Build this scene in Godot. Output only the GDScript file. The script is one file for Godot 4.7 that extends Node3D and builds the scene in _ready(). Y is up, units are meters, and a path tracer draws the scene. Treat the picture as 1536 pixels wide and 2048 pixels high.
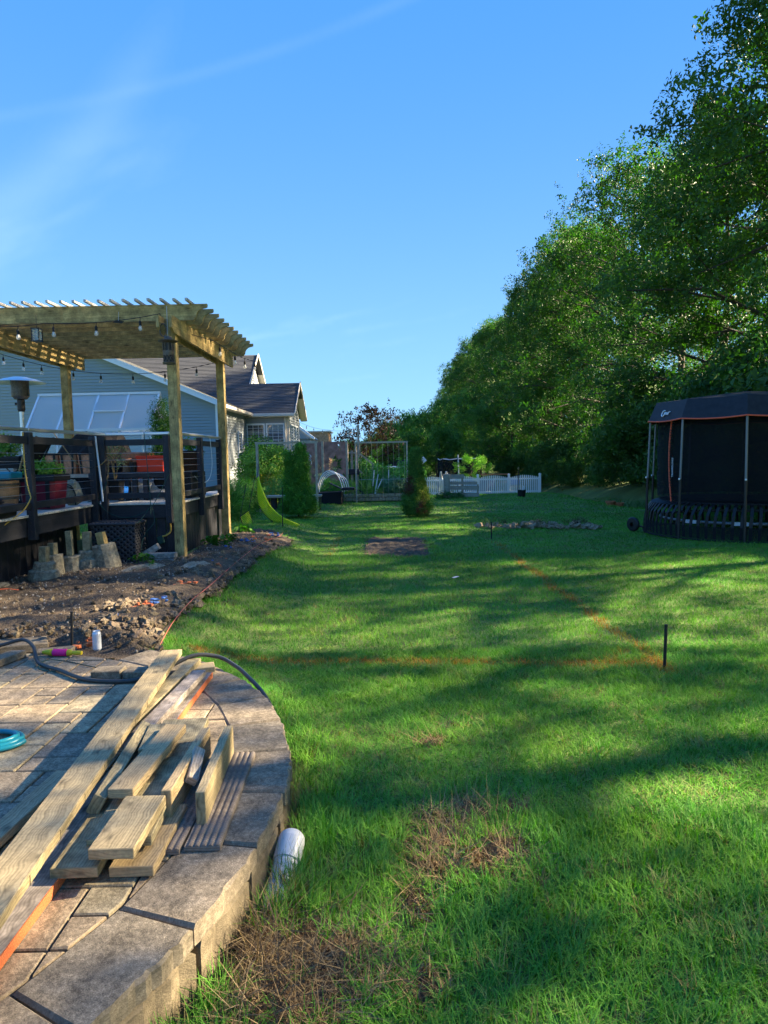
extends Node3D
# A back garden on a summer morning: patio corner with lumber, deck with pergola, lawn, a long row of trees.

var used := {}
var rng := RandomNumberGenerator.new()
var M := {}
var T := {}
var G := {}
const PC := Vector2(-3.07, -2.95)      # centre of the round patio
const PR := 2.6                        # its outer radius


# ---------------------------------------------------------------- mesh helper
class Shape:
	var st := SurfaceTool.new()
	var off := Vector3.ZERO
	var ou := 0.0
	var ov := 0.0
	var tint := Color.WHITE
	var tinted := false
	var n := 0

	func _init(o := Vector3.ZERO) -> void:
		st.begin(Mesh.PRIMITIVE_TRIANGLES)
		off = o

	func v(p: Vector3, nn: Vector3, uv := Vector2.ZERO) -> void:
		if tinted:
			st.set_color(tint)
		st.set_normal(nn)
		st.set_uv(uv)
		st.add_vertex(p - off)
		n += 1

	# triangle with corners counter-clockwise seen from its front
	func tri(a: Vector3, b: Vector3, c: Vector3) -> void:
		var nn := (b - a).cross(c - a).normalized()
		v(a, nn, Vector2(a.x + a.z, a.y + a.z)); v(c, nn, Vector2(c.x + c.z, c.y + c.z)); v(b, nn, Vector2(b.x + b.z, b.y + b.z))

	func tri_s(a: Vector3, b: Vector3, c: Vector3, na: Vector3, nb: Vector3, nc: Vector3) -> void:
		v(a, na); v(c, nc); v(b, nb)

	func quad(a: Vector3, b: Vector3, c: Vector3, d: Vector3) -> void:
		tri(a, b, c); tri(a, c, d)

	# convex face turned away from a centre
	func face(pts: Array, centre: Vector3, uvs: Array = []) -> void:
		var nn: Vector3 = (pts[1] - pts[0]).cross(pts[2] - pts[0])
		if nn.length_squared() < 1e-18 and pts.size() > 3:
			nn = (pts[2] - pts[0]).cross(pts[3] - pts[0])
		nn = nn.normalized()
		var mid := Vector3.ZERO
		for p in pts:
			mid += p
		mid /= pts.size()
		var flip: bool = nn.dot(mid - centre) < 0.0
		if flip:
			nn = -nn
		for i in range(1, pts.size() - 1):
			var ix := [0, i, i + 1] if flip else [0, i + 1, i]
			for k in ix:
				v(pts[k], nn, uvs[k] if uvs.size() else Vector2(pts[k].x + pts[k].z, pts[k].y))

	func box(t: Transform3D, s: Vector3, bev := 0.0) -> void:
		var h := s * 0.5
		var b: float = minf(bev, minf(h.x, minf(h.y, h.z)) * 0.9)
		var hs := [h.x, h.y, h.z]
		for k in 3:
			var i: int = (k + 1) % 3
			var j: int = (k + 2) % 3
			if hs[j] > hs[i]:
				var q := i
				i = j
				j = q
			for sg in [-1.0, 1.0]:
				var pts := []
				var uvs := []
				for c in [[-1, -1], [1, -1], [1, 1], [-1, 1]]:
					var p := Vector3.ZERO
					p[k] = sg * hs[k]
					p[i] = c[0] * (hs[i] - b)
					p[j] = c[1] * (hs[j] - b)
					pts.append(t * p)
					uvs.append(Vector2(p[i] + ou, p[j] + ov + sg * 0.13 * (k + 1)))
				face(pts, t.origin, uvs)
		if b > 0.0:
			for k in 3:
				var i: int = (k + 1) % 3
				var j: int = (k + 2) % 3
				for si in [-1.0, 1.0]:
					for sj in [-1.0, 1.0]:
						var pts := []
						var uvs := []
						for c in [[-1, 0], [1, 0], [1, 1], [-1, 1]]:
							var p := Vector3.ZERO
							p[k] = c[0] * (hs[k] - b)
							p[i] = si * (hs[i] - (b if c[1] == 1 else 0.0))
							p[j] = sj * (hs[j] - (0.0 if c[1] == 1 else b))
							pts.append(t * p)
							uvs.append(Vector2(p[k] + ou, p[j] + ov))
						face(pts, t.origin, uvs)
			for sx in [-1.0, 1.0]:
				for sy in [-1.0, 1.0]:
					for sz in [-1.0, 1.0]:
						face([t * Vector3(sx * h.x, sy * (h.y - b), sz * (h.z - b)), t * Vector3(sx * (h.x - b), sy * h.y, sz * (h.z - b)), t * Vector3(sx * (h.x - b), sy * (h.y - b), sz * h.z)], t.origin)

	# box between two corners
	func bx(a: Vector3, b: Vector3, bev := 0.0) -> void:
		box(Transform3D(Basis(), (a + b) * 0.5), (b - a).abs(), bev)

	# bar of rectangular section from a to b; w across, h along up
	func bar(a: Vector3, b: Vector3, w: float, h: float, up := Vector3.UP, bev := 0.0) -> void:
		var x := (b - a).normalized()
		if absf(x.dot(up)) > 0.98:
			up = Vector3.BACK if absf(x.z) < 0.9 else Vector3.RIGHT
		var z := x.cross(up).normalized()
		var y := z.cross(x)
		box(Transform3D(Basis(x, y, z), (a + b) * 0.5), Vector3(a.distance_to(b), h, w), bev)

	func tube(pts: Array, r0: float, r1 := -1.0, sides := 6, cap := true, radii: Array = []) -> void:
		if r1 < 0.0:
			r1 = r0
		var m := pts.size()
		var d0: Vector3 = (pts[1] - pts[0]).normalized()
		var u := d0.cross(Vector3.UP if absf(d0.y) < 0.9 else Vector3.RIGHT).normalized()
		var rings := []
		var len := 0.0
		for i in m:
			var d: Vector3
			if i == 0:
				d = d0
			elif i == m - 1:
				d = (pts[i] - pts[i - 1]).normalized()
			else:
				d = ((pts[i + 1] - pts[i]).normalized() + (pts[i] - pts[i - 1]).normalized()).normalized()
			if i:
				len += pts[i].distance_to(pts[i - 1])
			u = (u - d * u.dot(d)).normalized()
			var w := d.cross(u)
			var r: float = radii[i] if radii.size() else lerpf(r0, r1, float(i) / (m - 1))
			var ring := []
			for s in sides + 1:
				var a := TAU * s / sides
				var nn := u * cos(a) + w * sin(a)
				ring.append([pts[i] + nn * r, nn, Vector2(len, a / TAU * maxf(r0, 0.02) * 6.0)])
			rings.append(ring)
		for i in m - 1:
			for s in sides:
				var A = rings[i][s]
				var B = rings[i][s + 1]
				var C = rings[i + 1][s + 1]
				var D = rings[i + 1][s]
				for q in [A, C, B, A, D, C]:
					v(q[0], q[1], q[2])
		if cap:
			for e in [0, m - 1]:
				var nn: Vector3 = -d0 if e == 0 else (pts[m - 1] - pts[m - 2]).normalized()
				for s in sides:
					var a: Vector3 = rings[e][s][0]
					var b: Vector3 = rings[e][s + 1][0]
					if e == 0:
						v(pts[e], nn); v(a, nn); v(b, nn)
					else:
						v(pts[e], nn); v(b, nn); v(a, nn)

	# turned shape: profile of (radius, height) from bottom to top
	func lathe(t: Transform3D, prof: Array, sides := 20, smooth := true) -> void:
		for i in prof.size() - 1:
			var p: Vector2 = prof[i]
			var q: Vector2 = prof[i + 1]
			var e := (q - p).normalized()
			var nr := Vector2(e.y, -e.x)
			for s in sides:
				var a0 := TAU * s / sides
				var a1 := TAU * (s + 1) / sides
				if not smooth:
					var am := (a0 + a1) * 0.5
					var nm := (t.basis * Vector3(cos(am) * nr.x, nr.y, -sin(am) * nr.x)).normalized()
					_lq(t, p, q, a0, a1, nm, nm)
				else:
					_lq(t, p, q, a0, a1, (t.basis * Vector3(cos(a0) * nr.x, nr.y, -sin(a0) * nr.x)).normalized(), (t.basis * Vector3(cos(a1) * nr.x, nr.y, -sin(a1) * nr.x)).normalized())

	# a narrow strip of a cylinder's skin
	func lathe_arc(c: Vector3, r: float, a0: float, a1: float, h: float) -> void:
		for k in 4:
			_lq(Transform3D(Basis(), c), Vector2(r, 0), Vector2(r, h), -lerpf(a0, a1, (k + 1) / 4.0), -lerpf(a0, a1, k / 4.0), Vector3(cos(a0), 0, sin(a0)), Vector3(cos(a1), 0, sin(a1)))

	func _lq(t: Transform3D, p: Vector2, q: Vector2, a0: float, a1: float, n0: Vector3, n1: Vector3) -> void:
		var A := t * Vector3(cos(a0) * p.x, p.y, -sin(a0) * p.x)
		var B := t * Vector3(cos(a1) * p.x, p.y, -sin(a1) * p.x)
		var C := t * Vector3(cos(a1) * q.x, q.y, -sin(a1) * q.x)
		var D := t * Vector3(cos(a0) * q.x, q.y, -sin(a0) * q.x)
		var r := maxf(p.x, q.x)
		v(A, n0, Vector2(a0 * r, p.y)); v(C, n1, Vector2(a1 * r, q.y)); v(B, n1, Vector2(a1 * r, p.y))
		v(A, n0, Vector2(a0 * r, p.y)); v(D, n0, Vector2(a0 * r, q.y)); v(C, n1, Vector2(a1 * r, q.y))

	# polygon in the xy plane of t pushed out from z = 0 to z = depth
	func prism(poly: PackedVector2Array, t: Transform3D, depth: float) -> void:
		if Geometry2D.is_polygon_clockwise(poly):
			poly = poly.duplicate()
			poly.reverse()
		var ix := Geometry2D.triangulate_polygon(poly)
		for f in [[0.0, -1.0], [depth, 1.0]]:
			var nn: Vector3 = (t.basis.z * f[1]).normalized()
			for i in range(0, ix.size(), 3):
				var a := poly[ix[i]]
				var b := poly[ix[i + 1]]
				var c := poly[ix[i + 2]]
				if (b - a).cross(c - a) < 0.0:
					var w := b
					b = c
					c = w
				var o := [a, c, b] if f[1] > 0 else [a, b, c]
				for p in o:
					v(t * Vector3(p.x, p.y, f[0]), nn, p + Vector2(ou, ov))
		for i in poly.size():
			var a := poly[i]
			var b := poly[(i + 1) % poly.size()]
			var A := t * Vector3(a.x, a.y, 0)
			var B := t * Vector3(b.x, b.y, 0)
			var C := t * Vector3(b.x, b.y, depth)
			var D := t * Vector3(a.x, a.y, depth)
			var nn := (B - A).cross(C - A).normalized()
			var l := a.distance_to(b)
			v(A, nn, Vector2(ou, 0)); v(C, nn, Vector2(ou + l, depth)); v(B, nn, Vector2(ou + l, 0))
			v(A, nn, Vector2(ou, 0)); v(D, nn, Vector2(ou, depth)); v(C, nn, Vector2(ou + l, depth))

	# flat-topped stone: polygon in plan with a small chamfer round its upper edge
	func slab(poly: PackedVector2Array, y0: float, y1: float, ch: float, tilt := Vector2.ZERO) -> void:
		if Geometry2D.is_polygon_clockwise(poly):
			poly = poly.duplicate()
			poly.reverse()
		var c := Vector2.ZERO
		for p in poly:
			c += p
		c /= poly.size()
		var top := []
		var edge := []
		var low := []
		for p in poly:
			var yy := (p - c).dot(tilt)
			var q := p.move_toward(c, ch * 1.2)
			top.append(Vector3(q.x, y1 + yy, q.y))
			edge.append(Vector3(p.x, y1 - ch + yy, p.y))
			low.append(Vector3(p.x, y0, p.y))
		var mid := Vector3(c.x, (y0 + y1) * 0.5 - 0.02, c.y)
		face(top, mid)
		for i in poly.size():
			var j := (i + 1) % poly.size()
			face([top[i], top[j], edge[j], edge[i]], mid)
			face([edge[i], edge[j], low[j], low[i]], mid)

	# uneven lump: a ball pushed about by noise
	func lump(c: Vector3, r: Vector3, rough: float, seedv: int, rings := 5, segs := 8, b := Basis()) -> void:
		var fn := FastNoiseLite.new()
		fn.seed = seedv
		fn.frequency = 0.9
		var g := []
		for i in rings + 1:
			var row := []
			for j in segs + 1:
				var th := PI * i / rings
				var ph := TAU * (j % segs) / segs
				var d := Vector3(sin(th) * cos(ph), cos(th), sin(th) * sin(ph))
				row.append(c + b * (d * r * (1.0 + rough * fn.get_noise_3dv(d * 1.6 + Vector3.ONE * (seedv % 97)))))
			g.append(row)
		for i in rings:
			for j in segs:
				if i > 0:
					face([g[i][j], g[i][j + 1], g[i + 1][j + 1]], c)
				if i < rings - 1:
					face([g[i][j], g[i + 1][j + 1], g[i + 1][j]], c)

	func mesh() -> ArrayMesh:
		return st.commit()


# ---------------------------------------------------------------- nodes
func numbered(called: String) -> String:
	var k: int = used.get(called, 0)
	used[called] = k + 1
	return called if k == 0 else "%s_%03d" % [called, k]


func tag(o: Node, label: String, category: String, group := "") -> Node:
	o.set_meta("label", label)
	o.set_meta("category", category)
	if group:
		o.set_meta("group", group)
	return o


func thing(called: String, label: String, category: String, at := Vector3.ZERO, group := "") -> Node3D:
	var o := Node3D.new()
	o.name = numbered(called)
	add_child(o)
	o.position = at
	tag(o, label, category, group)
	return o


func part(called: String, s: Shape, m: Material, parent: Node, label := "") -> MeshInstance3D:
	return part_m(called, s.mesh(), m, parent, label)


func part_m(called: String, me: Mesh, m: Material, parent: Node, label := "") -> MeshInstance3D:
	var o := MeshInstance3D.new()
	var pu: Dictionary = parent.get_meta("names") if parent.has_meta("names") else {}
	var k: int = pu.get(called, 0)
	pu[called] = k + 1
	parent.set_meta("names", pu)
	o.name = called if k == 0 else "%s_%03d" % [called, k]
	o.mesh = me
	o.material_override = m
	if label:
		o.set_meta("label", label)
	parent.add_child(o, true)
	return o


func solo(called: String, s: Shape, m: Material, label: String, category: String, group := "") -> MeshInstance3D:
	var o := MeshInstance3D.new()
	o.name = numbered(called)
	o.mesh = s.mesh()
	o.material_override = m
	o.position = s.off
	add_child(o)
	tag(o, label, category, group)
	return o


func struct_root(called: String) -> Node3D:
	var o := Node3D.new()
	o.name = called
	o.set_meta("kind", "structure")
	add_child(o)
	return o


func struct_mesh(called: String, s: Shape, m: Material, kind := "structure") -> MeshInstance3D:
	var o := MeshInstance3D.new()
	o.name = numbered(called)
	o.mesh = s.mesh()
	o.material_override = m
	o.position = s.off
	o.set_meta("kind", kind)
	add_child(o)
	return o


# many copies of one mesh, with tints
func scatter(called: String, me: Mesh, m: Material, xf: Array, col: Array, parent: Node, kind := "") -> MultiMeshInstance3D:
	var mm := MultiMesh.new()
	mm.transform_format = MultiMesh.TRANSFORM_3D
	mm.use_colors = true
	mm.mesh = me
	mm.instance_count = xf.size()
	for i in xf.size():
		mm.set_instance_transform(i, xf[i])
		mm.set_instance_color(i, col[i])
	var o := MultiMeshInstance3D.new()
	o.name = called
	o.multimesh = mm
	o.material_override = m
	if kind:
		o.set_meta("kind", kind)
	parent.add_child(o, true)
	return o


func rf(a: float, b: float) -> float:
	return rng.randf_range(a, b)


func rv(s: float) -> Vector3:
	return Vector3(rf(-s, s), rf(-s, s), rf(-s, s))


func curve_pts(p: Array, steps := 8) -> Array:
	var c := Curve3D.new()
	for i in p.size():
		var a: Vector3 = p[maxi(i - 1, 0)]
		var b: Vector3 = p[mini(i + 1, p.size() - 1)]
		var tan := (b - a) / 6.0
		c.add_point(p[i], -tan, tan)
	var out := []
	var L := c.get_baked_length()
	var n := maxi(2, steps * (p.size() - 1))
	for i in n + 1:
		out.append(c.sample_baked(L * i / n, true))
	return out


# a hanging line between two points
func sag(a: Vector3, b: Vector3, d: float, n := 10) -> Array:
	var out := []
	for i in n + 1:
		var t := float(i) / n
		out.append(a.lerp(b, t) - Vector3(0, 4.0 * d * t * (1.0 - t), 0))
	return out


# ---------------------------------------------------------------- textures and materials
func layer(w: int, h: int, freq: float, sd: int, oct := 4, kind := FastNoiseLite.TYPE_SIMPLEX_SMOOTH) -> PackedByteArray:
	var f := FastNoiseLite.new()
	f.seed = sd
	f.frequency = freq
	f.noise_type = kind
	f.fractal_octaves = oct
	var im := f.get_seamless_image(w, h)
	im.convert(Image.FORMAT_L8)
	return im.get_data()


# stores a grey texture and how far its mean lies below one
func keep(key: String, w: int, h: int, data: PackedByteArray, lo := 0.0, hi := 255.0) -> void:
	var sum := 0.0
	for i in data.size():
		var x := lo + (hi - lo) * data[i] / 255.0
		data[i] = clampi(int(x), 0, 255)
		if i % 7 == 0:
			sum += pow(x / 255.0, 2.2)
	G[key] = 1.0 / (sum / ceilf(data.size() / 7.0))
	T[key] = to_tex(w, h, data)


func to_tex(w: int, h: int, data: PackedByteArray) -> ImageTexture:
	return ImageTexture.create_from_image(Image.create_from_data(w, h, false, Image.FORMAT_L8, data))


func make_textures() -> void:
	var n := 512
	var r := RandomNumberGenerator.new()
	r.seed = 5
	var a := layer(n, n, 0.012, 3, 4)
	var b := layer(n, n, 0.06, 4, 4)
	var c := layer(n, n, 0.25, 8, 2)
	var speck := PackedByteArray(); speck.resize(n * n)
	var stone := PackedByteArray(); stone.resize(n * n)
	var earth := PackedByteArray(); earth.resize(n * n)
	for i in n * n:
		var w := r.randf()
		var s := 150.0 + (a[i] - 128) * 0.22 + (b[i] - 128) * 0.2 + (w - 0.5) * 75.0
		if w > 0.985:
			s += 45.0
		elif w < 0.02:
			s -= 50.0
		speck[i] = clampi(int(s), 0, 255)
		stone[i] = clampi(int(150.0 + (a[i] - 128) * 0.45 + (b[i] - 128) * 0.5 + (c[i] - 128) * 0.5), 0, 255)
		earth[i] = clampi(int(135.0 + (b[i] - 128) * 0.8 + (c[i] - 128) * 0.6 + (w - 0.5) * 60.0), 0, 255)
	keep("speck", n, n, speck, 120, 255)
	keep("stone", n, n, stone, 95, 260)
	keep("earth", n, n, earth, 80, 270)
	keep("blotch", n, n, layer(n, n, 0.01, 21, 5), 165, 250)
	keep("fine", 256, 256, layer(256, 256, 0.2, 22, 3), 150, 255)
	# wood: long grain lines along u, which wander, and the odd knot
	var gw := 1024
	var gh := 256
	var warp := layer(gw, gh, 0.006, 31, 3)
	var grit := layer(gw, gh, 0.05, 32, 3)
	var wood := PackedByteArray(); wood.resize(gw * gh)
	var knots := []
	for k in 9:
		knots.append(Vector3(r.randf() * gw, r.randf() * gh, 5.0 + r.randf() * 7.0))
	var streak := PackedFloat32Array(); streak.resize(gh)
	var acc := 0.0
	for y in gh:
		acc = acc * 0.75 + (r.randf() - 0.5) * 34.0
		streak[y] = acc
	for y in gh:
		for x in gw:
			var i := y * gw + x
			var yy := y + (warp[i] - 128) * 0.07
			var k2 := 0.0
			for k in knots:
				var dx: float = (x - k.x) / (k.z * 2.6)
				var dy: float = (y - k.y) / k.z
				var d := dx * dx + dy * dy
				if d < 9.0:
					yy += signf(dy) * k.z * 0.8 * exp(-d * 0.5)
					k2 += exp(-d * 1.8)
			var line := pow(0.5 + 0.5 * sin(yy * 0.8 + 0.9 * sin(yy * 0.11)), 2.0)
			var g := 186.0 - line * 46.0 + streak[clampi(int(yy), 0, gh - 1)] + (grit[i] - 128) * 0.22 + (warp[i] - 128) * 0.2 - minf(k2, 1.0) * 95.0
			wood[i] = clampi(int(g), 0, 255)
	keep("wood", gw, gh, wood, 95, 270)
	# fine wire mesh for nets and woven stuff
	var net := PackedByteArray(); net.resize(64 * 64)
	for y in 64:
		for x in 64:
			net[y * 64 + x] = 120 + 90 * int((x / 4 + y / 4) % 2) + r.randi_range(-20, 20)
	keep("weave", 64, 64, net)


# col: linear base colour; tri: 0 own uv, 1 object axes, 2 world axes
func mk(key: String, col: Color, rough := 0.8, tex := "", sc := Vector3.ONE, tri := 1, o := {}) -> StandardMaterial3D:
	var m := StandardMaterial3D.new()
	m.resource_name = key
	var k: float = 1.0
	if tex:
		k = G[tex]
	if o.has("detail"):
		k *= G[o.detail]
	m.albedo_color = Color(minf(col.r * k, 1), minf(col.g * k, 1), minf(col.b * k, 1)).linear_to_srgb()
	m.roughness = rough
	m.metallic_specular = o.get("spec", 0.4)
	m.metallic = o.get("metal", 0.0)
	if tex:
		m.albedo_texture = T[tex]
		m.uv1_scale = sc
		if tri:
			m.uv1_triplanar = true
			m.uv1_world_triplanar = tri == 2
		if o.has("bump"):
			m.heightmap_enabled = true
			m.heightmap_texture = T[o.get("btex", tex)]
			m.heightmap_scale = o.bump
	if o.has("detail"):
		m.detail_enabled = true
		m.detail_blend_mode = BaseMaterial3D.BLEND_MODE_MUL
		m.detail_albedo = T[o.detail]
		m.detail_uv_layer = BaseMaterial3D.DETAIL_UV_2
		m.uv2_triplanar = true
		m.uv2_world_triplanar = true
		m.uv2_scale = Vector3.ONE * o.get("dscale", 1.0)
	if o.get("vc", false):
		m.vertex_color_use_as_albedo = true
	if o.has("back"):
		m.backlight_enabled = true
		m.backlight = o.back
	if o.has("alpha"):
		m.transparency = BaseMaterial3D.TRANSPARENCY_ALPHA
		m.albedo_color.a = o.alpha
	m.cull_mode = BaseMaterial3D.CULL_DISABLED if o.get("two", false) else BaseMaterial3D.CULL_BACK
	M[key] = m
	return m


func _ready() -> void:
	# ---- camera
	var cam := Camera3D.new()
	cam.name = "camera"
	var pitch := atan(111.0 / 1361.0)
	var right := Vector3.RIGHT
	var down := Vector3(0, -cos(pitch), sin(pitch))
	var X := right * cos(0.02) + down * sin(0.02)
	var Y := right * sin(0.02) - down * cos(0.02)
	cam.transform = Transform3D(Basis(X, Y, X.cross(Y)), Vector3(0, 1.48, 0))
	cam.fov = rad_to_deg(2.0 * atan(1024.0 / 1361.0))
	cam.near = 0.05
	cam.far = 2500.0
	add_child(cam)
	cam.current = true
	# ---- sky
	var sky := Sky.new()
	var sm := ProceduralSkyMaterial.new()
	sm.sky_top_color = Color(0.225, 0.495, 0.83)
	sm.sky_horizon_color = Color(0.57, 0.77, 0.91)
	sm.sky_curve = 0.2
	sm.sky_energy_multiplier = 1.0
	sm.ground_bottom_color = Color(0.2, 0.24, 0.16)
	sm.ground_horizon_color = Color(0.5, 0.6, 0.6)
	sm.sun_angle_max = 45.0
	sm.sun_curve = 0.5
	sm.sky_cover = make_cirrus()
	sm.sky_cover_modulate = Color(1, 1, 1, 1)
	sky.sky_material = sm
	var env := Environment.new()
	env.background_mode = Environment.BG_SKY
	env.sky = sky
	env.tonemap_mode = Environment.TONE_MAPPER_LINEAR
	env.tonemap_exposure = 7.0
	env.background_energy_multiplier = 0.243
	env.sdfgi_enabled = true
	env.ssao_enabled = true
	env.ssil_enabled = true
	var we := WorldEnvironment.new()
	we.name = "world_environment"
	we.environment = env
	add_child(we)
	# ---- sun, low on the right and a little ahead, behind the row of trees
	var sun := DirectionalLight3D.new()
	sun.name = "sun"
	sun.light_energy = 1.6
	sun.light_color = Color(1.0, 0.92, 0.79)
	sun.light_angular_distance = 0.8
	sun.shadow_enabled = true
	add_child(sun)
	var az := deg_to_rad(SUN_AZ)
	var el := deg_to_rad(SUN_EL)
	var towards := Vector3(cos(az) * cos(el), sin(el), -sin(az) * cos(el))
	sun.look_at_from_position(towards * 50.0, Vector3.ZERO)
	# ---- the place
	rng.seed = 11
	make_textures()
	make_materials()
	build_ground()
	build_patio()
	build_house()
	build_deck()
	build_pergola()
	build_trees()
	build_lumber()
	build_patio_things()
	build_dirt_things()
	build_deck_things()
	build_trampoline()
	build_yard()
	build_far()
	build_grass()


const SUN_AZ := 14.0
const SUN_EL := 28.5


# thin high cloud and one old vapour trail
func make_cirrus() -> ImageTexture:
	var w := 2048
	var h := 1024
	var a := FastNoiseLite.new()
	a.seed = 4
	a.frequency = 1.1
	a.fractal_octaves = 5
	var im := Image.create(w, h, false, Image.FORMAT_RGBA8)
	im.fill(Color(1, 1, 1, 0))
	for r in h / 2:
		var up := (0.5 - (r + 0.5) / h) * PI
		for c in w:
			var phi := TAU * c / w
			if phi > PI:
				phi -= TAU
			var d := Vector3(sin(phi) * cos(up), sin(up), -cos(phi) * cos(up))
			if d.y < 0.03:
				continue
			# on a high flat layer
			var p := Vector2(d.x, d.z) / (d.y + 0.12)
			var along := p.x * 0.83 + p.y * 0.56
			var across := -p.x * 0.56 + p.y * 0.83
			var wisp := a.get_noise_3d(along * 0.55 + 3.0, across * 2.4, 0.0) + 0.35 * a.get_noise_3d(along * 2.0, across * 7.0, 5.0)
			var band := a.get_noise_3d(along * 0.3, across * 0.7 + 9.0, 2.0)
			var v := maxf(0.0, wisp + 0.1) * smoothstep(0.1, 0.5, band) * 0.12
			# the broad faint streak and the vapour trail over the deck
			var az := rad_to_deg(phi)
			var elv := rad_to_deg(up)
			var f := 1.0 + 0.5 * a.get_noise_3d(az * 0.05, elv * 0.2, 7.0)
			if az > -42.0 and az < -12.0:
				var mid := 17.0 + (az + 29.0) * 0.75 + 0.02 * (az + 29.0) * (az + 29.0)
				v += 0.045 * f * exp(-pow((elv - mid) / 2.2, 2.0)) * (1.0 - smoothstep(-22.0, -13.0, az))
			if az > -50.0 and az < 16.0:
				var tr := 30.8 + (az + 3.0) * 0.28 - 0.0008 * (az + 3.0) * (az + 3.0)
				v += 0.02 * f * exp(-pow((elv - tr) / 0.4, 2.0)) * smoothstep(-48.0, -25.0, az) * (1.0 - smoothstep(2.0, 15.0, az))
			v *= smoothstep(0.03, 0.2, d.y)
			im.set_pixel(c, r, Color(1, 1, 1, clampf(v, 0.0, 1.0)))
	return ImageTexture.create_from_image(im)


func make_materials() -> void:
	# foliage, tinted copy by copy
	mk("grass", Color(1, 1, 1), 0.55, "", Vector3.ONE, 1, {"vc": true, "back": Color(0.62, 0.8, 0.3), "two": true, "spec": 0.22})
	mk("dead_grass", Color(1, 1, 1), 0.8, "", Vector3.ONE, 1, {"vc": true, "back": Color(0.4, 0.3, 0.2), "two": true, "spec": 0.2})
	mk("leaf", Color(1, 1, 1), 0.5, "", Vector3.ONE, 1, {"vc": true, "back": Color(0.6, 0.85, 0.25), "two": true, "spec": 0.28})
	mk("bark", Color(0.085, 0.07, 0.055), 0.95, "stone", Vector3(3, 1, 3), 1, {"bump": 2.0})
	mk("turf", Color(0.12, 0.17, 0.04), 0.95, "earth", Vector3.ONE * 1.3, 2, {"detail": "blotch", "dscale": 0.11})
	mk("soil", Color(0.135, 0.102, 0.068), 0.95, "earth", Vector3.ONE * 1.7, 2, {"bump": 3.0, "detail": "blotch", "dscale": 0.5})
	mk("clod", Color(0.25, 0.195, 0.13), 0.95, "earth", Vector3.ONE * 2.6, 2, {"bump": 2.0, "vc": true})
	# patio
	var pv := [Color(0.35, 0.265, 0.165), Color(0.31, 0.24, 0.15), Color(0.26, 0.205, 0.135), Color(0.215, 0.178, 0.125), Color(0.345, 0.245, 0.15)]
	for i in 5:
		mk("paver%d" % i, pv[i], 0.9, "speck", Vector3.ONE * 0.9, 2, {"bump": 0.5, "detail": "stone", "dscale": 1.7})
	mk("cap0", Color(0.233, 0.189, 0.128), 0.9, "speck", Vector3.ONE * 0.8, 2, {"bump": 0.6, "detail": "stone", "dscale": 1.1})
	mk("cap1", Color(0.198, 0.165, 0.114), 0.9, "speck", Vector3.ONE * 0.85, 2, {"bump": 0.6, "detail": "stone", "dscale": 1.3})
	mk("wall_block", Color(0.176, 0.141, 0.088), 0.95, "speck", Vector3.ONE * 0.9, 2, {"bump": 1.2, "detail": "blotch", "dscale": 2.3})
	mk("joint", Color(0.05, 0.044, 0.036), 0.95, "earth", Vector3.ONE * 3.0, 2)
	mk("gravel", Color(0.3, 0.28, 0.25), 0.9, "", Vector3.ONE, 2, {"vc": true})
	# wood
	var U := Vector3(0.8, 2.6, 1)
	mk("lumber", Color(0.352, 0.277, 0.150), 0.75, "wood", U, 0, {"bump": 0.12})
	mk("lumber_green", Color(0.290, 0.242, 0.136), 0.75, "wood", U, 0, {"bump": 0.12, "detail": "blotch", "dscale": 2.2})
	mk("lumber_warm", Color(0.387, 0.286, 0.150), 0.75, "wood", U, 0, {"bump": 0.12})
	mk("lumber_pale", Color(0.368, 0.263, 0.147), 0.75, "wood", U, 0, {"bump": 0.1})
	mk("lumber_grey", Color(0.27, 0.245, 0.21), 0.85, "wood", U, 0, {"bump": 0.15, "detail": "blotch", "dscale": 3.0})
	mk("primed", Color(0.288, 0.245, 0.202), 0.75, "wood", U, 0, {"bump": 0.06, "detail": "blotch", "dscale": 2.5})
	mk("pergola_wood", Color(0.44, 0.3, 0.115), 0.75, "wood", Vector3(0.5, 1.6, 1), 0, {"bump": 0.1, "detail": "blotch", "dscale": 0.8})
	mk("orange_paint", Color(0.9, 0.17, 0.06), 0.6, "fine", Vector3.ONE * 3, 1, {})
	mk("composite", Color(0.202, 0.165, 0.128), 0.8, "wood", Vector3(0.7, 3, 1), 0, {"bump": 0.1})
	mk("deck_black", Color(0.03, 0.031, 0.037), 0.5, "wood", Vector3(0.5, 2, 1), 0, {"bump": 0.12, "spec": 0.4})
	mk("deck_board", Color(0.6, 0.57, 0.5), 0.6, "wood", Vector3(0.5, 2, 1), 0, {"bump": 0.08})
	mk("grey_wood", Color(0.4, 0.34, 0.26), 0.9, "wood", U, 0, {"bump": 0.2})
	mk("pencil", Color(0.03, 0.028, 0.025), 0.9)
	# metals and plastics
	mk("alu", Color(0.72, 0.73, 0.74), 0.35, "", Vector3.ONE, 1, {"metal": 0.9})
	mk("white_alu", Color(0.75, 0.76, 0.77), 0.45)
	mk("steel", Color(0.5, 0.5, 0.5), 0.35, "", Vector3.ONE, 1, {"metal": 1.0})
	mk("dark_metal", Color(0.05, 0.047, 0.045), 0.45, "", Vector3.ONE, 1, {"metal": 0.7})
	mk("bronze", Color(0.13, 0.11, 0.09), 0.5, "stone", Vector3.ONE * 3, 1, {"metal": 0.7})
	mk("black", Color(0.012, 0.012, 0.013), 0.5)
	mk("black_matt", Color(0.014, 0.014, 0.016), 0.9, "fine", Vector3.ONE * 4, 1)
	mk("rubber", Color(0.02, 0.02, 0.02), 0.45)
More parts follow.
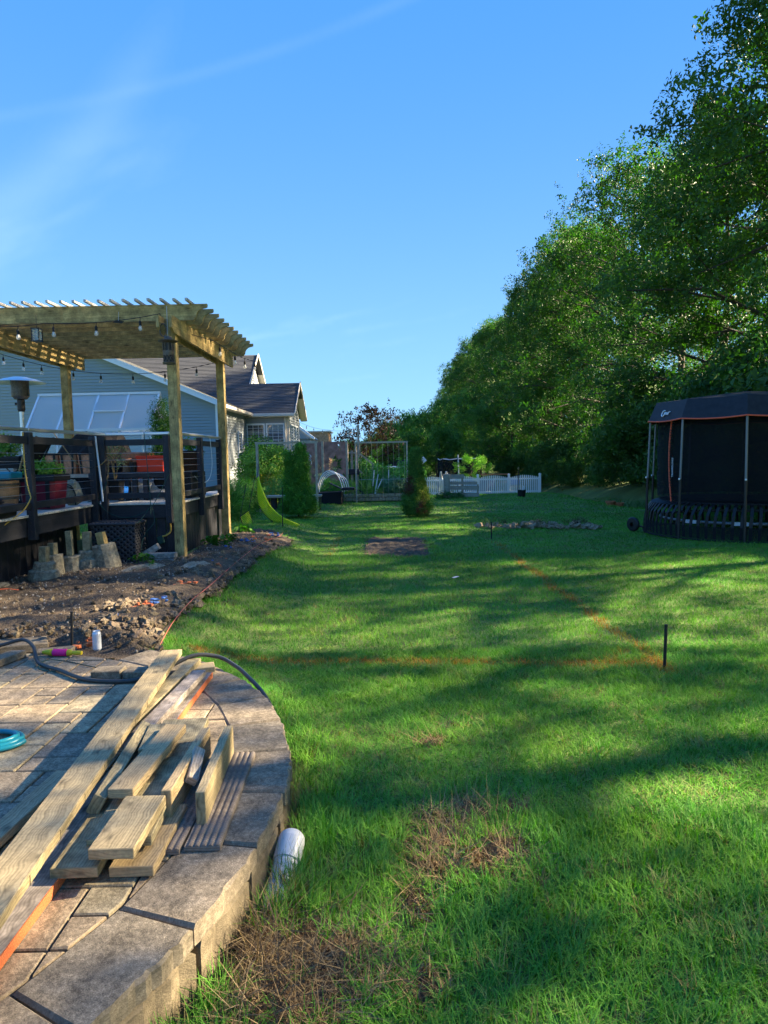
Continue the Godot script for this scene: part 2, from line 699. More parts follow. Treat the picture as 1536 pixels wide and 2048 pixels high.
	mk("white_plastic", Color(0.82, 0.82, 0.8), 0.35)
	mk("white_vinyl", Color(0.8, 0.83, 0.86), 0.4)
	mk("vinyl_trim", Color(0.6, 0.55, 0.46), 0.45)
	mk("pvc", Color(0.651, 0.651, 0.625), 0.3)
	mk("teal", Color(0.012, 0.2, 0.27), 0.35)
	mk("green_cord", Color(0.012, 0.06, 0.045), 0.5)
	mk("yellow_cord", Color(0.5, 0.33, 0.06), 0.5)
	mk("tan_cord", Color(0.3, 0.19, 0.08), 0.6)
	mk("orange_cord", Color(0.75, 0.15, 0.05), 0.5)
	mk("pink_string", Color(0.5, 0.14, 0.1), 0.8)
	mk("pink_print", Color(0.9, 0.02, 0.22), 0.6)
	mk("yellow_plastic", Color(0.62, 0.48, 0.02), 0.55)
	mk("red_plastic", Color(0.85, 0.06, 0.025), 0.45)
	mk("blue_plastic", Color(0.01, 0.15, 0.55), 0.4)
	mk("blue_paint", Color(0.06, 0.15, 0.4), 0.7, "fine", Vector3.ONE * 5, 1)
	mk("burgundy", Color(0.15, 0.015, 0.03), 0.4)
	mk("terracotta", Color(0.55, 0.17, 0.07), 0.75, "stone", Vector3.ONE * 3, 1)
	mk("copper", Color(0.5, 0.22, 0.11), 0.6, "stone", Vector3.ONE * 2, 1)
	mk("barrel", Color(0.38, 0.2, 0.09), 0.7, "wood", Vector3(0.8, 2, 1), 0)
	mk("urn", Color(0.2, 0.09, 0.04), 0.5, "stone", Vector3.ONE * 4, 1)
	mk("sack", Color(0.32, 0.28, 0.19), 0.9, "stone", Vector3.ONE * 3, 1)
	mk("coco", Color(0.12, 0.06, 0.03), 0.95, "earth", Vector3.ONE * 4, 1, {"bump": 2.0})
	mk("cloth_black", Color(0.013, 0.012, 0.014), 0.85, "stone", Vector3.ONE * 2, 1)
	mk("sheet", Color(0.6, 0.6, 0.6), 0.7, "stone", Vector3.ONE * 2, 1, {})
	mk("wicker", Color(0.05, 0.05, 0.055), 0.4)
	mk("concrete", Color(0.36, 0.31, 0.22), 0.95, "stone", Vector3.ONE * 3.5, 1, {"bump": 2.5, "detail": "blotch", "dscale": 2.5})
	mk("can_paint", Color(0.62, 0.66, 0.72), 0.3, "", Vector3.ONE, 1, {"metal": 0.3})
	mk("can_print", Color(0.14, 0.2, 0.36), 0.35)
	mk("glass_bulb", Color(0.9, 0.88, 0.82), 0.1, "", Vector3.ONE, 1, {"alpha": 0.35})
	mk("filament", Color(0.85, 0.8, 0.7), 0.4)
	mk("poly", Color(0.5, 0.54, 0.58), 0.45, "", Vector3.ONE, 1, {"back": Color(0.9, 0.92, 0.92)})
	mk("clear", Color(0.8, 0.9, 0.9), 0.08, "", Vector3.ONE, 1, {"alpha": 0.18})
	# house
	mk("siding", Color(0.25, 0.31, 0.34), 0.6)
	mk("siding_nook", Color(0.28, 0.31, 0.33), 0.6)
	mk("siding_side", Color(0.3, 0.33, 0.34), 0.6)
	mk("shingle", Color(0.072, 0.076, 0.08), 0.95, "speck", Vector3(1.2, 1.2, 1.2), 2, {"vc": true})
	mk("pane", Color(0.035, 0.045, 0.055), 0.04, "", Vector3.ONE, 1, {"spec": 0.8})
	mk("brick_tan", Color(0.45, 0.27, 0.15), 0.8, "stone", Vector3.ONE * 0.5, 2)
	# garden
	mk("rust_panel", Color(0.36, 0.18, 0.14), 0.8, "blotch", Vector3.ONE * 0.6)
	mk("bed_stone", Color(0.46, 0.34, 0.21), 0.95, "stone", Vector3.ONE * 2.5, 2, {"bump": 2.0})
	mk("hammock", Color(0.78, 0.86, 0.04), 0.7, "", Vector3.ONE, 1, {"back": Color(0.6, 0.7, 0.1), "two": true})
	mk("net", Color(0.008, 0.008, 0.01), 0.9, "", Vector3.ONE, 1, {"alpha": 0.68, "two": true})
	mk("cover", Color(0.018, 0.019, 0.024), 0.6, "blotch", Vector3.ONE * 1.5, 1)
	mk("hem", Color(0.85, 0.13, 0.06), 0.6)
	mk("pole_grey", Color(0.2, 0.21, 0.21), 0.45, "", Vector3.ONE, 1, {"metal": 0.4})
	mk("print_white", Color(0.8, 0.8, 0.8), 0.6)
	mk("mat_black", Color(0.01, 0.01, 0.011), 0.7, "weave", Vector3.ONE * 4, 1)
	mk("hose_black", Color(0.05, 0.052, 0.05), 0.35, "fine", Vector3.ONE * 5, 1)
	mk("straw", Color(0.35, 0.26, 0.11), 0.85, "", Vector3.ONE, 1, {"vc": true, "two": true, "back": Color(0.4, 0.3, 0.15)})
	mk("skirt", Color(0.015, 0.016, 0.016), 0.9, "", Vector3.ONE, 1, {"alpha": 0.55, "two": true})
	mk("grey_log", Color(0.06, 0.05, 0.045), 0.9, "stone", Vector3.ONE * 4, 1, {"bump": 1.5})
	mk("clod_pale", Color(0.33, 0.25, 0.15), 0.95, "earth", Vector3.ONE * 2.6, 2, {"bump": 2.0})
	mk("navy", Color(0.02, 0.04, 0.13), 0.5)
	mk("shingle_plain", Color(0.1, 0.09, 0.09), 0.95)
	mk("slat_grey", Color(0.5, 0.48, 0.44), 0.6, "wood", Vector3(0.5, 2, 1), 0)
	mk("frame_wood", Color(0.46, 0.38, 0.28), 0.85, "wood", Vector3(0.8, 2.6, 1), 0)
	mk("thatch", Color(0.13, 0.08, 0.042), 0.95, "earth", Vector3.ONE * 4.0, 2, {"bump": 2.0})


# ---------------------------------------------------------------- ground
func H(x: float, z: float) -> float:
	var h := -0.28
	var near := 1.0 - 0.75 * smoothstep(15.5, 19.0, -z)
	h += 0.31 * smoothstep(-1.0, -2.6, x) * near
	# the lawn falls away at the far right and the bank rises under the trees
	h -= 0.62 * smoothstep(29.0, 38.0, -z) * smoothstep(-3.0, 3.0, x) * (1.0 - smoothstep(60.0, 90.0, -z))
	h -= 0.4 * smoothstep(7.2, 9.2, x) * (1.0 - smoothstep(9.4, 11.5, x)) * smoothstep(20.0, 25.0, -z)
	h += 0.75 * smoothstep(9.6, 14.0, x) * smoothstep(8.0, 18.0, -z)
	h += 0.025 * sin(x * 0.7 + z * 0.31) * smoothstep(6.0, 9.0, -z)
	h += 0.3 * smoothstep(-8.0, -12.0, x)
	if z > -6.5:
		h += 0.07 * (1.0 - smoothstep(PR + 0.05, PR + 0.6, Vector2(x, z).distance_to(PC))) * smoothstep(-2.0, -1.2, x)
	return h


func in_patio(x: float, z: float, grow := 0.0) -> bool:
	if x > PC.x and z < PC.y + 20.0:
		return Vector2(x, z).distance_to(PC) < PR + grow or (x < PC.x and z > -5.5)
	return z > PC.y - PR - grow


var dirt_poly := PackedVector2Array([Vector2(-1.75, -5.2), Vector2(-1.96, -5.75), Vector2(-2.06, -6.4), Vector2(-2.0, -7.2), Vector2(-1.93, -7.9), Vector2(-1.98, -8.7), Vector2(-1.9, -9.5), Vector2(-1.96, -10.4), Vector2(-1.9, -11.3), Vector2(-1.72, -12.3), Vector2(-1.8, -13.2), Vector2(-2.35, -13.8), Vector2(-2.9, -13.5), Vector2(-3.05, -12.9), Vector2(-3.0, -10.1), Vector2(-4.5, -10.1), Vector2(-4.7, -9.9), Vector2(-4.7, -7.0), Vector2(-6.5, -6.6), Vector2(-7.0, -5.2)])
var soil_poly := PackedVector2Array([Vector2(-0.42, -14.65), Vector2(0.86, -14.55), Vector2(0.8, -11.75), Vector2(-0.38, -12.0)])


func axis(near_lo: float, near_hi: float, step: float, lo: float, hi: float) -> Array:
	var out := []
	var p := near_lo
	var s := step
	while p > lo:
		s *= 1.35
		p -= s
		out.push_front(maxf(p, lo))
	p = near_lo
	while p < near_hi:
		out.append(p)
		p += step
	s = step
	while p < hi:
		out.append(p)
		s *= 1.35
		p += s
	out.append(hi)
	return out


func sheet(xs: Array, zs: Array, hf: Callable) -> Shape:
	var s := Shape.new()
	s.st.set_smooth_group(0)
	var hs := []
	for z in zs:
		var row := PackedFloat32Array()
		for x in xs:
			row.append(hf.call(x, z))
		hs.append(row)
	var nx := xs.size()
	for j in zs.size():
		for i in nx:
			var i0 := maxi(i - 1, 0)
			var i1 := mini(i + 1, nx - 1)
			var j0 := maxi(j - 1, 0)
			var j1 := mini(j + 1, zs.size() - 1)
			var nn := Vector3(-(hs[j][i1] - hs[j][i0]) / (xs[i1] - xs[i0]), 1.0, -(hs[j1][i] - hs[j0][i]) / (zs[j1] - zs[j0])).normalized()
			s.v(Vector3(xs[i], hs[j][i], zs[j]), nn, Vector2(xs[i], zs[j]))
	for j in zs.size() - 1:
		for i in nx - 1:
			var a := j * nx + i
			for k in [a, a + 1, a + nx + 1, a, a + nx + 1, a + nx]:
				s.st.add_index(k)
	return s


func build_ground() -> void:
	var xs := axis(-7.0, 14.0, 0.25, -500.0, 500.0)
	var zs := axis(-42.0, 5.0, 0.3, -700.0, 300.0)
	var inner_dirt := Geometry2D.offset_polygon(dirt_poly, -0.3)
	struct_mesh("lawn", sheet(xs, zs, func(x, z):
		var h := H(x, z)
		if in_patio(x, z, 0.12) and z < 8.0:
			h = minf(h, -0.35)
		if Geometry2D.is_point_in_polygon(Vector2(x, z), dirt_poly):
			h -= 0.05
		for q in inner_dirt:
			if Geometry2D.is_point_in_polygon(Vector2(x, z), q):
				h -= 0.3
		if Geometry2D.is_point_in_polygon(Vector2(x, z), soil_poly):
			h -= 0.09
		return h), M.turf)
	# bare earth beside the deck
	var fn := FastNoiseLite.new()
	fn.seed = 3
	fn.frequency = 0.9
	fn.fractal_octaves = 5
	fn.fractal_gain = 0.6
	var s := Shape.new()
	var step := 0.045
	var nx := int(4.6 / step)
	var nz := int(8.9 / step)
	var hh := func(x: float, z: float) -> float:
		var h := H(x, z) + 0.01 + 0.06 * fn.get_noise_2d(x * 1.6, z * 1.6) + 0.035 * absf(fn.get_noise_2d(x * 6.0 + 40.0, z * 6.0))
		# ridge of turned clods along the lawn, hole by the patio's edge
		h += 0.05 * smoothstep(-2.75, -2.25, x) * (1.0 - smoothstep(9.0, 10.5, -z)) * (1.0 - smoothstep(-2.1, -1.9, x))
		var rd := Vector2(x, z).distance_to(PC)
		h = minf(h, lerpf(-0.055, 0.2, smoothstep(PR - 0.02, PR + 0.35, rd)))
		h -= 0.12 * exp(-pow((x + 2.85) / 0.28, 2.0) - pow((z + 5.75) / 0.22, 2.0))
		h += 0.04 * exp(-pow((x + 3.4) / 0.3, 2.0) - pow((z + 6.0) / 0.3, 2.0))
		return h
	for j in nz:
		for i in nx:
			var x := -6.0 + i * step
			var z := -5.1 - j * step
			var c := Vector2(x + step * 0.5, z - step * 0.5)
			if not Geometry2D.is_point_in_polygon(c + Vector2(fn.get_noise_2d(c.x * 5.0, c.y * 5.0), fn.get_noise_2d(c.y * 5.0, c.x * 5.0)) * 0.13, dirt_poly):
				continue
			if in_patio(c.x, c.y, -0.29):
				continue
			var p := []
			var q := []
			for d in [[0, 0], [1, 0], [1, 1], [0, 1]]:
				var px: float = x + d[0] * step
				var pz: float = z - d[1] * step
				var y: float = hh.call(px, pz)
				p.append(Vector3(px, y, pz))
				q.append(Vector3(y - hh.call(px + 0.03, pz), 0.03, y - hh.call(px, pz + 0.03)).normalized())
			s.tri_s(p[0], p[1], p[2], q[0], q[1], q[2])
			s.tri_s(p[0], p[2], p[3], q[0], q[2], q[3])
	struct_mesh("bare_earth", s, M.soil)
	# the dug rectangle in the lawn
	s = Shape.new()
	var st2 := 0.06
	for j in 52:
		for i in 24:
			var x := -0.5 + i * st2
			var z := -11.65 - j * st2
			if not Geometry2D.is_point_in_polygon(Vector2(x + 0.03, z - 0.03), soil_poly):
				continue
			var p := []
			for d in [[0, 0], [1, 0], [1, 1], [0, 1]]:
				var px: float = x + d[0] * st2
				var pz: float = z - d[1] * st2
				p.append(Vector3(px, H(px, pz) - 0.03 + 0.06 * fn.get_noise_2d(px * 4.0, pz * 4.0) + 0.05 * absf(fn.get_noise_2d(px * 11.0, pz * 11.0)), pz))
			s.quad(p[0], p[1], p[2], p[3])
	struct_mesh("dug_soil", s, M.soil)
	clods()
	# matted dead thatch under the bare spots of the lawn
	s = Shape.new()
	for j in 56:
		for i in 34:
			var x := -0.75 + i * 0.045
			var z := -1.75 - j * 0.045
			var dv := dead(x + 0.02, z - 0.02) + 0.45 * fn.get_noise_2d(x * 9.0, z * 9.0)
			if dv < 0.62 or in_patio(x, z, 0.06):
				continue
			var p := []
			for d in [[0, 0], [1, 0], [1, 1], [0, 1]]:
				var px: float = x + d[0] * 0.045
				var pz: float = z - d[1] * 0.045
				p.append(Vector3(px, H(px, pz) + 0.012 + 0.012 * fn.get_noise_2d(px * 12.0, pz * 12.0), pz))
			s.quad(p[0], p[1], p[2], p[3])
	struct_mesh("dead_thatch", s, M.thatch, "stuff")


func clods() -> void:
	rng.seed = 77
	var s := Shape.new()
	for k in 4:
		s.lump(Vector3.ZERO, Vector3(1, 0.75, 0.9), 0.9, 5 + k, 4, 6)
	var shapes := []
	for k in 3:
		var q := Shape.new()
		q.lump(Vector3.ZERO, Vector3(1, 0.72, 0.88), 1.1, 5 + k * 9, 4, 7)
		shapes.append(q.mesh())
	var xf := [[], [], []]
	var col := [[], [], []]
	var n := 0
	while n < 1500:
		var p := Vector2(rf(-5.0, -1.75), rf(-13.6, -5.2))
		if not Geometry2D.is_point_in_polygon(p, dirt_poly) or in_patio(p.x, p.y, 0.02):
			continue
		var edge := smoothstep(-2.9, -2.1, p.x) * (1.0 - smoothstep(9.2, 11.0, -p.y)) + 0.3 * (1.0 - smoothstep(5.7, 6.3, -p.y))
		if rng.randf() > 0.12 + edge:
			continue
		n += 1
		var r := (0.008 + 0.024 * pow(rng.randf(), 2.2)) * (1.0 + 0.8 * edge * rng.randf())
		var k := n % 3
		xf[k].append(Transform3D(Basis.from_euler(rv(3.0)) * Basis.from_scale(Vector3.ONE * r), Vector3(p.x, H(p.x, p.y) + 0.02 + 0.05 * edge * rng.randf(), p.y)))
		var g := rf(0.35, 1.25)
		col[k].append(Color(g, g * rf(0.92, 1.0), g * rf(0.82, 0.98)))
	for k in 3:
		var o := scatter(numbered("soil_clods"), shapes[k], M.clod, xf[k], col[k], self, "stuff")
		o.name = o.name
	# pale grit and bits of stone in the earth
	var gx := []
	var gc := []
	var q2 := Shape.new()
	q2.lump(Vector3.ZERO, Vector3(1, 0.6, 0.8), 0.8, 3, 3, 5)
	n = 0
	while n < 2600:
		var p := Vector2(rf(-5.0, -1.75), rf(-13.0, -5.2))
		if not Geometry2D.is_point_in_polygon(p, dirt_poly) or in_patio(p.x, p.y, 0.0):
			continue
		n += 1
		gx.append(Transform3D(Basis.from_euler(rv(3.0)) * Basis.from_scale(Vector3.ONE * (0.004 + 0.011 * pow(rng.randf(), 2.0))), Vector3(p.x, H(p.x, p.y) + 0.025 + rf(-0.02, 0.03), p.y)))
		var g := rf(0.4, 1.5)
		gc.append(Color(g, g * 0.97, g * 0.9))
	scatter("stone_grit", q2.mesh(), M.gravel, gx, gc, self, "stuff")


# ---------------------------------------------------------------- grass
func tuft(seedv: int, blades: int, spread: float, ht: float, wd: float, droop: float, segs := 3) -> ArrayMesh:
	var r := RandomNumberGenerator.new()
	r.seed = seedv
	var s := Shape.new()
	for i in blades:
		var a := r.randf() * TAU
		var d := sqrt(r.randf()) * spread
		var base := Vector3(cos(a) * d, 0, sin(a) * d)
		var lean := Vector3(r.randfn(), 0, r.randfn()) * droop
		var hgt := ht * r.randf_range(0.55, 1.15)
		var w := wd * r.randf_range(0.7, 1.2)
		var side := Vector3.RIGHT.rotated(Vector3.UP, r.randf() * TAU)
		if side.cross(Vector3.UP + lean).y < 0.0:
			side = -side
		var prev := []
		for k in segs + 1:
			var t := float(k) / segs
			var c := base + Vector3.UP * hgt * t * (1.0 - 0.25 * t * minf(lean.length() * 2.0, 1.0)) + lean * hgt * t * t * 1.6
			var ww := w * (1.0 - t * t) * 0.5
			var cur := [c - side * ww, c + side * ww]
			var nn := side.cross(Vector3.UP * hgt + lean * hgt * t * 3.2).normalized()
			if nn.y < 0.0:
				nn = -nn
			nn = (nn * 0.8 + Vector3.UP).normalized()
			if k > 0:
				if k < segs:
					s.tri_s(prev[0], prev[1], cur[1], nn, nn, nn)
				s.tri_s(prev[0], cur[1] if k < segs else prev[1], cur[0], nn, nn, nn)
			prev = cur
	return s.mesh()


var dead_spots := [[-0.3, -2.2, 0.28, 0.22], [-0.32, -2.02, 0.2, 0.18], [0.1, -2.5, 0.07, 0.13], [0.22, -2.75, 0.13, 0.14], [0.2, -3.0, 0.12, 0.18], [0.4, -3.2, 0.1, 0.12], [0.47, -2.85, 0.13, 0.15], [0.62, -3.25, 0.07, 0.08], [0.25, -4.05, 0.11, 0.07], [0.38, -4.3, 0.06, 0.05], [0.1, -2.12, 0.08, 0.1]]


func dead(x: float, z: float) -> float:
	var v := 0.0
	for d in dead_spots:
		v = maxf(v, 1.6 - Vector2((x - d[0]) / d[2], (z - d[1]) / d[3]).length() * 1.2)
	return clampf(v, 0.0, 1.0)


func paint(x: float, z: float) -> float:
	# sprayed layout lines
	var w := 0.055 + 0.0035 * -z
	var v := 0.0
	if z < -5.2 and z > -13.6:
		v = maxf(v, (1.0 - absf(x - 2.24 - 0.02 * sin(z * 3.0)) / w) * (1.15 + 0.2 * sin(z * 2.3)))
	if x > -1.75 and x < 2.3:
		v = maxf(v, (1.0 - absf(z + 5.48 + 0.1 * (2.2 - x) * 0.9 - 0.015 * sin(x * 6.0)) / w) * (1.15 + 0.2 * sin(x * 3.1)))
	if x > 1.7 and x < 2.1 and z < -5.3 and z > -6.0:
		v = maxf(v, 1.0 - absf((x - 1.75) - (-5.45 - z) * 0.8) / 0.05)
	if absf(x + 1.0) < 0.05 and z < -12.0 and z > -14.5:
		v = maxf(v, 0.5)
	return clampf(v, 0.0, 1.0)


func build_grass() -> void:
	rng.seed = 21
	var fn := FastNoiseLite.new()
	fn.seed = 9
	fn.frequency = 0.55
	fn.fractal_octaves = 3
	var zones := [[-1.15, -3.2, 0.036], [-3.2, -6.0, 0.05], [-6.0, -12.0, 0.075], [-12.0, -20.0, 0.12], [-20.0, -46.0, 0.22]]
	var meshes := [tuft(1, 18, 0.035, 0.09, 0.004, 0.34), tuft(2, 18, 0.04, 0.078, 0.0042, 0.38), tuft(3, 20, 0.06, 0.062, 0.005, 0.45, 2), tuft(4, 24, 0.1, 0.055, 0.0075, 0.5, 2), tuft(5, 26, 0.18, 0.055, 0.013, 0.5, 2)]
	var px := []
	var pcol := []
	var dx := []
	var dcol := []
	for zi in zones.size():
		var zn = zones[zi]
		var cell: float = zn[2]
		var xf := []
		var col := []
		var z: float = zn[0]
		while z > zn[1]:
			var half := 0.6 * -z + 0.5
			var x := -half
			var hi := minf(half, 11.0 if z > -18.0 else 10.0)
			while x < hi:
				x += cell
				var p := Vector2(x + rf(-0.5, 0.5) * cell, z + rf(-0.5, 0.5) * cell)
				if in_patio(p.x, p.y, 0.04) or p.x < -7.0:
					continue
				if Geometry2D.is_point_in_polygon(p, soil_poly):
					continue
				if p.x < -1.6 and p.y > -14.0:
					if p.y > -10.0 and p.x < -2.6:
						continue
					var e := Vector2(fn.get_noise_2d(p.x * 9.0, p.y * 9.0), fn.get_noise_2d(p.y * 9.0, p.x * 9.0)) * 0.2
					if Geometry2D.is_point_in_polygon(p + e, dirt_poly) or (p.x < -2.9 and p.y > -13.5):
						continue
				if blocked(p):
					continue
				var dd := dead(p.x, p.y) if p.y > -5.0 else 0.0
				dd = clampf(dd + (0.5 * fn.get_noise_2d(p.x * 14.0, p.y * 14.0) if dd > 0.0 else 0.0), 0.0, 1.0)
				var v := fn.get_noise_2d(p.x, p.y)
				var v2 := fn.get_noise_2d(p.x * 4.0 + 50.0, p.y * 4.0)
				var edge := 1.0
				if p.y > -6.0 and in_patio(p.x, p.y, 0.22):
					edge = 1.3
				var sc := rf(0.72, 1.15) * (1.0 + 0.22 * v + 0.25 * v2) * edge
				var lean := Basis(Vector3(rf(-1, 1), 0, rf(-1, 1)).normalized(), rf(0, 0.25))
				var t := Transform3D(lean * Basis(Vector3.UP, rf(0, TAU)) * Basis.from_scale(Vector3(1.0, sc, 1.0)), Vector3(p.x, H(p.x, p.y) - 0.004, p.y))
				if rng.randf() < dd:
					if rng.randf() < 0.85:
						t = Transform3D(Basis(Vector3(rf(-1, 1), 0, rf(-1, 1)).normalized(), rf(0.2, 1.0)) * Basis(Vector3.UP, rf(0, TAU)) * Basis.from_scale(Vector3(1.2, sc * 0.55, 1.2)), t.origin)
						for rep in 2:
							dx.append(t.translated(Vector3(rf(-0.02, 0.02), 0, rf(-0.02, 0.02))).rotated_local(Vector3.UP, rf(0, 6)))
							dcol.append(Color(0.34, 0.25, 0.13).lerp(Color(0.1, 0.07, 0.04), rng.randf()) * rf(0.7, 1.2))
					continue
				var c := Color(0.135, 0.35, 0.045).lerp(Color(0.205, 0.39, 0.045), clampf(0.35 + v * 0.8 + rf(-0.3, 0.3), 0, 1)).lerp(Color(0.11, 0.33, 0.07), clampf(v2 * 0.9 + rf(-0.2, 0.3), 0, 0.8))
				c = c * rf(0.8, 1.15) * (1.0 + 0.3 * fn.get_noise_2d(p.x * 0.5 + 20.0, p.y * 0.5))
				if fn.get_noise_2d(p.x * 1.9 + 90.0, p.y * 1.9) > 0.22 and rng.randf() < 0.2:
					c = c.lerp(Color(0.33, 0.3, 0.12), rf(0.3, 0.9))
				if rng.randf() < 0.035:
					c = Color(0.26, 0.22, 0.08)
				c.a = 1.0
				var pt := paint(p.x, p.y) if p.y < -5.0 and p.y > -15.0 else 0.0
				if pt > 0.0 and rng.randf() < pt * 1.5:
					px.append(t)
					pcol.append(c.lerp(Color(0.55, 0.17, 0.03), rf(0.45, 1.0)))
					continue
				xf.append(t)
				col.append(c)
			z -= cell
		scatter(numbered("lawn_grass"), meshes[zi], M.grass, xf, col, self, "stuff")
	scatter("painted_layout_line", meshes[2], M.grass, px, pcol, self, "stuff")
	scatter("dead_grass", tuft(8, 20, 0.045, 0.085, 0.004, 0.6), M.dead_grass, dx, dcol, self, "stuff")
	# tall dry grass against the patio's edge, behind the pipe
	var tx := []
	var tc := []
	for i in 46:
		var a := deg_to_rad(rf(-13.0, 13.0))
		var rr := PR + rf(0.01, 0.09)
		var p := Vector2(PC.x + cos(a) * rr, PC.y + sin(a) * rr * 1.0 + 0.25)
		tx.append(Transform3D(Basis(Vector3(rf(-1, 1), 0, rf(-1, 1)).normalized(), rf(0, 0.3)) * Basis(Vector3.UP, rf(0, TAU)) * Basis.from_scale(Vector3(0.8, rf(0.7, 1.4), 0.8)), Vector3(PC.x + cos(a) * rr, -0.28, p.y)))
		tc.append(Color(0.36, 0.27, 0.1) * rf(0.6, 1.2) if rng.randf() < 0.7 else Color(0.13, 0.2, 0.04))
	scatter("dry_grass", tuft(12, 12, 0.03, 0.22, 0.0035, 0.3), M.dead_grass, tx, tc, self, "stuff")


func blocked(p: Vector2) -> bool:
	if p.y > -20.0:
		return false
	if Rect2(-2.3, -32.0, 3.6, 5.2).has_point(p):
		return true
	return p.x < -3.6 and p.y < -24.5


# ---------------------------------------------------------------- patio
func circle_poly(c: Vector2, r: float, n := 72) -> PackedVector2Array:
	var out := PackedVector2Array()
	for i in n:
		out.append(c + Vector2(cos(TAU * i / n), sin(TAU * i / n)) * r)
	return out


func build_patio() -> void:
	rng.seed = 5
	var root := struct_root("patio")
	# bed of the pavers, seen in the joints
	var inner := PR - 0.305
	var bed := PackedVector2Array()
	for i in 41:
		var a := lerpf(-PI / 2, PI / 2, i / 40.0)
		bed.append(PC + Vector2(cos(a), sin(a)) * (inner + 0.03))
	bed.append(Vector2(-9.0, PC.y + inner))
	bed.append(Vector2(-9.0, PC.y - inner))
	var s := Shape.new()
	s.prism(bed, Transform3D(Basis(Vector3.RIGHT, Vector3(0, 0, 1), Vector3(0, -1, 0)), Vector3(0, -0.012, 0)), 0.2)
	part("joint_sand", s, M.joint, root)
	# pavers of 6 x 6, 6 x 9, 6 x 12 and 12 x 12 inches laid at random
	var u := 0.152
	var lim := PackedVector2Array()
	for i in 41:
		var a := lerpf(-PI / 2, PI / 2, i / 40.0)
		lim.append(PC + Vector2(cos(a), sin(a)) * inner)
	lim.append(Vector2(-9.0, PC.y + inner))
	lim.append(Vector2(-9.0, PC.y - inner))
	var nx := 24
	var nz := 32
	var x0 := -0.75 - nx * u
	var z0 := -5.31
	var taken := {}
	for j in nz:
		for i in nx:
			if taken.has(Vector2i(i, j)):
				continue
			var w := 1
			var d := 1
			var q := rng.randf()
			if q < 0.42:
				w = 2; d = 2
			elif q < 0.62:
				w = 2
			elif q < 0.78:
				d = 2
			if w == 2 and (i + 1 >= nx or taken.has(Vector2i(i + 1, j))):
				w = 1
			for a in w:
				for b in d:
					taken[Vector2i(i + a, j + b)] = true
			var g := 0.005
			var x := x0 + i * u
			var z := z0 + j * u
			var rect := PackedVector2Array([Vector2(x + g, z + g), Vector2(x + w * u - g, z + g), Vector2(x + w * u - g, z + d * u - g), Vector2(x + g, z + d * u - g)])
			for poly in Geometry2D.intersect_polygons(rect, lim):
				if poly.size() < 3:
					continue
				var sh := Shape.new()
				sh.slab(poly, -0.05, rf(-0.003, 0.002), 0.005, Vector2(rf(-1, 1), rf(-1, 1)) * 0.01)
				part("paver", sh, M["paver%d" % rng.randi_range(0, 4)], root)
	# the raised edge: wide cap blocks over a rough wall
	var wall := thing("patio_edge_wall", "curved low block wall with wide grey cap blocks edging the patio", "wall", Vector3(PC.x, -0.3, PC.y))
	var angs := [63.0, 54.5, 46.0, 36.8, 27.4, 18.4, 9.3, -0.5, -9.9, -20.2, -30.0, -39.5, -49.0]
	for i in angs.size() - 1:
		var a0 := deg_to_rad(angs[i + 1] + 0.1)
		var a1 := deg_to_rad(angs[i] - 0.1)
		var poly := PackedVector2Array()
		var ri := inner + rf(0.004, 0.012)
		var ro := PR + rf(-0.008, 0.008)
		for k in 2:
			var a := lerpf(a0, a1, k)
			poly.append(PC + Vector2(cos(a), -sin(a)) * (ri / cos((a1 - a0) * 0.5) if false else ri))
		for k in 15:
			var a := lerpf(a1, a0, k / 14.0)
			poly.append(PC + Vector2(cos(a), -sin(a)) * (ro + (-0.004 if k in [0, 14] else rf(-0.009, 0.005))))
		var sh := Shape.new(Vector3(PC.x, -0.3, PC.y))
		sh.slab(poly, -0.07, rf(-0.002, 0.004), 0.011, Vector2(rf(-1, 1), rf(-1, 1)) * 0.004)
		part("cap_block", sh, M["cap%d" % (i % 2)], wall)
	for i in 14:
		var a0 := deg_to_rad(63.0 - i * 8.3 - 8.0)
		var a1 := deg_to_rad(63.0 - i * 8.3 - 0.3)
		var poly := PackedVector2Array()
		for k in 2:
			poly.append(PC + Vector2(cos(lerpf(a0, a1, k)), -sin(lerpf(a0, a1, k))) * (PR - 0.26))
		for k in 7:
			var a := lerpf(a1, a0, k / 6.0)
			poly.append(PC + Vector2(cos(a), -sin(a)) * (PR - 0.006 + rf(-0.012, 0.012)))
		var sh := Shape.new(Vector3(PC.x, -0.3, PC.y))
		sh.slab(poly, -0.34, -0.073, 0.014)
		part("wall_block", sh, M.wall_block, wall)


# ---------------------------------------------------------------- lumber
# a board whose top face runs along its middle from a to b, w across, t deep
func board(called: String, label: String, a: Vector3, b: Vector3, w: float, t: float, m: Material, group := "", up := Vector3.UP) -> MeshInstance3D:
	var mid := (a + b) * 0.5
	var s := Shape.new(Vector3(mid.x, minf(a.y, b.y) - t, mid.z))
	s.ou = rf(0, 5)
	s.ov = rf(0, 5)
	var x := (b - a).normalized()
	var z := x.cross(up).normalized()
	var y := z.cross(x)
	s.box(Transform3D(Basis(x, y, z), mid - y * t * 0.5), Vector3(a.distance_to(b), t, w), 0.003)
	return solo(called, s, m, label, "board", group)


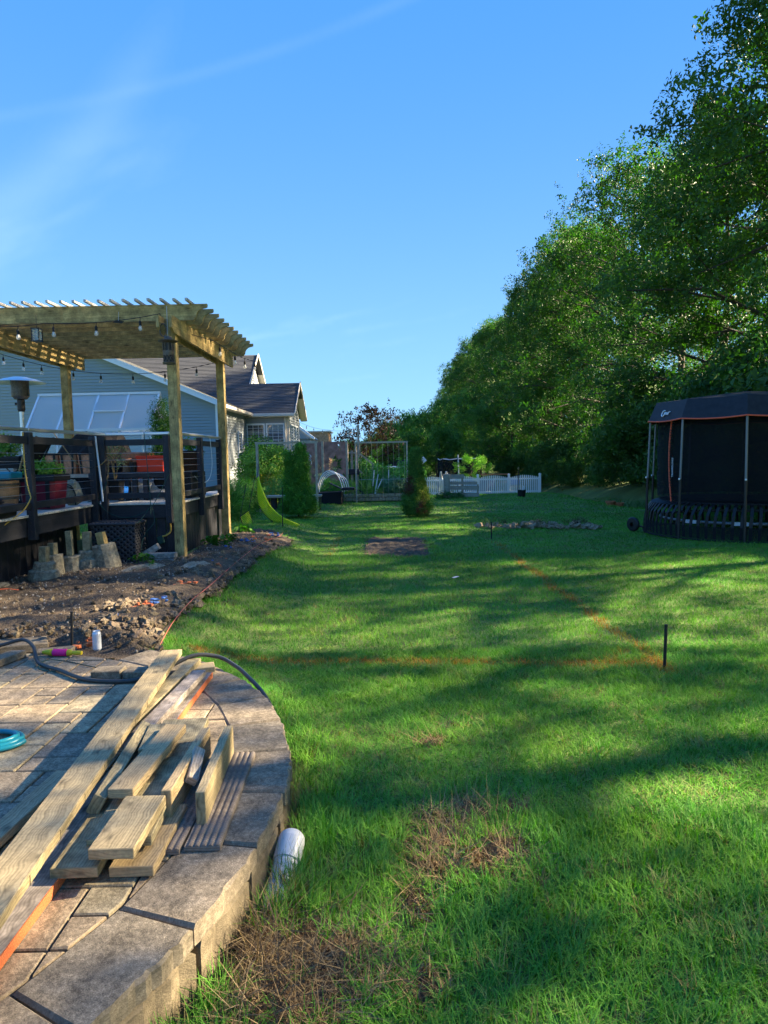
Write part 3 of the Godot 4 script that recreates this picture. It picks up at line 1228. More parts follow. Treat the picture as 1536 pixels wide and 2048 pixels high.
func build_lumber() -> void:
	rng.seed = 8
	var p: MeshInstance3D = board("lumber_board", "longest tan plank of the pile, running from the patio's far edge to its near corner", Vector3(-1.535, 0.135, -4.77), Vector3(-1.1, 0.215, -1.15), 0.14, 0.038, M.lumber)
	var s: Shape
	for k in 12:
		s = Shape.new()
		var f := 0.08 + k * 0.075
		var c := Vector3(-1.535, 0.135, -4.77).lerp(Vector3(-1.1, 0.215, -1.15), f)
		s.bx(c + Vector3(0.0728, -0.036, -0.001) - p.position, c + Vector3(0.0738, -0.002, 0.001) - p.position)
		part("pencil_mark", s, M.pencil, p)
	board("pale_lumber", "pale two by four lying left under the longest plank", Vector3(-1.5, 0.06, -3.05), Vector3(-1.6, 0.06, -1.2), 0.089, 0.038, M.lumber_pale)
	board("lumber_board", "narrow yellow two by four just right of the longest plank", Vector3(-1.36, 0.085, -4.72), Vector3(-1.405, 0.085, -3.3), 0.089, 0.038, M.lumber_green)
	board("primed_board", "greyish white two by four beside the orange edged board", Vector3(-1.24, 0.1, -4.4), Vector3(-1.28, 0.1, -3.2), 0.089, 0.038, M.primed)
	var ob: MeshInstance3D = board("orange_edged_board", "long whitish board with one edge sprayed bright orange", Vector3(-1.262, 0.04, -4.53), Vector3(-1.215, 0.04, -1.3), 0.14, 0.036, M.primed)
	s = Shape.new()
	var d := (Vector3(-1.215, 0.04, -1.3) - Vector3(-1.262, 0.04, -4.53)).normalized()
	var side := d.cross(Vector3.UP) * -1.0
	var aa := Vector3(-1.262, 0.022, -4.53) + side * 0.0712 - ob.position
	var bb := Vector3(-1.215, 0.022, -1.3) + side * 0.0712 - ob.position
	s.bar(aa - d * 0.001, bb + d * 0.001, 0.004, 0.0375, Vector3.UP)
	part("orange_edge", s, M.orange_paint, ob)
	board("yellow_cutoff", "flat yellow cut-off at the far end of the orange edged board", Vector3(-1.3, 0.05, -4.72), Vector3(-1.26, 0.05, -4.6), 0.14, 0.038, M.lumber)
	board("lumber_board", "stained two by four tilted on its edge beside the longest plank", Vector3(-1.235, 0.15, -3.39), Vector3(-1.155, 0.15, -2.62), 0.05, 0.085, M.lumber_green, "", Vector3(0.55, 1, 0))
	board("lumber_cutoff", "short dirty cut-off with a greenish end wedged between boards", Vector3(-1.17, 0.15, -3.36), Vector3(-1.12, 0.15, -3.06), 0.085, 0.038, M.lumber_green)
	board("lumber_board", "short bright board with a split end on top of the pile", Vector3(-1.055, 0.178, -3.28), Vector3(-1.08, 0.172, -2.63), 0.105, 0.04, M.lumber_warm)
	board("wide_board", "widest flat board under the middle of the pile", Vector3(-1.09, 0.09, -3.58), Vector3(-1.0, 0.1, -2.4), 0.235, 0.038, M.lumber_green)
	board("lumber_board", "dark ribbed board with its sawn end at the near left of the pile", Vector3(-1.13, 0.078, -2.85), Vector3(-1.105, 0.076, -2.26), 0.165, 0.04, M.lumber_green)
	board("lumber_board", "knotty short board crossing on top at the near end of the pile", Vector3(-0.975, 0.15, -2.62), Vector3(-0.972, 0.142, -2.26), 0.16, 0.04, M.lumber)
	board("lumber_board", "lowest short board at the near right of the pile", Vector3(-0.93, 0.045, -2.75), Vector3(-0.925, 0.045, -2.31), 0.16, 0.04, M.lumber_warm)
	board("standing_board", "left board standing on edge on the grooved decking", Vector3(-0.905, 0.158, -3.28), Vector3(-0.9, 0.158, -2.64), 0.042, 0.138, M.lumber_warm)
	board("standing_board", "right board standing on edge on the grooved decking", Vector3(-0.795, 0.158, -3.3), Vector3(-0.757, 0.158, -2.62), 0.04, 0.138, M.lumber)
	board("lumber_cutoff", "tiny dark cut-off leaning between the two standing boards", Vector3(-0.86, 0.17, -3.02), Vector3(-0.84, 0.12, -2.82), 0.05, 0.038, M.grey_wood, "", Vector3(0.7, 1, 0))
	# grooved composite decking
	for k in 2:
		var a: Vector3 = [Vector3(-0.855, 0.002, -3.2), Vector3(-0.735, 0.002, -3.29)][k]
		var b: Vector3 = [Vector3(-0.865, 0.002, -2.45), Vector3(-0.715, 0.002, -2.47)][k]
		var poly := PackedVector2Array([Vector2(-0.068, 0), Vector2(0.068, 0), Vector2(0.068, 0.018)])
		for g in 5:
			var gx := 0.06 - g * 0.026
			poly.append_array(PackedVector2Array([Vector2(gx, 0.024), Vector2(gx - 0.008, 0.024), Vector2(gx - 0.012, 0.017), Vector2(gx - 0.018, 0.017)]))
		poly.append(Vector2(-0.068, 0.02))
		var sh := Shape.new((a + b) * 0.5)
		var z := (b - a).normalized()
		var x := Vector3.UP.cross(z).normalized()
		sh.prism(poly, Transform3D(Basis(x, Vector3.UP, z), a), a.distance_to(b))
		solo("composite_board", sh, M.composite, ["left grooved grey composite decking strip, mostly under the standing boards", "right grooved grey composite decking strip on the cap blocks"][k], "board")


# ---------------------------------------------------------------- trees
# a twig with leaves
func sprig(seedv: int, leaves: int, len: float, leaf: float, wide: float) -> ArrayMesh:
	var r := RandomNumberGenerator.new()
	r.seed = seedv
	var s := Shape.new()
	for i in leaves:
		var t := (i + 0.6) / leaves
		var base := Vector3(0, t * len, 0) + Vector3(r.randf_range(-1, 1), 0, r.randf_range(-1, 1)) * len * 0.16
		var a := i * 2.4 + r.randf()
		var out := Vector3(cos(a), r.randf_range(-0.5, 0.55), sin(a)).normalized()
		var side := out.cross(Vector3.UP).normalized().rotated(out, r.randf_range(-0.7, 0.7))
		var up := side.cross(out)
		var L := leaf * r.randf_range(0.75, 1.2)
		var W := L * wide
		var p0 := base
		var p1 := base + out * L * 0.5 + side * W * 0.5 + up * W * 0.12
		var p2 := base + out * L - up * L * 0.12
		var p3 := base + out * L * 0.5 - side * W * 0.5 + up * W * 0.12
		s.tri(p0, p1, p2)
		s.tri(p0, p2, p3)
	return s.mesh()


# the parts of one kind of tree: trunk mesh, places and tints of its twigs
func grow(seedv: int, ht: float, rad: float, low: float, limbs: int, per: int, base_col: Color, light_col: Color, trunk_r: float, puff := 1.0) -> Dictionary:
	var r := RandomNumberGenerator.new()
	r.seed = seedv
	var s := Shape.new()
	var pts := []
	var radii := []
	var bend := Vector2(r.randf_range(-1, 1), r.randf_range(-1, 1)) * 0.05 * ht
	for i in 9:
		var t := i / 8.0
		pts.append(Vector3(bend.x * t * t + 0.12 * sin(t * 7.0 + seedv), ht * 0.92 * t - 0.15, bend.y * t * t + 0.12 * cos(t * 6.0 + seedv)))
		radii.append(trunk_r * (1.0 - 0.88 * t) * (1.35 if i == 0 else 1.0))
	s.tube(pts, trunk_r, -1, 8, true, radii)
	var xf := []
	var col := []
	var cl := []
	for i in limbs:
		var t := lerpf(low, 0.96, pow((i + r.randf()) / limbs, 0.85))
		var k := t * 8.0
		var i0 := mini(int(k), 7)
		var root: Vector3 = pts[i0].lerp(pts[i0 + 1], k - i0)
		var a := i * 2.399 + r.randf_range(-0.5, 0.5)
		# widest in the lower middle, drawn in towards the top
		var prof := sin(PI * clampf(0.16 + 0.84 * (t - low) / (1.0 - low), 0, 1)) * 0.75 + 0.32 * (1.0 - t)
		var L := rad * prof * r.randf_range(0.6, 1.25) + 0.5
		var rise := lerpf(-0.05, 0.75, t) + r.randf_range(-0.15, 0.2)
		var d := Vector3(cos(a), rise, sin(a)).normalized()
		var m := root + d * L * 0.55 + Vector3(0, 0.08 * L, 0)
		var e := root + d * L + Vector3(0, -0.05 * L, 0)
		s.tube([root, m, e], trunk_r * 0.42 * (1.15 - t), 0.012, 5, false)
		cl.append([e, 1.0])
		cl.append([m.lerp(e, 0.4), 0.95])
		if L > 1.6:
			cl.append([root.lerp(m, 0.75) + Vector3(r.randf_range(-0.6, 0.6), r.randf_range(-0.2, 0.5), r.randf_range(-0.6, 0.6)), 0.8])
			for q in 2:
				var sd := d.rotated(Vector3.UP, [0.8, -0.8][q] * r.randf_range(0.7, 1.3)) * L * 0.42
				var f := m + sd + Vector3(0, r.randf_range(-0.3, 0.4), 0)
				s.tube([m.lerp(root, 0.3), f], trunk_r * 0.16, 0.01, 4, false)
				cl.append([f, 0.9])
	cl.append([pts[8], 0.9])
	for c in cl:
		var cr: float = c[1] * puff * r.randf_range(0.6, 1.1) * clampf(rad / 4.0, 0.25, 1.3)
		var tone := r.randf()
		for j in int(per * c[1]):
			var d := Vector3(r.randfn(), r.randfn(), r.randfn()).normalized() * pow(r.randf(), 0.45)
			var p: Vector3 = c[0] + d * Vector3(cr, cr * 0.62, cr)
			var dir := (d + Vector3(0, -0.15, 0) + Vector3(r.randfn(), r.randfn(), r.randfn()) * 0.5).normalized()
			var q := Quaternion(Vector3.UP, dir) if dir.y > -0.99 else Quaternion(Vector3.RIGHT, PI)
			xf.append(Transform3D(Basis(q) * Basis(Vector3.UP, r.randf() * TAU) * Basis.from_scale(Vector3.ONE * r.randf_range(0.7, 1.3)), p))
			var cc := base_col.lerp(light_col, clampf(tone * 0.6 + r.randf_range(-0.2, 0.35), 0, 1)) * r.randf_range(0.75, 1.2)
			cc.a = 1.0
			col.append(cc)
	return {"trunk": s.mesh(), "xf": xf, "col": col}


func tree_proto(called: String, g: Dictionary, leaf_mesh: Mesh) -> Node3D:
	var o := Node3D.new()
	o.name = called
	part_m("trunk", g.trunk, M.bark, o)
	scatter("crown", leaf_mesh, M.leaf, g.xf, g.col, o, "stuff")
	return o


func plant_copy(proto: Node3D, called: String, label: String, category: String, at: Vector3, turn: float, sc: Vector3, group := "") -> Node3D:
	var o: Node3D = proto.duplicate()
	o.name = numbered(called)
	o.transform = Transform3D(Basis(Vector3.UP, turn) * Basis.from_scale(sc), at)
	add_child(o)
	if o.has_meta("names"):
		o.remove_meta("names")
	tag(o, label, category, group)
	return o


func build_trees() -> void:
	rng.seed = 31
	var big := sprig(2, 16, 0.58, 0.135, 0.5)
	var dark := Color(0.048, 0.112, 0.032)
	var mid := Color(0.125, 0.21, 0.04)
	var protos := []
	for k in 4:
		protos.append(tree_proto("p", grow(40 + k * 7, 16.0, 4.6, 0.06, 38, 28, dark, mid, 0.22, 0.8), big))
	var open_ones := []
	for k in 3:
		open_ones.append(tree_proto("p", grow(60 + k * 7, 16.0, 4.6, 0.07, 34, 15, dark, mid, 0.22, 1.45), big))
	var thin := []
	for k in 2:
		thin.append(tree_proto("p", grow(90 + k, 15.0, 3.2, 0.3, 12, 13, Color(0.05, 0.1, 0.025), Color(0.12, 0.17, 0.03), 0.13), big))
	var lab := {
		-18.5: "tallest dark tree at the right frame edge, reaching the top of the picture",
		-24.0: "tree with a visible straight grey trunk behind the trampoline",
		-29.5: "full dark tree left of the bare grey trunk, behind the potted plant",
	}
	var z := 4.0
	var i := 0
	while z > -150.0:
		var x := 14.2 + rf(-0.6, 0.6) + 1.5 * smoothstep(60.0, 150.0, -z)
		var sc := rf(0.94, 1.2) * (1.0 + 0.1 * smoothstep(28.0, 45.0, -z))
		var l := "tall leafy tree of the long wooded row on the right"
		var g := "trees of the wooded row on the right"
		for q in lab:
			if absf(z - q) < 2.6 and not lab[q] in used:
				l = lab[q]
				used[l] = 1
				g = ""
				break
		plant_copy(open_ones[i % 3] if z > -16.5 or (z < -30.0 and z > -52.0 and i % 3 > 0) else protos[i % 4], "broadleaf_tree", l, "tree", Vector3(x, H(x, z) - 0.05, z), rf(0, TAU), Vector3(sc, sc * (rf(0.93, 1.05) if absf(z + 18.0) > 3.0 else 1.12), sc), g)
		z -= 5.4 if z > -60.0 else 7.0
		i += 1
	# a thinner second row, which the sun shines into
	z = -4.0
	i = 0
	while z > -75.0:
		var x := 20.5 + rf(-1.2, 1.2)
		plant_copy(thin[i % 2], "slender_tree", "slender sunlit tree standing behind the first row of the wood", "tree", Vector3(x, H(x, z) - 0.05, z), rf(0, TAU), Vector3.ONE * rf(0.9, 1.1), "slender trees inside the wood")
		z -= 11.0
		i += 1
	for p in protos + thin + open_ones:
		p.free()
	# low growth along the edge of the wood
	var bush := tree_proto("p", grow(5, 1.9, 1.5, 0.12, 12, 46, Color(0.055, 0.125, 0.04), Color(0.13, 0.22, 0.05), 0.03, 1.2), sprig(4, 10, 0.4, 0.12, 0.5))
	z = -17.0
	while z > -70.0:
		var x := 12.3 + rf(-0.7, 0.9)
		var sc := rf(0.8, 1.5)
		plant_copy(bush, "undergrowth_bush", "low dark bush at the foot of the wooded row", "bush", Vector3(x, H(x, z) - 0.05, z), rf(0, TAU), Vector3(sc, sc * 0.9, sc), "bushes at the foot of the wooded row")
		z -= rf(1.8, 3.0)
	for k in 9:
		var q := Vector3(12.6 + rf(-0.6, 1.2), 0, -16.5 - k * 1.9)
		var sc := rf(1.5, 2.2)
		plant_copy(bush, "undergrowth_bush", "taller leafy bush filling the wood's edge behind the trampoline", "bush", Vector3(q.x, H(q.x, q.z) - 0.05, q.z), rf(0, TAU), Vector3(sc, sc, sc), "tall bushes behind the trampoline")
	bush.free()


# ---------------------------------------------------------------- the neighbouring house
# lap siding from a to b along the wall; lo, hi: heights; cut(t, y) clips the run for gables
func siding(s: Shape, a: Vector3, b: Vector3, out: Vector3, lo: float, hi: float, cut = null, step := 0.115) -> void:
	var y := lo
	while y < hi - 0.01:
		var y1 := minf(y + step, hi)
		var t0 := 0.0
		var t1 := 1.0
		var u0 := 0.0
		var u1 := 1.0
		if cut != null:
			var c: Vector2 = cut.call(y)
			var d: Vector2 = cut.call(y1)
			t0 = c.x; t1 = c.y; u0 = d.x; u1 = d.y
		if t1 > t0:
			var p := a.lerp(b, t0) + out * 0.03
			var q := a.lerp(b, t1) + out * 0.03
			p.y = y; q.y = y
			var r := a.lerp(b, u1) + out * 0.003
			var w := a.lerp(b, u0) + out * 0.003
			r.y = y1; w.y = y1
			if (q - p).cross(w - p).dot(out) > 0.0:
				s.quad(p, q, r, w)
				s.quad(p - out * 0.027, q - out * 0.027, q, p)
			else:
				s.quad(q, p, w, r)
				s.quad(q - out * 0.027, p - out * 0.027, p, q)
		y = y1


# a roof slope with shingle courses: eave from e0 to e1, ridge from r0 to r1
func shingles(s: Shape, e0: Vector3, e1: Vector3, r0: Vector3, r1: Vector3, course := 0.145) -> void:
	var nn := (e1 - e0).cross(r0 - e0).normalized()
	if nn.y < 0:
		nn = -nn
	s.tinted = true
	var L := (e0.lerp(e1, 0.5)).distance_to(r0.lerp(r1, 0.5))
	var n := int(L / course)
	for i in n:
		var t0 := float(i) / n
		var t1 := float(i + 1) / n
		var A := e0.lerp(r0, t0)
		var B := e1.lerp(r1, t0)
		var C := e1.lerp(r1, t1)
		var D := e0.lerp(r0, t1)
		var m := maxi(1, int(A.distance_to(B) / 0.6))
		for k in m:
			var u0 := float(k) / m + (0.3 / m * (i % 2) if k > 0 else 0.0)
			var u1 := float(k + 1) / m + (0.3 / m * (i % 2) if k < m - 1 else 0.0)
			var g := rf(0.8, 1.2)
			s.tint = Color(g, g, g * rf(0.97, 1.05))
			var lift := nn * (0.016 + rf(0, 0.008))
			var p := A.lerp(B, u0) + lift
			var q := A.lerp(B, u1) + lift
			var r := D.lerp(C, u1) + nn * 0.002
			var w := D.lerp(C, u0) + nn * 0.002
			s.face([p, q, r, w], p - nn)
			s.face([p, q, q - lift, p - lift], p + (D - A))
	s.tint = Color(0.7, 0.7, 0.7)
	s.face([e0, e1, r1 - nn * 0.1, r0 - nn * 0.1], e0.lerp(r1, 0.5) + nn)
	s.face([e0, e1, e1 + nn * 0.015, e0 + nn * 0.015], r0)


func window(parent: Node3D, off: Vector3, c: Vector3, w: float, h: float, out: Vector3, cols: int, rows: int, sash := true) -> void:
	var side := Vector3.UP.cross(out).normalized()
	var fr := Shape.new(off)
	var hw := w * 0.5
	var hh := h * 0.5
	for sg in [-1.0, 1.0]:
		fr.bar(c + side * sg * (hw - 0.035) - Vector3.UP * hh + out * 0.03, c + side * sg * (hw - 0.035) + Vector3.UP * hh + out * 0.03, 0.07, 0.07, out)
		fr.bar(c + Vector3.UP * sg * (hh - 0.035) - side * (hw - 0.07) + out * 0.03, c + Vector3.UP * sg * (hh - 0.035) + side * (hw - 0.07) + out * 0.03, 0.07, 0.068, Vector3.UP)
	if sash:
		fr.bar(c - side * (hw - 0.07) + out * 0.026, c + side * (hw - 0.07) + out * 0.026, 0.05, 0.045, Vector3.UP)
	var f := part("window", fr, M.white_vinyl, parent)
	var pn := Shape.new(off)
	pn.face([c + side * (hw - 0.06) - Vector3.UP * (hh - 0.06) + out * 0.022, c - side * (hw - 0.06) - Vector3.UP * (hh - 0.06) + out * 0.022, c - side * (hw - 0.06) + Vector3.UP * (hh - 0.06) + out * 0.022, c + side * (hw - 0.06) + Vector3.UP * (hh - 0.06) + out * 0.022], c - out)
	part("pane", pn, M.pane, f)
	var mu := Shape.new(off)
	for k in range(1, cols):
		var x := -hw + 0.06 + (w - 0.12) * k / cols
		mu.bar(c + side * x - Vector3.UP * (hh - 0.07) + out * 0.026, c + side * x + Vector3.UP * (hh - 0.07) + out * 0.026, 0.016, 0.008, out)
	for k in range(1, rows):
		var y := -hh + 0.06 + (h - 0.12) * k / rows
		mu.bar(c + Vector3.UP * y - side * (hw - 0.07) + out * 0.0255, c + Vector3.UP * y + side * (hw - 0.07) + out * 0.0255, 0.008, 0.016, Vector3.UP)
	if cols > 1:
		part("muntins", mu, M.white_vinyl, f)
	f.get_child(0).remove_meta("names") if f.get_child(0).has_meta("names") else null


func build_house() -> void:
	rng.seed = 41
	var o := Vector3(-6.2, 0, -26)
	var house := thing("grey_blue_house", "grey blue sided house with dark shingle roof and white trim behind the deck", "house", o)
	# front wing: gable wall facing the deck
	var ax := -19.8
	var bxx := -6.2
	var wz := -26.0
	var eave := 3.62
	var slope := 0.425
	var mid := (ax + bxx) * 0.5
	var s := Shape.new(o)
	siding(s, Vector3(ax, 0, wz), Vector3(bxx, 0, wz), Vector3(0, 0, 1), 0.0, eave + (bxx - mid) * slope, func(y):
		if y <= eave:
			return Vector2(0, 1)
		var ins: float = (y - eave) / slope / (bxx - ax)
		return Vector2(minf(ins, 0.5), maxf(1.0 - ins, 0.5)))
	part("gable_wall", s, M.siding, house)
	s = Shape.new(o)
	siding(s, Vector3(bxx, 0, wz), Vector3(bxx, 0, -31.4), Vector3(1, 0, 0), 0.0, eave - 0.05)
	part("side_wall", s, M.siding_side, house)
	s = Shape.new(o)
	s.bx(Vector3(ax, -0.3, -44.0), Vector3(bxx - 0.004, eave - 0.1, wz - 0.004))
	s.prism(PackedVector2Array([Vector2(ax, eave - 0.1), Vector2(bxx, eave - 0.1), Vector2(mid, eave + (bxx - mid) * slope - 0.12)]), Transform3D(Basis(), Vector3(0, 0, -38.0)), 11.99)
	part("wall_core", s, M.siding, house)
	# white corner boards, rake boards, gutter, downpipe
	s = Shape.new(o)
	s.bx(Vector3(bxx - 0.1, 0, wz + 0.018), Vector3(bxx + 0.02, eave - 0.06, wz + 0.04))
	s.bx(Vector3(bxx + 0.018, 0, wz - 0.1), Vector3(bxx + 0.04, eave - 0.06, wz + 0.018))
	part("corner_board", s, M.white_vinyl, house)
	for sg in [-1.0, 1.0]:
		s = Shape.new(o)
		var e := Vector3(mid + sg * ((bxx - ax) * 0.5 + 0.32), eave - 0.32 * slope + 0.02, wz + 0.3)
		var r := Vector3(mid, eave + (bxx - mid) * slope + 0.02, wz + 0.3)
		s.bar(e, r, 0.03, 0.2, Vector3.UP)
		s.bar(e - Vector3(0, 0.1, 0.16), r - Vector3(0, 0.1, 0.16), 0.3, 0.02, Vector3.UP)
		part("rake_board", s, M.white_vinyl, house)
	s = Shape.new(o)
	s.bx(Vector3(bxx + 0.25, eave - 0.2, -30.9), Vector3(bxx + 0.37, eave - 0.07, wz + 0.25), 0.01)
	s.bx(Vector3(bxx + 0.02, eave - 0.2, -31.0), Vector3(bxx + 0.25, eave - 0.17, wz + 0.2))
	part("gutter", s, M.vinyl_trim, house)
	s = Shape.new(o)
	s.tube(curve_pts([Vector3(bxx + 0.3, eave - 0.2, wz + 0.15), Vector3(bxx + 0.28, eave - 0.32, wz + 0.12), Vector3(bxx + 0.08, eave - 0.55, wz - 0.03), Vector3(bxx + 0.08, 2.5, wz - 0.03), Vector3(bxx + 0.08, 0, wz - 0.03)], 4), 0.05, -1, 6)
	part("downpipe", s, M.white_vinyl, house)
	# roofs
	var rx := bxx + 0.35
	var ey := eave - 0.35 * slope + 0.08
	s = Shape.new(o)
	shingles(s, Vector3(rx, ey, wz + 0.32), Vector3(rx, ey, -34.5), Vector3(mid, ey + (rx - mid) * slope, wz + 0.32), Vector3(mid, ey + (rx - mid) * slope, -38.0))
	shingles(s, Vector3(ax - 0.35, ey, wz + 0.32), Vector3(ax - 0.35, ey, -34.5), Vector3(mid, ey + (rx - mid) * slope, wz + 0.32), Vector3(mid, ey + (rx - mid) * slope, -38.0))
	part("roof", s, M.shingle, house)
	# main roof, whose front slope runs down over the nook
	var P := func(x: float, up: float) -> Vector3:    # on the front slope
		return Vector3(x, 3.5 + 0.667 * up, -30.95 - up)
	s = Shape.new(o)
	shingles(s, P.call(-14.0, 0.0), P.call(-3.95, 0.0), P.call(-14.0, 2.42), P.call(-3.95, 2.42))
	shingles(s, P.call(-16.0, 2.42), P.call(-6.4, 2.42), P.call(-16.0, 5.07), P.call(-6.4, 5.07))
	shingles(s, Vector3(-16.0, 3.5, -41.1), Vector3(-6.4, 3.5, -41.1), P.call(-16.0, 5.07), P.call(-6.4, 5.07))
	shingles(s, Vector3(-7.0, 3.5, -35.8), Vector3(-3.95, 3.5, -35.8), P.call(-7.0, 2.42), P.call(-3.95, 2.42))
	part("main_roof", s, M.shingle, house)
	# nook
	var nz := -31.3
	var nx := -4.3
	s = Shape.new(o)
	siding(s, Vector3(bxx, 0, nz), Vector3(nx, 0, nz), Vector3(0, 0, 1), 0.0, 3.62, null, 0.13)
	part("nook_wall", s, M.siding_nook, house)
	s = Shape.new(o)
	siding(s, Vector3(nx, 0, nz), Vector3(nx, 0, -35.45), Vector3(1, 0, 0), 0.0, 5.0, func(y):
		if y <= 3.6:
			return Vector2(0, 1)
		var ins: float = (y - 3.6) / 0.667 / 4.15
		return Vector2(minf(ins, 0.5), maxf(1.0 - ins, 0.5)), 0.13)
	siding(s, Vector3(-6.7, 0, -31.7), Vector3(-6.7, 0, -40.3), Vector3(1, 0, 0), 3.6, 6.5, func(y):
		var ins: float = (y - 3.7) / 0.667 / 8.6
		return Vector2(clampf(ins, 0.0, 0.5), maxf(1.0 - maxf(ins, 0.0), 0.5)), 0.13)
	part("gable_side_wall", s, M.siding_side, house)
	s = Shape.new(o)
	s.bx(Vector3(-8.0, -0.3, -35.4), Vector3(nx - 0.004, 3.6, nz - 0.004))
	part("nook_core", s, M.siding_nook, house)
	s = Shape.new(o)
	s.bx(Vector3(-6.0, 3.38, nz + 0.36), Vector3(-3.93, 3.51, nz + 0.47), 0.012)
	s.bx(Vector3(bxx, 3.36, nz + 0.02), Vector3(-3.95, 3.385, nz + 0.36))
	part("gutter", s, M.vinyl_trim, house)
	for d in [[-3.93, 2.42, 30.95, 35.85], [-6.38, 5.07, 33.37, 38.67]]:
		s = Shape.new(o)
		var r: Vector3 = P.call(d[0], d[1]) + Vector3(0, 0.02, 0)
		var lo0 := Vector3(d[0], 3.5 + 0.667 * (d[2] - 30.95) - 0.04, -d[2])
		var lo1 := Vector3(d[0], lo0.y, -d[3])
		for e in [lo0, lo1]:
			s.bar(e, r, 0.03, 0.12, Vector3.UP)
			s.bar(e - Vector3(0.17, 0.07, 0), r - Vector3(0.17, 0.07, 0), 0.32, 0.02, Vector3.UP)
		part("rake_board", s, M.vinyl_trim, house)
	s = Shape.new(o)
	s.bx(Vector3(nx - 0.1, 0, nz + 0.02), Vector3(nx + 0.02, 3.4, nz + 0.045))
	s.bx(Vector3(nx + 0.02, 0, nz - 0.3), Vector3(nx + 0.045, 3.4, nz + 0.02))
	part("corner_board", s, M.vinyl_trim, house)
	s = Shape.new(o)
	s.tube([Vector3(-4.42, 3.4, nz + 0.12), Vector3(-4.42, 0, nz + 0.12)], 0.045, -1, 6)
	part("downpipe", s, M.vinyl_trim, house)
	window(house, o, Vector3(-5.78, 2.32, nz), 0.86, 1.55, Vector3(0, 0, 1), 3, 4, false)
	window(house, o, Vector3(-4.88, 2.32, nz), 0.86, 1.55, Vector3(0, 0, 1), 3, 4, false)
	window(house, o, Vector3(bxx, 1.8, -29.6), 0.75, 1.75, Vector3(1, 0, 0), 1, 1)
	for k in 3:
		window(house, o, Vector3(nx, 2.2, -32.3 - k * 0.95), 0.88, 1.75, Vector3(1, 0, 0), 1, 1)
	window(house, o, Vector3(nx, 3.95, -33.4), 0.5, 0.5, Vector3(1, 0, 0), 1, 1, false)


# ---------------------------------------------------------------- deck
const DZ := -10.15      # front edge
const DX := -3.1        # right edge
const LX := -4.3        # edge of the part that comes forward


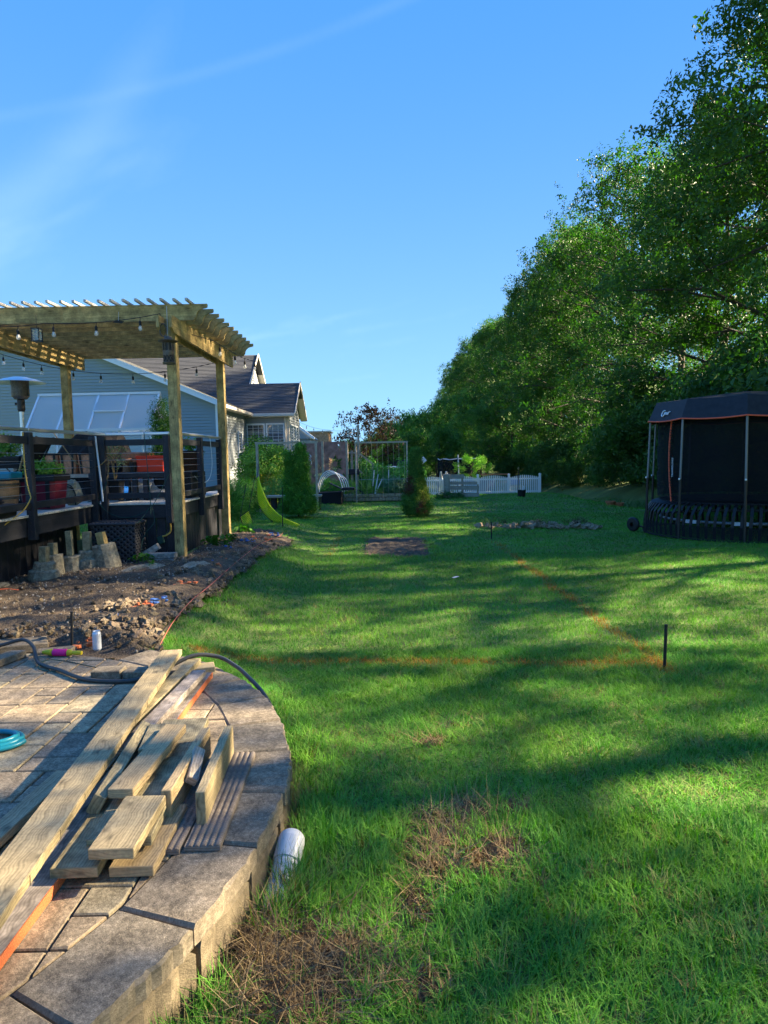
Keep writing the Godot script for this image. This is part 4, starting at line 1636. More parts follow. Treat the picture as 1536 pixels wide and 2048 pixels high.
func build_deck() -> void:
	rng.seed = 51
	var o := Vector3(-3.1, 0, -10.1)
	var deck := thing("timber_deck", "raised deck with black skirt boards, black rail posts and metal handrail", "deck", o)
	var s: Shape
	# deck boards
	var z := DZ + 0.03
	while z > -13.3:
		s = Shape.new(o)
		s.ou = rf(0, 4)
		s.bx(Vector3(-9.5, 0.832, z - 0.138), Vector3(DX + 0.03, 0.86 + rf(0, 0.002), z), 0.004)
		part("deck_board", s, M.deck_board, deck)
		z -= 0.144
	z = -6.2
	while z > DZ + 0.06:
		s = Shape.new(o)
		s.ou = rf(0, 4)
		s.bx(Vector3(-9.5, 0.832, maxf(z - 0.138, DZ + 0.034)), Vector3(LX + 0.03, 0.86 + rf(0, 0.002), z), 0.004)
		part("deck_board", s, M.deck_board, deck)
		z -= 0.144
	# rim joists
	for r in [[Vector3(LX, 0.63, DZ - 0.04), Vector3(DX, 0.83, DZ)], [Vector3(DX - 0.04, 0.63, -13.2), Vector3(DX, 0.83, DZ - 0.042)], [Vector3(LX - 0.04, 0.6, DZ + 0.002), Vector3(LX, 0.83, -6.2)]]:
		s = Shape.new(o)
		s.ou = rf(0, 4)
		s.bx(r[0], r[1], 0.003)
		part("rim_joist", s, M.deck_black, deck)
	# skirt of upright boards
	var x := DX - 0.04
	while x > LX - 0.1:
		s = Shape.new(o)
		s.ou = rf(0, 4)
		s.bx(Vector3(x - 0.14, -0.05, DZ - 0.075), Vector3(x, 0.63, DZ - 0.05 + rf(0, 0.004)), 0.003)
		part("skirt_board", s, M.deck_black, deck)
		x -= 0.148
	z = DZ - 0.08
	while z > -13.1:
		s = Shape.new(o)
		s.ou = rf(0, 4)
		s.bx(Vector3(DX - 0.075, -0.05, z - 0.14), Vector3(DX - 0.05 + rf(0, 0.004), 0.63, z), 0.003)
		part("skirt_board", s, M.deck_black, deck)
		z -= 0.148
	z = DZ - 0.04
	while z < -6.2:
		s = Shape.new(o)
		s.ou = rf(0, 4)
		s.bx(Vector3(LX - 0.36, -0.1, z), Vector3(LX - 0.335 + rf(0, 0.004), 0.62, z + 0.14), 0.003)
		part("skirt_board", s, M.deck_black, deck)
		z += 0.148
	# rail posts, bolted outside the rim
	var posts := [Vector3(DX - 0.09, 0, DZ + 0.05), Vector3(LX + 0.16, 0, DZ + 0.05), Vector3(LX + 0.05, 0, DZ + 0.12), Vector3(LX + 0.05, 0, -8.2), Vector3(LX + 0.05, 0, -6.3), Vector3(DX + 0.05, 0, -11.4), Vector3(DX + 0.05, 0, -12.72)]
	for p in posts:
		s = Shape.new(o)
		s.ou = rf(0, 4)
		s.bx(p + Vector3(-0.045, 0.56, -0.045), p + Vector3(0.045, 1.855, 0.045), 0.004)
		var po := part("rail_post", s, M.deck_black, deck)
		for y in [0.66, 0.77]:
			s = Shape.new(o)
			s.lathe(Transform3D(Basis(Vector3.RIGHT, Vector3.BACK, Vector3.DOWN), p + Vector3(0, y, 0.045)), [Vector2(0.011, 0), Vector2(0.011, 0.005), Vector2(0.0, 0.009)], 8)
			part("bolt", s, M.dark_metal, po)
	# rails and cables
	var runs := [[posts[0], posts[1]], [posts[2], posts[3]], [posts[3], posts[4]], [posts[0] + Vector3(0.14, 0, -0.05), posts[5]], [posts[5], posts[6]]]
	for r in runs:
		for yy in [[1.76, 0.09], [0.975, 0.085]]:
			s = Shape.new(o)
			s.ou = rf(0, 4)
			var d: Vector3 = (r[1] - r[0]).normalized() * 0.046
			s.bar(r[0] + d + Vector3(0, yy[0], 0), r[1] - d + Vector3(0, yy[0], 0), 0.038, yy[1], Vector3.UP, 0.003)
			part("rail", s, M.deck_black, deck)
		for k in 6:
			s = Shape.new(o)
			var y := 1.115 + k * 0.098
			s.tube([r[0] + Vector3(0, y, 0), r[1] + Vector3(0, y, 0)], 0.0028, -1, 4, false)
			part("rail_cable", s, M.steel, deck)
	# metal handrail over the posts, bent at the corners
	for r in [[Vector3(DX - 0.04, 1.885, DZ + 0.06), Vector3(LX + 0.2, 1.885, DZ + 0.06)], [Vector3(LX + 0.2, 1.885, DZ + 0.06), Vector3(LX + 0.04, 1.885, -8.2)], [Vector3(LX + 0.04, 1.885, -8.2), Vector3(LX + 0.04, 1.885, -5.9)], [Vector3(DX + 0.06, 1.885, -10.3), Vector3(DX + 0.06, 1.885, -12.9)]]:
		s = Shape.new(o)
		s.bar(r[0], r[1], 0.055, 0.042, Vector3.UP, 0.008)
		part("handrail", s, M.alu, deck)
	s = Shape.new(o)
	s.tube(curve_pts([Vector3(LX + 0.1, 1.86, DZ + 0.13), Vector3(LX + 0.12, 1.6, DZ + 0.14), Vector3(LX + 0.15, 1.2, DZ + 0.14), Vector3(LX + 0.16, 0.9, DZ + 0.13)], 3), 0.014, -1, 6)
	part("downpipe", s, M.white_alu, deck)


# ---------------------------------------------------------------- pergola
func build_pergola() -> void:
	rng.seed = 61
	var o := Vector3(-4.5, 0, -11.4)
	var per := thing("timber_pergola", "tan timber pergola with scalloped rafter tails over the deck", "pergola", o)
	var s: Shape
	for p in [Vector3(-3.0, -0.1, -9.96), Vector3(-3.0, -0.1, -12.88), Vector3(-5.9, 0.0, -12.9), Vector3(-5.9, 0.0, -9.96)]:
		s = Shape.new(o)
		s.ou = rf(0, 4); s.ov = rf(0, 1)
		s.bx(p + Vector3(-0.07, 0, -0.07), Vector3(p.x + 0.07, 3.5, p.z + 0.07), 0.006)
		part("post", s, M.pergola_wood, per)
	# pairs of beams either side of the posts
	for x in [-3.0, -5.9]:
		for sg in [-1.0, 1.0]:
			s = Shape.new(o)
			s.ou = rf(0, 4); s.ov = rf(0, 1)
			var xx: float = x + sg * 0.09
			s.prism(PackedVector2Array([Vector2(9.62, 3.5), Vector2(13.5, 3.5), Vector2(13.5, 3.27), Vector2(9.74, 3.27), Vector2(9.62, 3.33)]), Transform3D(Basis(Vector3(0, 0, -1), Vector3.UP, Vector3.RIGHT), Vector3(xx - 0.019, 0, 0)), 0.038)
			part("beam", s, M.pergola_wood, per)
	# rafters with a hollow cut at each tail
	for k in 11:
		var z := -10.08 - k * 0.35
		s = Shape.new(o)
		s.ou = rf(0, 4); s.ov = rf(0, 1)
		var poly := PackedVector2Array([Vector2(-2.5, 3.735), Vector2(-2.5, 3.69)])
		for i in 7:
			var a := PI / 2 * i / 6.0
			poly.append(Vector2(-2.535 - 0.13 * sin(a), 3.545 + 0.13 * cos(a)))
		poly.append(Vector2(-2.7, 3.503))
		poly.append(Vector2(-6.2, 3.503))
		poly.append(Vector2(-6.35, 3.6))
		poly.append(Vector2(-6.4, 3.735))
		s.prism(poly, Transform3D(Basis(), Vector3(0, 0, z - 0.019)), 0.038)
		part("rafter", s, M.pergola_wood, per)
	# blocking boards between rafters along the beams
	for x in [-2.93, -5.83]:
		for k in 10:
			s = Shape.new(o)
			s.ou = rf(0, 4)
			var z := -10.08 - k * 0.35
			s.bx(Vector3(x - 0.019, 3.505, z - 0.325), Vector3(x + 0.019, 3.68, z - 0.025))
			part("blocking", s, M.pergola_wood, per)
	# slats on top, running away from the patio
	for k in 22:
		var x := -2.74 - k * 0.178
		s = Shape.new(o)
		s.ou = rf(0, 4)
		s.bx(Vector3(x - 0.019, 3.737, -13.85), Vector3(x + 0.019, 3.775, -9.83 + rf(-0.02, 0.02)), 0.003)
		part("slat", s, M.slat_grey, per)
	# string lights
	string_lights("string_lights", "string of bulbs along the pergola's front rafter", sag(Vector3(-5.5, 3.44, -9.8), Vector3(-4.75, 3.45, -9.8), 0.03, 6) + sag(Vector3(-4.75, 3.45, -9.8), Vector3(-3.1, 3.55, -9.8), 0.05, 8).slice(1), [0.16, 0.37, 0.62, 0.88, 1.0])
	string_lights("string_lights", "string of bulbs hanging across the back of the pergola", sag(Vector3(-7.3, 3.6, -13.0), Vector3(-3.05, 3.32, -13.0), 0.32, 22), [0.05, 0.14, 0.22, 0.36, 0.48, 0.62, 0.76, 0.9])
	string_lights("string_lights", "short string of bulbs looped round the right rafter tails", [Vector3(-2.9, 3.4, -10.6), Vector3(-2.7, 3.4, -11.2), Vector3(-2.6, 3.35, -12.0), Vector3(-2.55, 3.34, -12.6), Vector3(-2.5, 3.36, -13.2), Vector3(-2.46, 3.4, -13.6)], [0.3, 0.55, 0.75, 0.97])
	lanterns()


func string_lights(called: String, label: String, pts: Array, at: Array) -> void:
	var c := Curve3D.new()
	for p in pts:
		c.add_point(p)
	var L := c.get_baked_length()
	var o := thing(called, label, "string lights", pts[0], "string lights on the pergola")
	var s := Shape.new(pts[0])
	s.tube(pts, 0.006, -1, 5)
	part("cable", s, M.black, o)
	for t in at:
		var p := c.sample_baked(L * t)
		s = Shape.new(pts[0])
		s.tube([p, p - Vector3(0.004, 0.05, 0)], 0.005, -1, 5)
		s.lathe(Transform3D(Basis(), p - Vector3(0.004, 0.115, 0)), [Vector2(0.0, 0), Vector2(0.019, 0), Vector2(0.02, 0.05), Vector2(0.012, 0.068), Vector2(0, 0.07)], 10)
		var so := part("socket", s, M.black, o)
		s = Shape.new(pts[0])
		s.lathe(Transform3D(Basis(), p - Vector3(0.004, 0.19, 0)), [Vector2(0, 0), Vector2(0.016, 0.004), Vector2(0.028, 0.02), Vector2(0.03, 0.035), Vector2(0.022, 0.06), Vector2(0.016, 0.076)], 12)
		part("bulb", s, M.glass_bulb, so)
		s = Shape.new(pts[0])
		s.lathe(Transform3D(Basis(), p - Vector3(0.004, 0.175, 0)), [Vector2(0.004, 0), Vector2(0.011, 0.02), Vector2(0.006, 0.05)], 6)
		part("filament", s, M.filament, so)


func lanterns() -> void:
	# storm lantern on a hook at the front right post
	var o := Vector3(-2.97, 2.83, -9.68)
	var la := thing("storm_lantern", "dark metal storm lantern with a wide cap hanging by the front post", "lantern", o)
	var s := Shape.new()
	s.lathe(Transform3D(), [Vector2(0, 0), Vector2(0.085, 0), Vector2(0.09, 0.02), Vector2(0.075, 0.03)], 16)
	s.lathe(Transform3D(Basis(), Vector3(0, 0.29, 0)), [Vector2(0.075, 0), Vector2(0.085, 0.012), Vector2(0.135, 0.018), Vector2(0.14, 0.03), Vector2(0.06, 0.055), Vector2(0.05, 0.09), Vector2(0, 0.1)], 16)
	part("cap_and_base", s, M.bronze, la)
	s = Shape.new()
	for k in 10:
		var a := TAU * k / 10
		var b := TAU * (k + 1) / 10
		var A := Vector3(cos(a), 0, sin(a)) * 0.074
		var B := Vector3(cos(b), 0, sin(b)) * 0.074
		s.tube([A + Vector3(0, 0.03, 0), B + Vector3(0, 0.12, 0)], 0.006, -1, 4)
		s.tube([B + Vector3(0, 0.03, 0), A + Vector3(0, 0.12, 0)], 0.006, -1, 4)
		s.tube([A + Vector3(0, 0.18, 0), A + Vector3(0, 0.29, 0)], 0.01, -1, 4)
	s.lathe(Transform3D(Basis(), Vector3(0, 0.118, 0)), [Vector2(0.078, 0), Vector2(0.08, 0.06), Vector2(0.078, 0.066)], 16)
	part("pierced_body", s, M.bronze, la)
	s = Shape.new()
	s.lathe(Transform3D(), [Vector2(0.066, 0.03), Vector2(0.068, 0.29)], 12)
	part("liner", s, M.dark_metal, la)
	s = Shape.new()
	var ring := []
	for k in 13:
		var a := TAU * k / 12
		ring.append(Vector3(-0.06 + cos(a) * 0.05, 0.47 + sin(a) * 0.09, 0))
	s.tube(ring, 0.011, -1, 6)
	part("handle", s, M.bronze, la)
	s = Shape.new()
	s.tube([Vector3(0.0, 0.385, 0), Vector3(0, 0.8, 0.0)], 0.004, -1, 5)
	part("hanging_wire", s, M.steel, la)
	# square glass lantern
	o = Vector3(-4.83, 3.2, -9.75)
	la = thing("box_lantern", "small square glass lantern hanging under the pergola beside a bulb", "lantern", o)
	s = Shape.new()
	for x in [-1, 1]:
		for z in [-1, 1]:
			s.bx(Vector3(x * 0.05 - 0.006, 0, z * 0.05 - 0.006), Vector3(x * 0.05 + 0.006, 0.16, z * 0.05 + 0.006))
	s.bx(Vector3(-0.06, -0.012, -0.06), Vector3(0.06, 0.0, 0.06))
	s.bx(Vector3(-0.062, 0.16, -0.062), Vector3(0.062, 0.172, 0.062))
	s.tube([Vector3(0, 0.172, 0), Vector3(0, 0.36, 0)], 0.004, -1, 4)
	part("frame", s, M.dark_metal, la)
	s = Shape.new()
	s.bx(Vector3(-0.045, 0.002, -0.045), Vector3(0.045, 0.158, 0.045))
	part("glass", s, M.clear, la)
	# solar light hung below the rafter
	o = Vector3(-3.68, 3.44, -9.76)
	la = thing("solar_light", "small black solar light cap hanging over a bulb", "light", o)
	s = Shape.new()
	s.box(Transform3D(Basis(Vector3.UP, 0.6), Vector3.ZERO), Vector3(0.12, 0.012, 0.12), 0.003)
	part("cap", s, M.black, la)
	s = Shape.new()
	s.tube([Vector3.ZERO, Vector3(0.01, 0.14, 0)], 0.003, -1, 4)
	part("wire", s, M.steel, la)


# ---------------------------------------------------------------- small things on the patio
func build_patio_things() -> void:
	rng.seed = 71
	var s: Shape
	# drink can
	var o := Vector3(-2.28, 0.003, -5.26)
	var can := thing("drink_can", "pale blue and silver drink can standing on the far edge of the patio", "can", o)
	s = Shape.new()
	s.lathe(Transform3D(), [Vector2(0, 0.006), Vector2(0.022, 0.0), Vector2(0.026, 0.004), Vector2(0.033, 0.014), Vector2(0.033, 0.135), Vector2(0.027, 0.15), Vector2(0.0265, 0.157), Vector2(0.024, 0.157), Vector2(0.023, 0.152), Vector2(0, 0.151)], 24)
	part("body", s, M.can_paint, can)
	s = Shape.new()
	for k in 26:
		var a := -PI / 2 + rf(-1.2, 1.5)
		var y := rf(0.025, 0.125)
		var w := rf(0.05, 0.3)
		s.lathe_arc(Vector3(0, y, 0), 0.0333, a, a + w, rf(0.002, 0.006))
	part("print", s, M.can_print, can)
	s = Shape.new()
	s.box(Transform3D(Basis(), Vector3(0.004, 0.1535, 0)), Vector3(0.02, 0.0016, 0.012), 0.0006)
	part("pull_tab", s, M.alu, can)
	# string reel
	o = Vector3(-2.5, 0.028, -5.13)
	var reel := thing("string_reel", "yellow plastic reel wound with bright pink mason's line on the patio", "reel", o)
	var t := Transform3D(Basis(Vector3.UP, -0.12) * Basis(Vector3.BACK, -PI / 2), Vector3.ZERO)
	s = Shape.new()
	s.lathe(t, [Vector2(0, -0.155), Vector2(0.012, -0.155), Vector2(0.02, -0.12), Vector2(0.027, -0.08), Vector2(0.02, -0.07), Vector2(0.018, 0.05), Vector2(0.027, 0.055), Vector2(0.024, 0.07), Vector2(0.014, 0.09), Vector2(0.017, 0.13), Vector2(0.015, 0.165), Vector2(0, 0.168)], 12, false)
	part("spool", s, M.yellow_plastic, reel)
	s = Shape.new()
	var prof := [Vector2(0.018, -0.07)]
	for k in 12:
		prof.append(Vector2(0.0265 + 0.002 * (k % 2), -0.065 + k * 0.0095))
	prof.append(Vector2(0.018, 0.05))
	s.lathe(t, prof, 14)
	part("wound_line", s, M.pink_print, reel)
	# loose pavers
	loose_paver("concrete paver lying on the patio left of the longest plank", Vector3(-1.915, 0.0, -4.58), Vector3(0.2, 0.066, 0.13), 0.03, 0.0)
	loose_paver("concrete paver with its end under the longest plank", Vector3(-1.7, 0.0, -4.57), Vector3(0.19, 0.06, 0.12), -0.06, 0.0)
	loose_paver("loose grey paver at the left frame edge beside the black hose", Vector3(-2.86, 0.002, -4.98), Vector3(0.14, 0.055, 0.3), -0.25, 0.05)
	loose_paver("loose cap block set askew in the gap at the patio's far left corner", Vector3(-3.05, -0.06, -5.55), Vector3(0.42, 0.07, 0.28), 0.5, -0.06)
	loose_paver("tan paver tilted beside the string reel", Vector3(-2.62, -0.04, -5.26), Vector3(0.28, 0.06, 0.14), 0.2, 0.02)
	# black garden hose
	var pts := curve_pts([Vector3(-3.3, 0.02, -5.3), Vector3(-3.06, 0.05, -5.29), Vector3(-2.88, 0.09, -5.3), Vector3(-2.75, 0.06, -5.2), Vector3(-2.56, 0.02, -4.9), Vector3(-2.31, 0.018, -4.71), Vector3(-2.02, 0.018, -4.49), Vector3(-1.69, 0.018, -4.46), Vector3(-1.52, 0.05, -4.62), Vector3(-1.36, 0.105, -4.72), Vector3(-1.2, 0.07, -4.78), Vector3(-1.06, 0.03, -4.68), Vector3(-0.93, 0.0, -4.5), Vector3(-0.79, -0.06, -4.3), Vector3(-0.62, -0.22, -4.0)], 5)
	s = Shape.new(pts[0])
	s.tube(pts, 0.0145, -1, 8)
	solo("garden_hose", s, M.hose_black, "black garden hose running over the patio and under the planks", "hose")
	# thin green cord loop and black edging strip
	pts = curve_pts([Vector3(-2.35, 0.008, -4.72), Vector3(-2.5, 0.01, -4.78), Vector3(-2.52, 0.03, -4.92), Vector3(-2.42, 0.008, -4.98), Vector3(-2.1, 0.008, -4.8), Vector3(-1.95, 0.008, -4.75)], 6)
	s = Shape.new(pts[0])
	s.tube(pts, 0.004, -1, 5)
	solo("garden_wire", s, M.green_cord, "thin dark green cord lying on the patio across the black hose", "cord")
	# coil of teal hose
	pts = []
	for k in 60:
		var a := TAU * k / 22.0
		var r := 0.19 - 0.0011 * k
		pts.append(Vector3(-2.12 + cos(a) * r, 0.016 + 0.003 * sin(a * 0.5) + 0.012 * int(k / 22), -3.5 + sin(a) * r * 0.75))
	s = Shape.new(Vector3(-2.12, 0, -3.5))
	s.tube(pts, 0.0135, -1, 8)
	solo("teal_hose", s, M.teal, "coiled teal blue hose at the left frame edge on the pavers", "hose")
	# white drain pipe end in the grass
	o = Vector3(-0.44, -0.22, -2.5)
	var pipe := thing("drain_pipe", "white plastic drain pipe end poking out of the lawn beside the patio", "pipe", o)
	var a0 := Vector3(-0.46, -0.29, -2.42)
	var a1 := Vector3(-0.415, -0.115, -2.78)
	var dd := (a1 - a0).normalized()
	var side := dd.cross(Vector3.UP).normalized()
	t = Transform3D(Basis(side, dd, side.cross(dd)), a0 - o)
	var L := a0.distance_to(a1)
	s = Shape.new()
	s.lathe(t, [Vector2(0.052, 0), Vector2(0.052, L - 0.13)], 28)
	part("pipe", s, M.pvc, pipe)
	s = Shape.new()
	s.lathe(t, [Vector2(0.052, L - 0.13), Vector2(0.0575, L - 0.128), Vector2(0.0575, L - 0.035), Vector2(0.053, L - 0.014), Vector2(0.04, L), Vector2(0, L + 0.002)], 28)
	part("end_cap", s, M.pvc, pipe)
	# garden stakes
	stake("black metal stake standing in the lawn at the near end of the orange line", Vector3(2.25, -0.28, -5.4), 0.36, 0.013, 0.01)
	stake("black metal stake at the far end of the orange line on the lawn", Vector3(2.23, -0.28, -14.1), 0.36, 0.014, 0.0)
	stake("dark metal stake driven in behind the patio edge beside the can", Vector3(-2.56, -0.05, -5.42), 0.33, 0.011, 0.02)
	stake("short stake in the grass beside the yellow hammock", Vector3(-2.24, -0.25, -14.9), 0.5, 0.012, 0.01)
	stake("thin green stake between hammock and arborvitae", Vector3(-2.72, -0.22, -18.2), 0.95, 0.009, 0.02)
	# rod with a square head lying over the earth
	o = Vector3(-2.3, 0.0, -6.4)
	var rod := thing("stake_rod", "long black rod with a square head lying across the bare earth", "rod", o)
	s = Shape.new(o)
	s.tube([Vector3(-4.3, 0.0, -7.2), Vector3(-2.35, 0.03, -6.42)], 0.011, -1, 6)
	part("rod", s, M.rubber, rod)
	s = Shape.new(o)
	s.box(Transform3D(Basis(Vector3.UP, 0.4), Vector3(-2.28, 0.035, -6.42)), Vector3(0.11, 0.07, 0.1), 0.006)
	part("head", s, M.rubber, rod)
	s = Shape.new(o)
	s.lathe(Transform3D(Basis(), Vector3(-2.28, 0.071, -6.42)), [Vector2(0.03, 0), Vector2(0.03, 0.006), Vector2(0.018, 0.007), Vector2(0.016, 0.002), Vector2(0, 0.001)], 12)
	part("socket", s, M.dark_metal, rod)


func loose_paver(label: String, at: Vector3, size: Vector3, turn: float, lean: float) -> void:
	var s := Shape.new(at)
	s.box(Transform3D(Basis(Vector3.UP, turn) * Basis(Vector3.BACK, lean), at + Vector3(0, size.y * 0.5, 0)), size, 0.006)
	solo("loose_paver", s, M.cap1, label, "paver", "loose pavers")


func stake(label: String, at: Vector3, h: float, r: float, lean: float) -> void:
	var s := Shape.new(at)
	s.tube([at - Vector3(0, 0.05, 0), at + Vector3(lean, h, 0)], r, r, 6)
	s.lathe(Transform3D(Basis(), at + Vector3(lean, h, 0)), [Vector2(r * 1.15, -0.012), Vector2(r * 1.15, 0.002), Vector2(0, 0.006)], 6)
	solo("garden_stake", s, M.rubber, label, "stake")


# ---------------------------------------------------------------- by the deck, on the earth
func pier(label: String, at: Vector3, rr: float, h: float, stub: Vector3, lean: Basis, stepped: bool) -> void:
	var o := thing("concrete_pier", label, "pier", at, "old deck footings")
	var r := rng.randi()
	var s := Shape.new()
	var fn := FastNoiseLite.new()
	fn.seed = r % 1000
	fn.frequency = 2.0
	var prof: Array
	if stepped:
		prof = [Vector2(rr * 0.8, -0.05), Vector2(rr * 1.15, 0.05 * h), Vector2(rr * 1.2, 0.4 * h), Vector2(rr * 1.12, 0.62 * h), Vector2(rr * 0.82, 0.7 * h), Vector2(rr * 0.78, 0.96 * h), Vector2(rr * 0.7, h), Vector2(0, h)]
	else:
		prof = [Vector2(rr * 0.98, -0.05), Vector2(rr * 1.02, 0.3 * h), Vector2(rr * 0.94, 0.7 * h), Vector2(rr * 0.93, 0.95 * h), Vector2(rr * 0.86, h), Vector2(0, h)]
	var g := []
	for i in prof.size():
		var row := []
		for j in 19:
			var a := TAU * (j % 18) / 18
			var d: Vector3 = Vector3(cos(a), 0, sin(a)) * prof[i].x
			var k := 1.0 + 0.16 * fn.get_noise_3d(d.x * 5.0, prof[i].y * 9.0, d.z * 5.0)
			row.append(lean * Vector3(d.x * k, prof[i].y + 0.03 * fn.get_noise_3d(d.x * 7.0, 3.0, d.z * 7.0), d.z * k))
		g.append(row)
	for i in prof.size() - 1:
		for j in 18:
			s.face([g[i][j], g[i][j + 1], g[i + 1][j + 1], g[i + 1][j]], lean * Vector3(0, (prof[i].y + prof[i + 1].y) * 0.5 - (0.05 if i == prof.size() - 2 else 0.0), 0))
	part("footing", s, M.concrete, o)
	s = Shape.new()
	s.ou = rf(0, 4)
	s.box(Transform3D(lean * Basis(Vector3.UP, rf(-0.3, 0.3)), lean * Vector3(0, h + stub.y * 0.5 - 0.01, 0)), stub, 0.004)
	part("post_stub", s, M.lumber_green if r % 2 else M.pergola_wood, o)


func build_dirt_things() -> void:
	rng.seed = 81
	pier("nearest old concrete footing with a broad collar and a leaning wood stub", Vector3(-4.22, -0.03, -8.32), 0.155, 0.3, Vector3(0.09, 0.2, 0.09), Basis(Vector3.BACK, -0.06), true)
	pier("footing with a short wood stub half hidden behind the nearest one", Vector3(-4.3, -0.02, -8.75), 0.13, 0.32, Vector3(0.09, 0.16, 0.09), Basis(), false)
	pier("footing with a tall thin wood stub, third from the left", Vector3(-4.17, -0.03, -8.98), 0.14, 0.28, Vector3(0.075, 0.34, 0.075), Basis(Vector3.BACK, 0.03), false)
	pier("stepped round footing with a square stub, fourth from the left", Vector3(-4.0, -0.02, -9.1), 0.145, 0.32, Vector3(0.1, 0.26, 0.1), Basis(), true)
	pier("footing tipped to the left with an orange tan stub beside the wicker box", Vector3(-3.73, -0.02, -9.15), 0.16, 0.4, Vector3(0.1, 0.18, 0.1), Basis(Vector3.BACK, 0.2), false)
	# woven black box
	var o := Vector3(-3.83, -0.02, -9.75)
	var w := thing("wicker_box", "black woven wicker storage box standing against the deck skirt", "storage box", o)
	var s := Shape.new()
	var hx := 0.31
	var hz := 0.2
	s.bx(Vector3(-hx + 0.02, 0, -hz + 0.02), Vector3(hx - 0.02, 0.6, hz - 0.02))
	part("core", s, M.black_matt, w)
	s = Shape.new()
	for row in 16:
		var y := 0.02 + row * 0.038
		for side in 3:
			var n := 14 if side == 0 else 9
			for k in n:
				if (k + row) % 2 == 0:
					continue
				var f := (k + 0.5) / n * 2.0 - 1.0
				if side == 0:
					s.lump(Vector3(f * hx, y, hz), Vector3(0.036, 0.017, 0.014), 0.0, 1, 3, 6)
				else:
					s.lump(Vector3((1 if side == 1 else -1) * hx, y, f * hz), Vector3(0.014, 0.017, 0.034), 0.0, 1, 3, 6)
		s.tube([Vector3(-hx, y + 0.019, hz - 0.003), Vector3(hx, y + 0.019, hz - 0.003)], 0.009, -1, 5)
		s.tube([Vector3(hx - 0.003, y + 0.019, hz), Vector3(hx - 0.003, y + 0.019, -hz)], 0.009, -1, 5)
	var wv := part("weave", s, M.wicker, w)
	wv.set_meta("kind", "stuff")
	s = Shape.new()
	s.box(Transform3D(Basis(), Vector3(0, 0.625, 0)), Vector3(hx * 2 + 0.05, 0.04, hz * 2 + 0.05), 0.012)
	for k in 12:
		s.tube([Vector3(-hx + 0.02 + k * 0.053, 0.646, -hz), Vector3(-hx + 0.02 + k * 0.053, 0.646, hz)], 0.012, -1, 5)
	part("lid", s, M.wicker, w)
	# offcuts beside the pergola post
	board("timber_offcut", "grey wood block leaning against another beside the pergola post", Vector3(-3.62, 0.1, -9.72), Vector3(-3.28, 0.3, -9.75), 0.1, 0.09, M.lumber_grey, "wood blocks by the post")
	board("timber_offcut", "upper of two flat grey wood blocks beside the pergola post", Vector3(-3.38, 0.175, -9.62), Vector3(-2.97, 0.18, -9.6), 0.13, 0.07, M.lumber_grey, "wood blocks by the post")
	board("timber_offcut", "lower of two flat grey wood blocks lying on the earth", Vector3(-3.4, 0.1, -9.62), Vector3(-2.98, 0.1, -9.6), 0.14, 0.075, M.lumber_grey, "wood blocks by the post")
	# flat stone slabs in the earth
	for q in [[Vector3(-3.25, 0.06, -8.9), Vector3(0.3, 0.05, 0.18), 0.2, "flat grey stone slab lying on the earth in front of the wicker box"], [Vector3(-2.55, 0.06, -9.0), Vector3(0.22, 0.06, 0.2), 0.5, "grey rubble slab in the turned earth near the pergola post"], [Vector3(-4.55, 0.04, -7.75), Vector3(0.2, 0.08, 0.14), 1.0, "grey stone at the left frame edge below the deck"]]:
		s = Shape.new(q[0])
		s.lump(q[0], q[1], 0.9, int(q[2] * 50), 5, 9, Basis(Vector3.UP, q[2]) * Basis(Vector3.BACK, 0.15))
		solo("stone_slab", s, M.concrete, q[3], "stone")
	# lumps of clay along the lawn's edge
	s = Shape.new(Vector3(-2.3, 0, -7.5))
	for k in 150:
		var q := rf(0, 1)
		var x := -2.25 + rng.randfn() * 0.24
		var z := lerpf(-5.55, -10.2, q)
		if k % 7 == 0:
			x = rf(-3.3, -2.0)
			z = rf(-5.5, -6.1)
		if x > -1.97:
			continue
		var r := 0.014 + 0.055 * pow(rng.randf(), 3.0)
		s.lump(Vector3(x, H(x, z) + r * 0.4 + 0.03, z), Vector3(r, r * rf(0.5, 0.85), r * rf(0.7, 1.0)), 1.5, k * 13 + 2, 6, 9, Basis(Vector3.UP, k * 1.0))
	struct_mesh("clay_lumps", s, M.clod, "stuff")
	# sprayed orange and blue marks
	for q in [["orange_paint", Vector3(-2.36, 0.06, -6.55), 0.14], ["orange_paint", Vector3(-2.28, 0.07, -7.7), 0.1], ["orange_paint", Vector3(-2.3, 0.06, -9.0), 0.12], ["orange_paint", Vector3(-2.45, -0.02, -5.5), 0.13], ["orange_paint", Vector3(-2.25, 0.04, -12.4), 0.16], ["orange_paint", Vector3(-2.35, 0.06, -9.6), 0.12], ["blue_paint", Vector3(-2.28, 0.08, -6.75), 0.12], ["blue_paint", Vector3(-2.45, 0.07, -6.1), 0.08], ["blue_paint", Vector3(-2.55, 0.05, -10.9), 0.12], ["blue_paint", Vector3(-2.4, 0.05, -11.8), 0.14], ["blue_paint", Vector3(-2.1, 0.04, -12.9), 0.1], ["blue_paint", Vector3(-2.3, 0.07, -9.3), 0.1]]:
		s = Shape.new(q[1])
		for k in 9:
			var c: Vector3 = q[1] + Vector3(rf(-1, 1), rf(-0.2, 0.35), rf(-1, 1)) * q[2]
			s.lump(c, Vector3(rf(0.015, 0.045), rf(0.008, 0.022), rf(0.015, 0.04)), 0.8, k, 3, 6)
		var nm: String = q[0].replace("_paint", "")
		var mi := struct_mesh("sprayed_" + nm + "_mark", s, M[q[0]], "stuff")
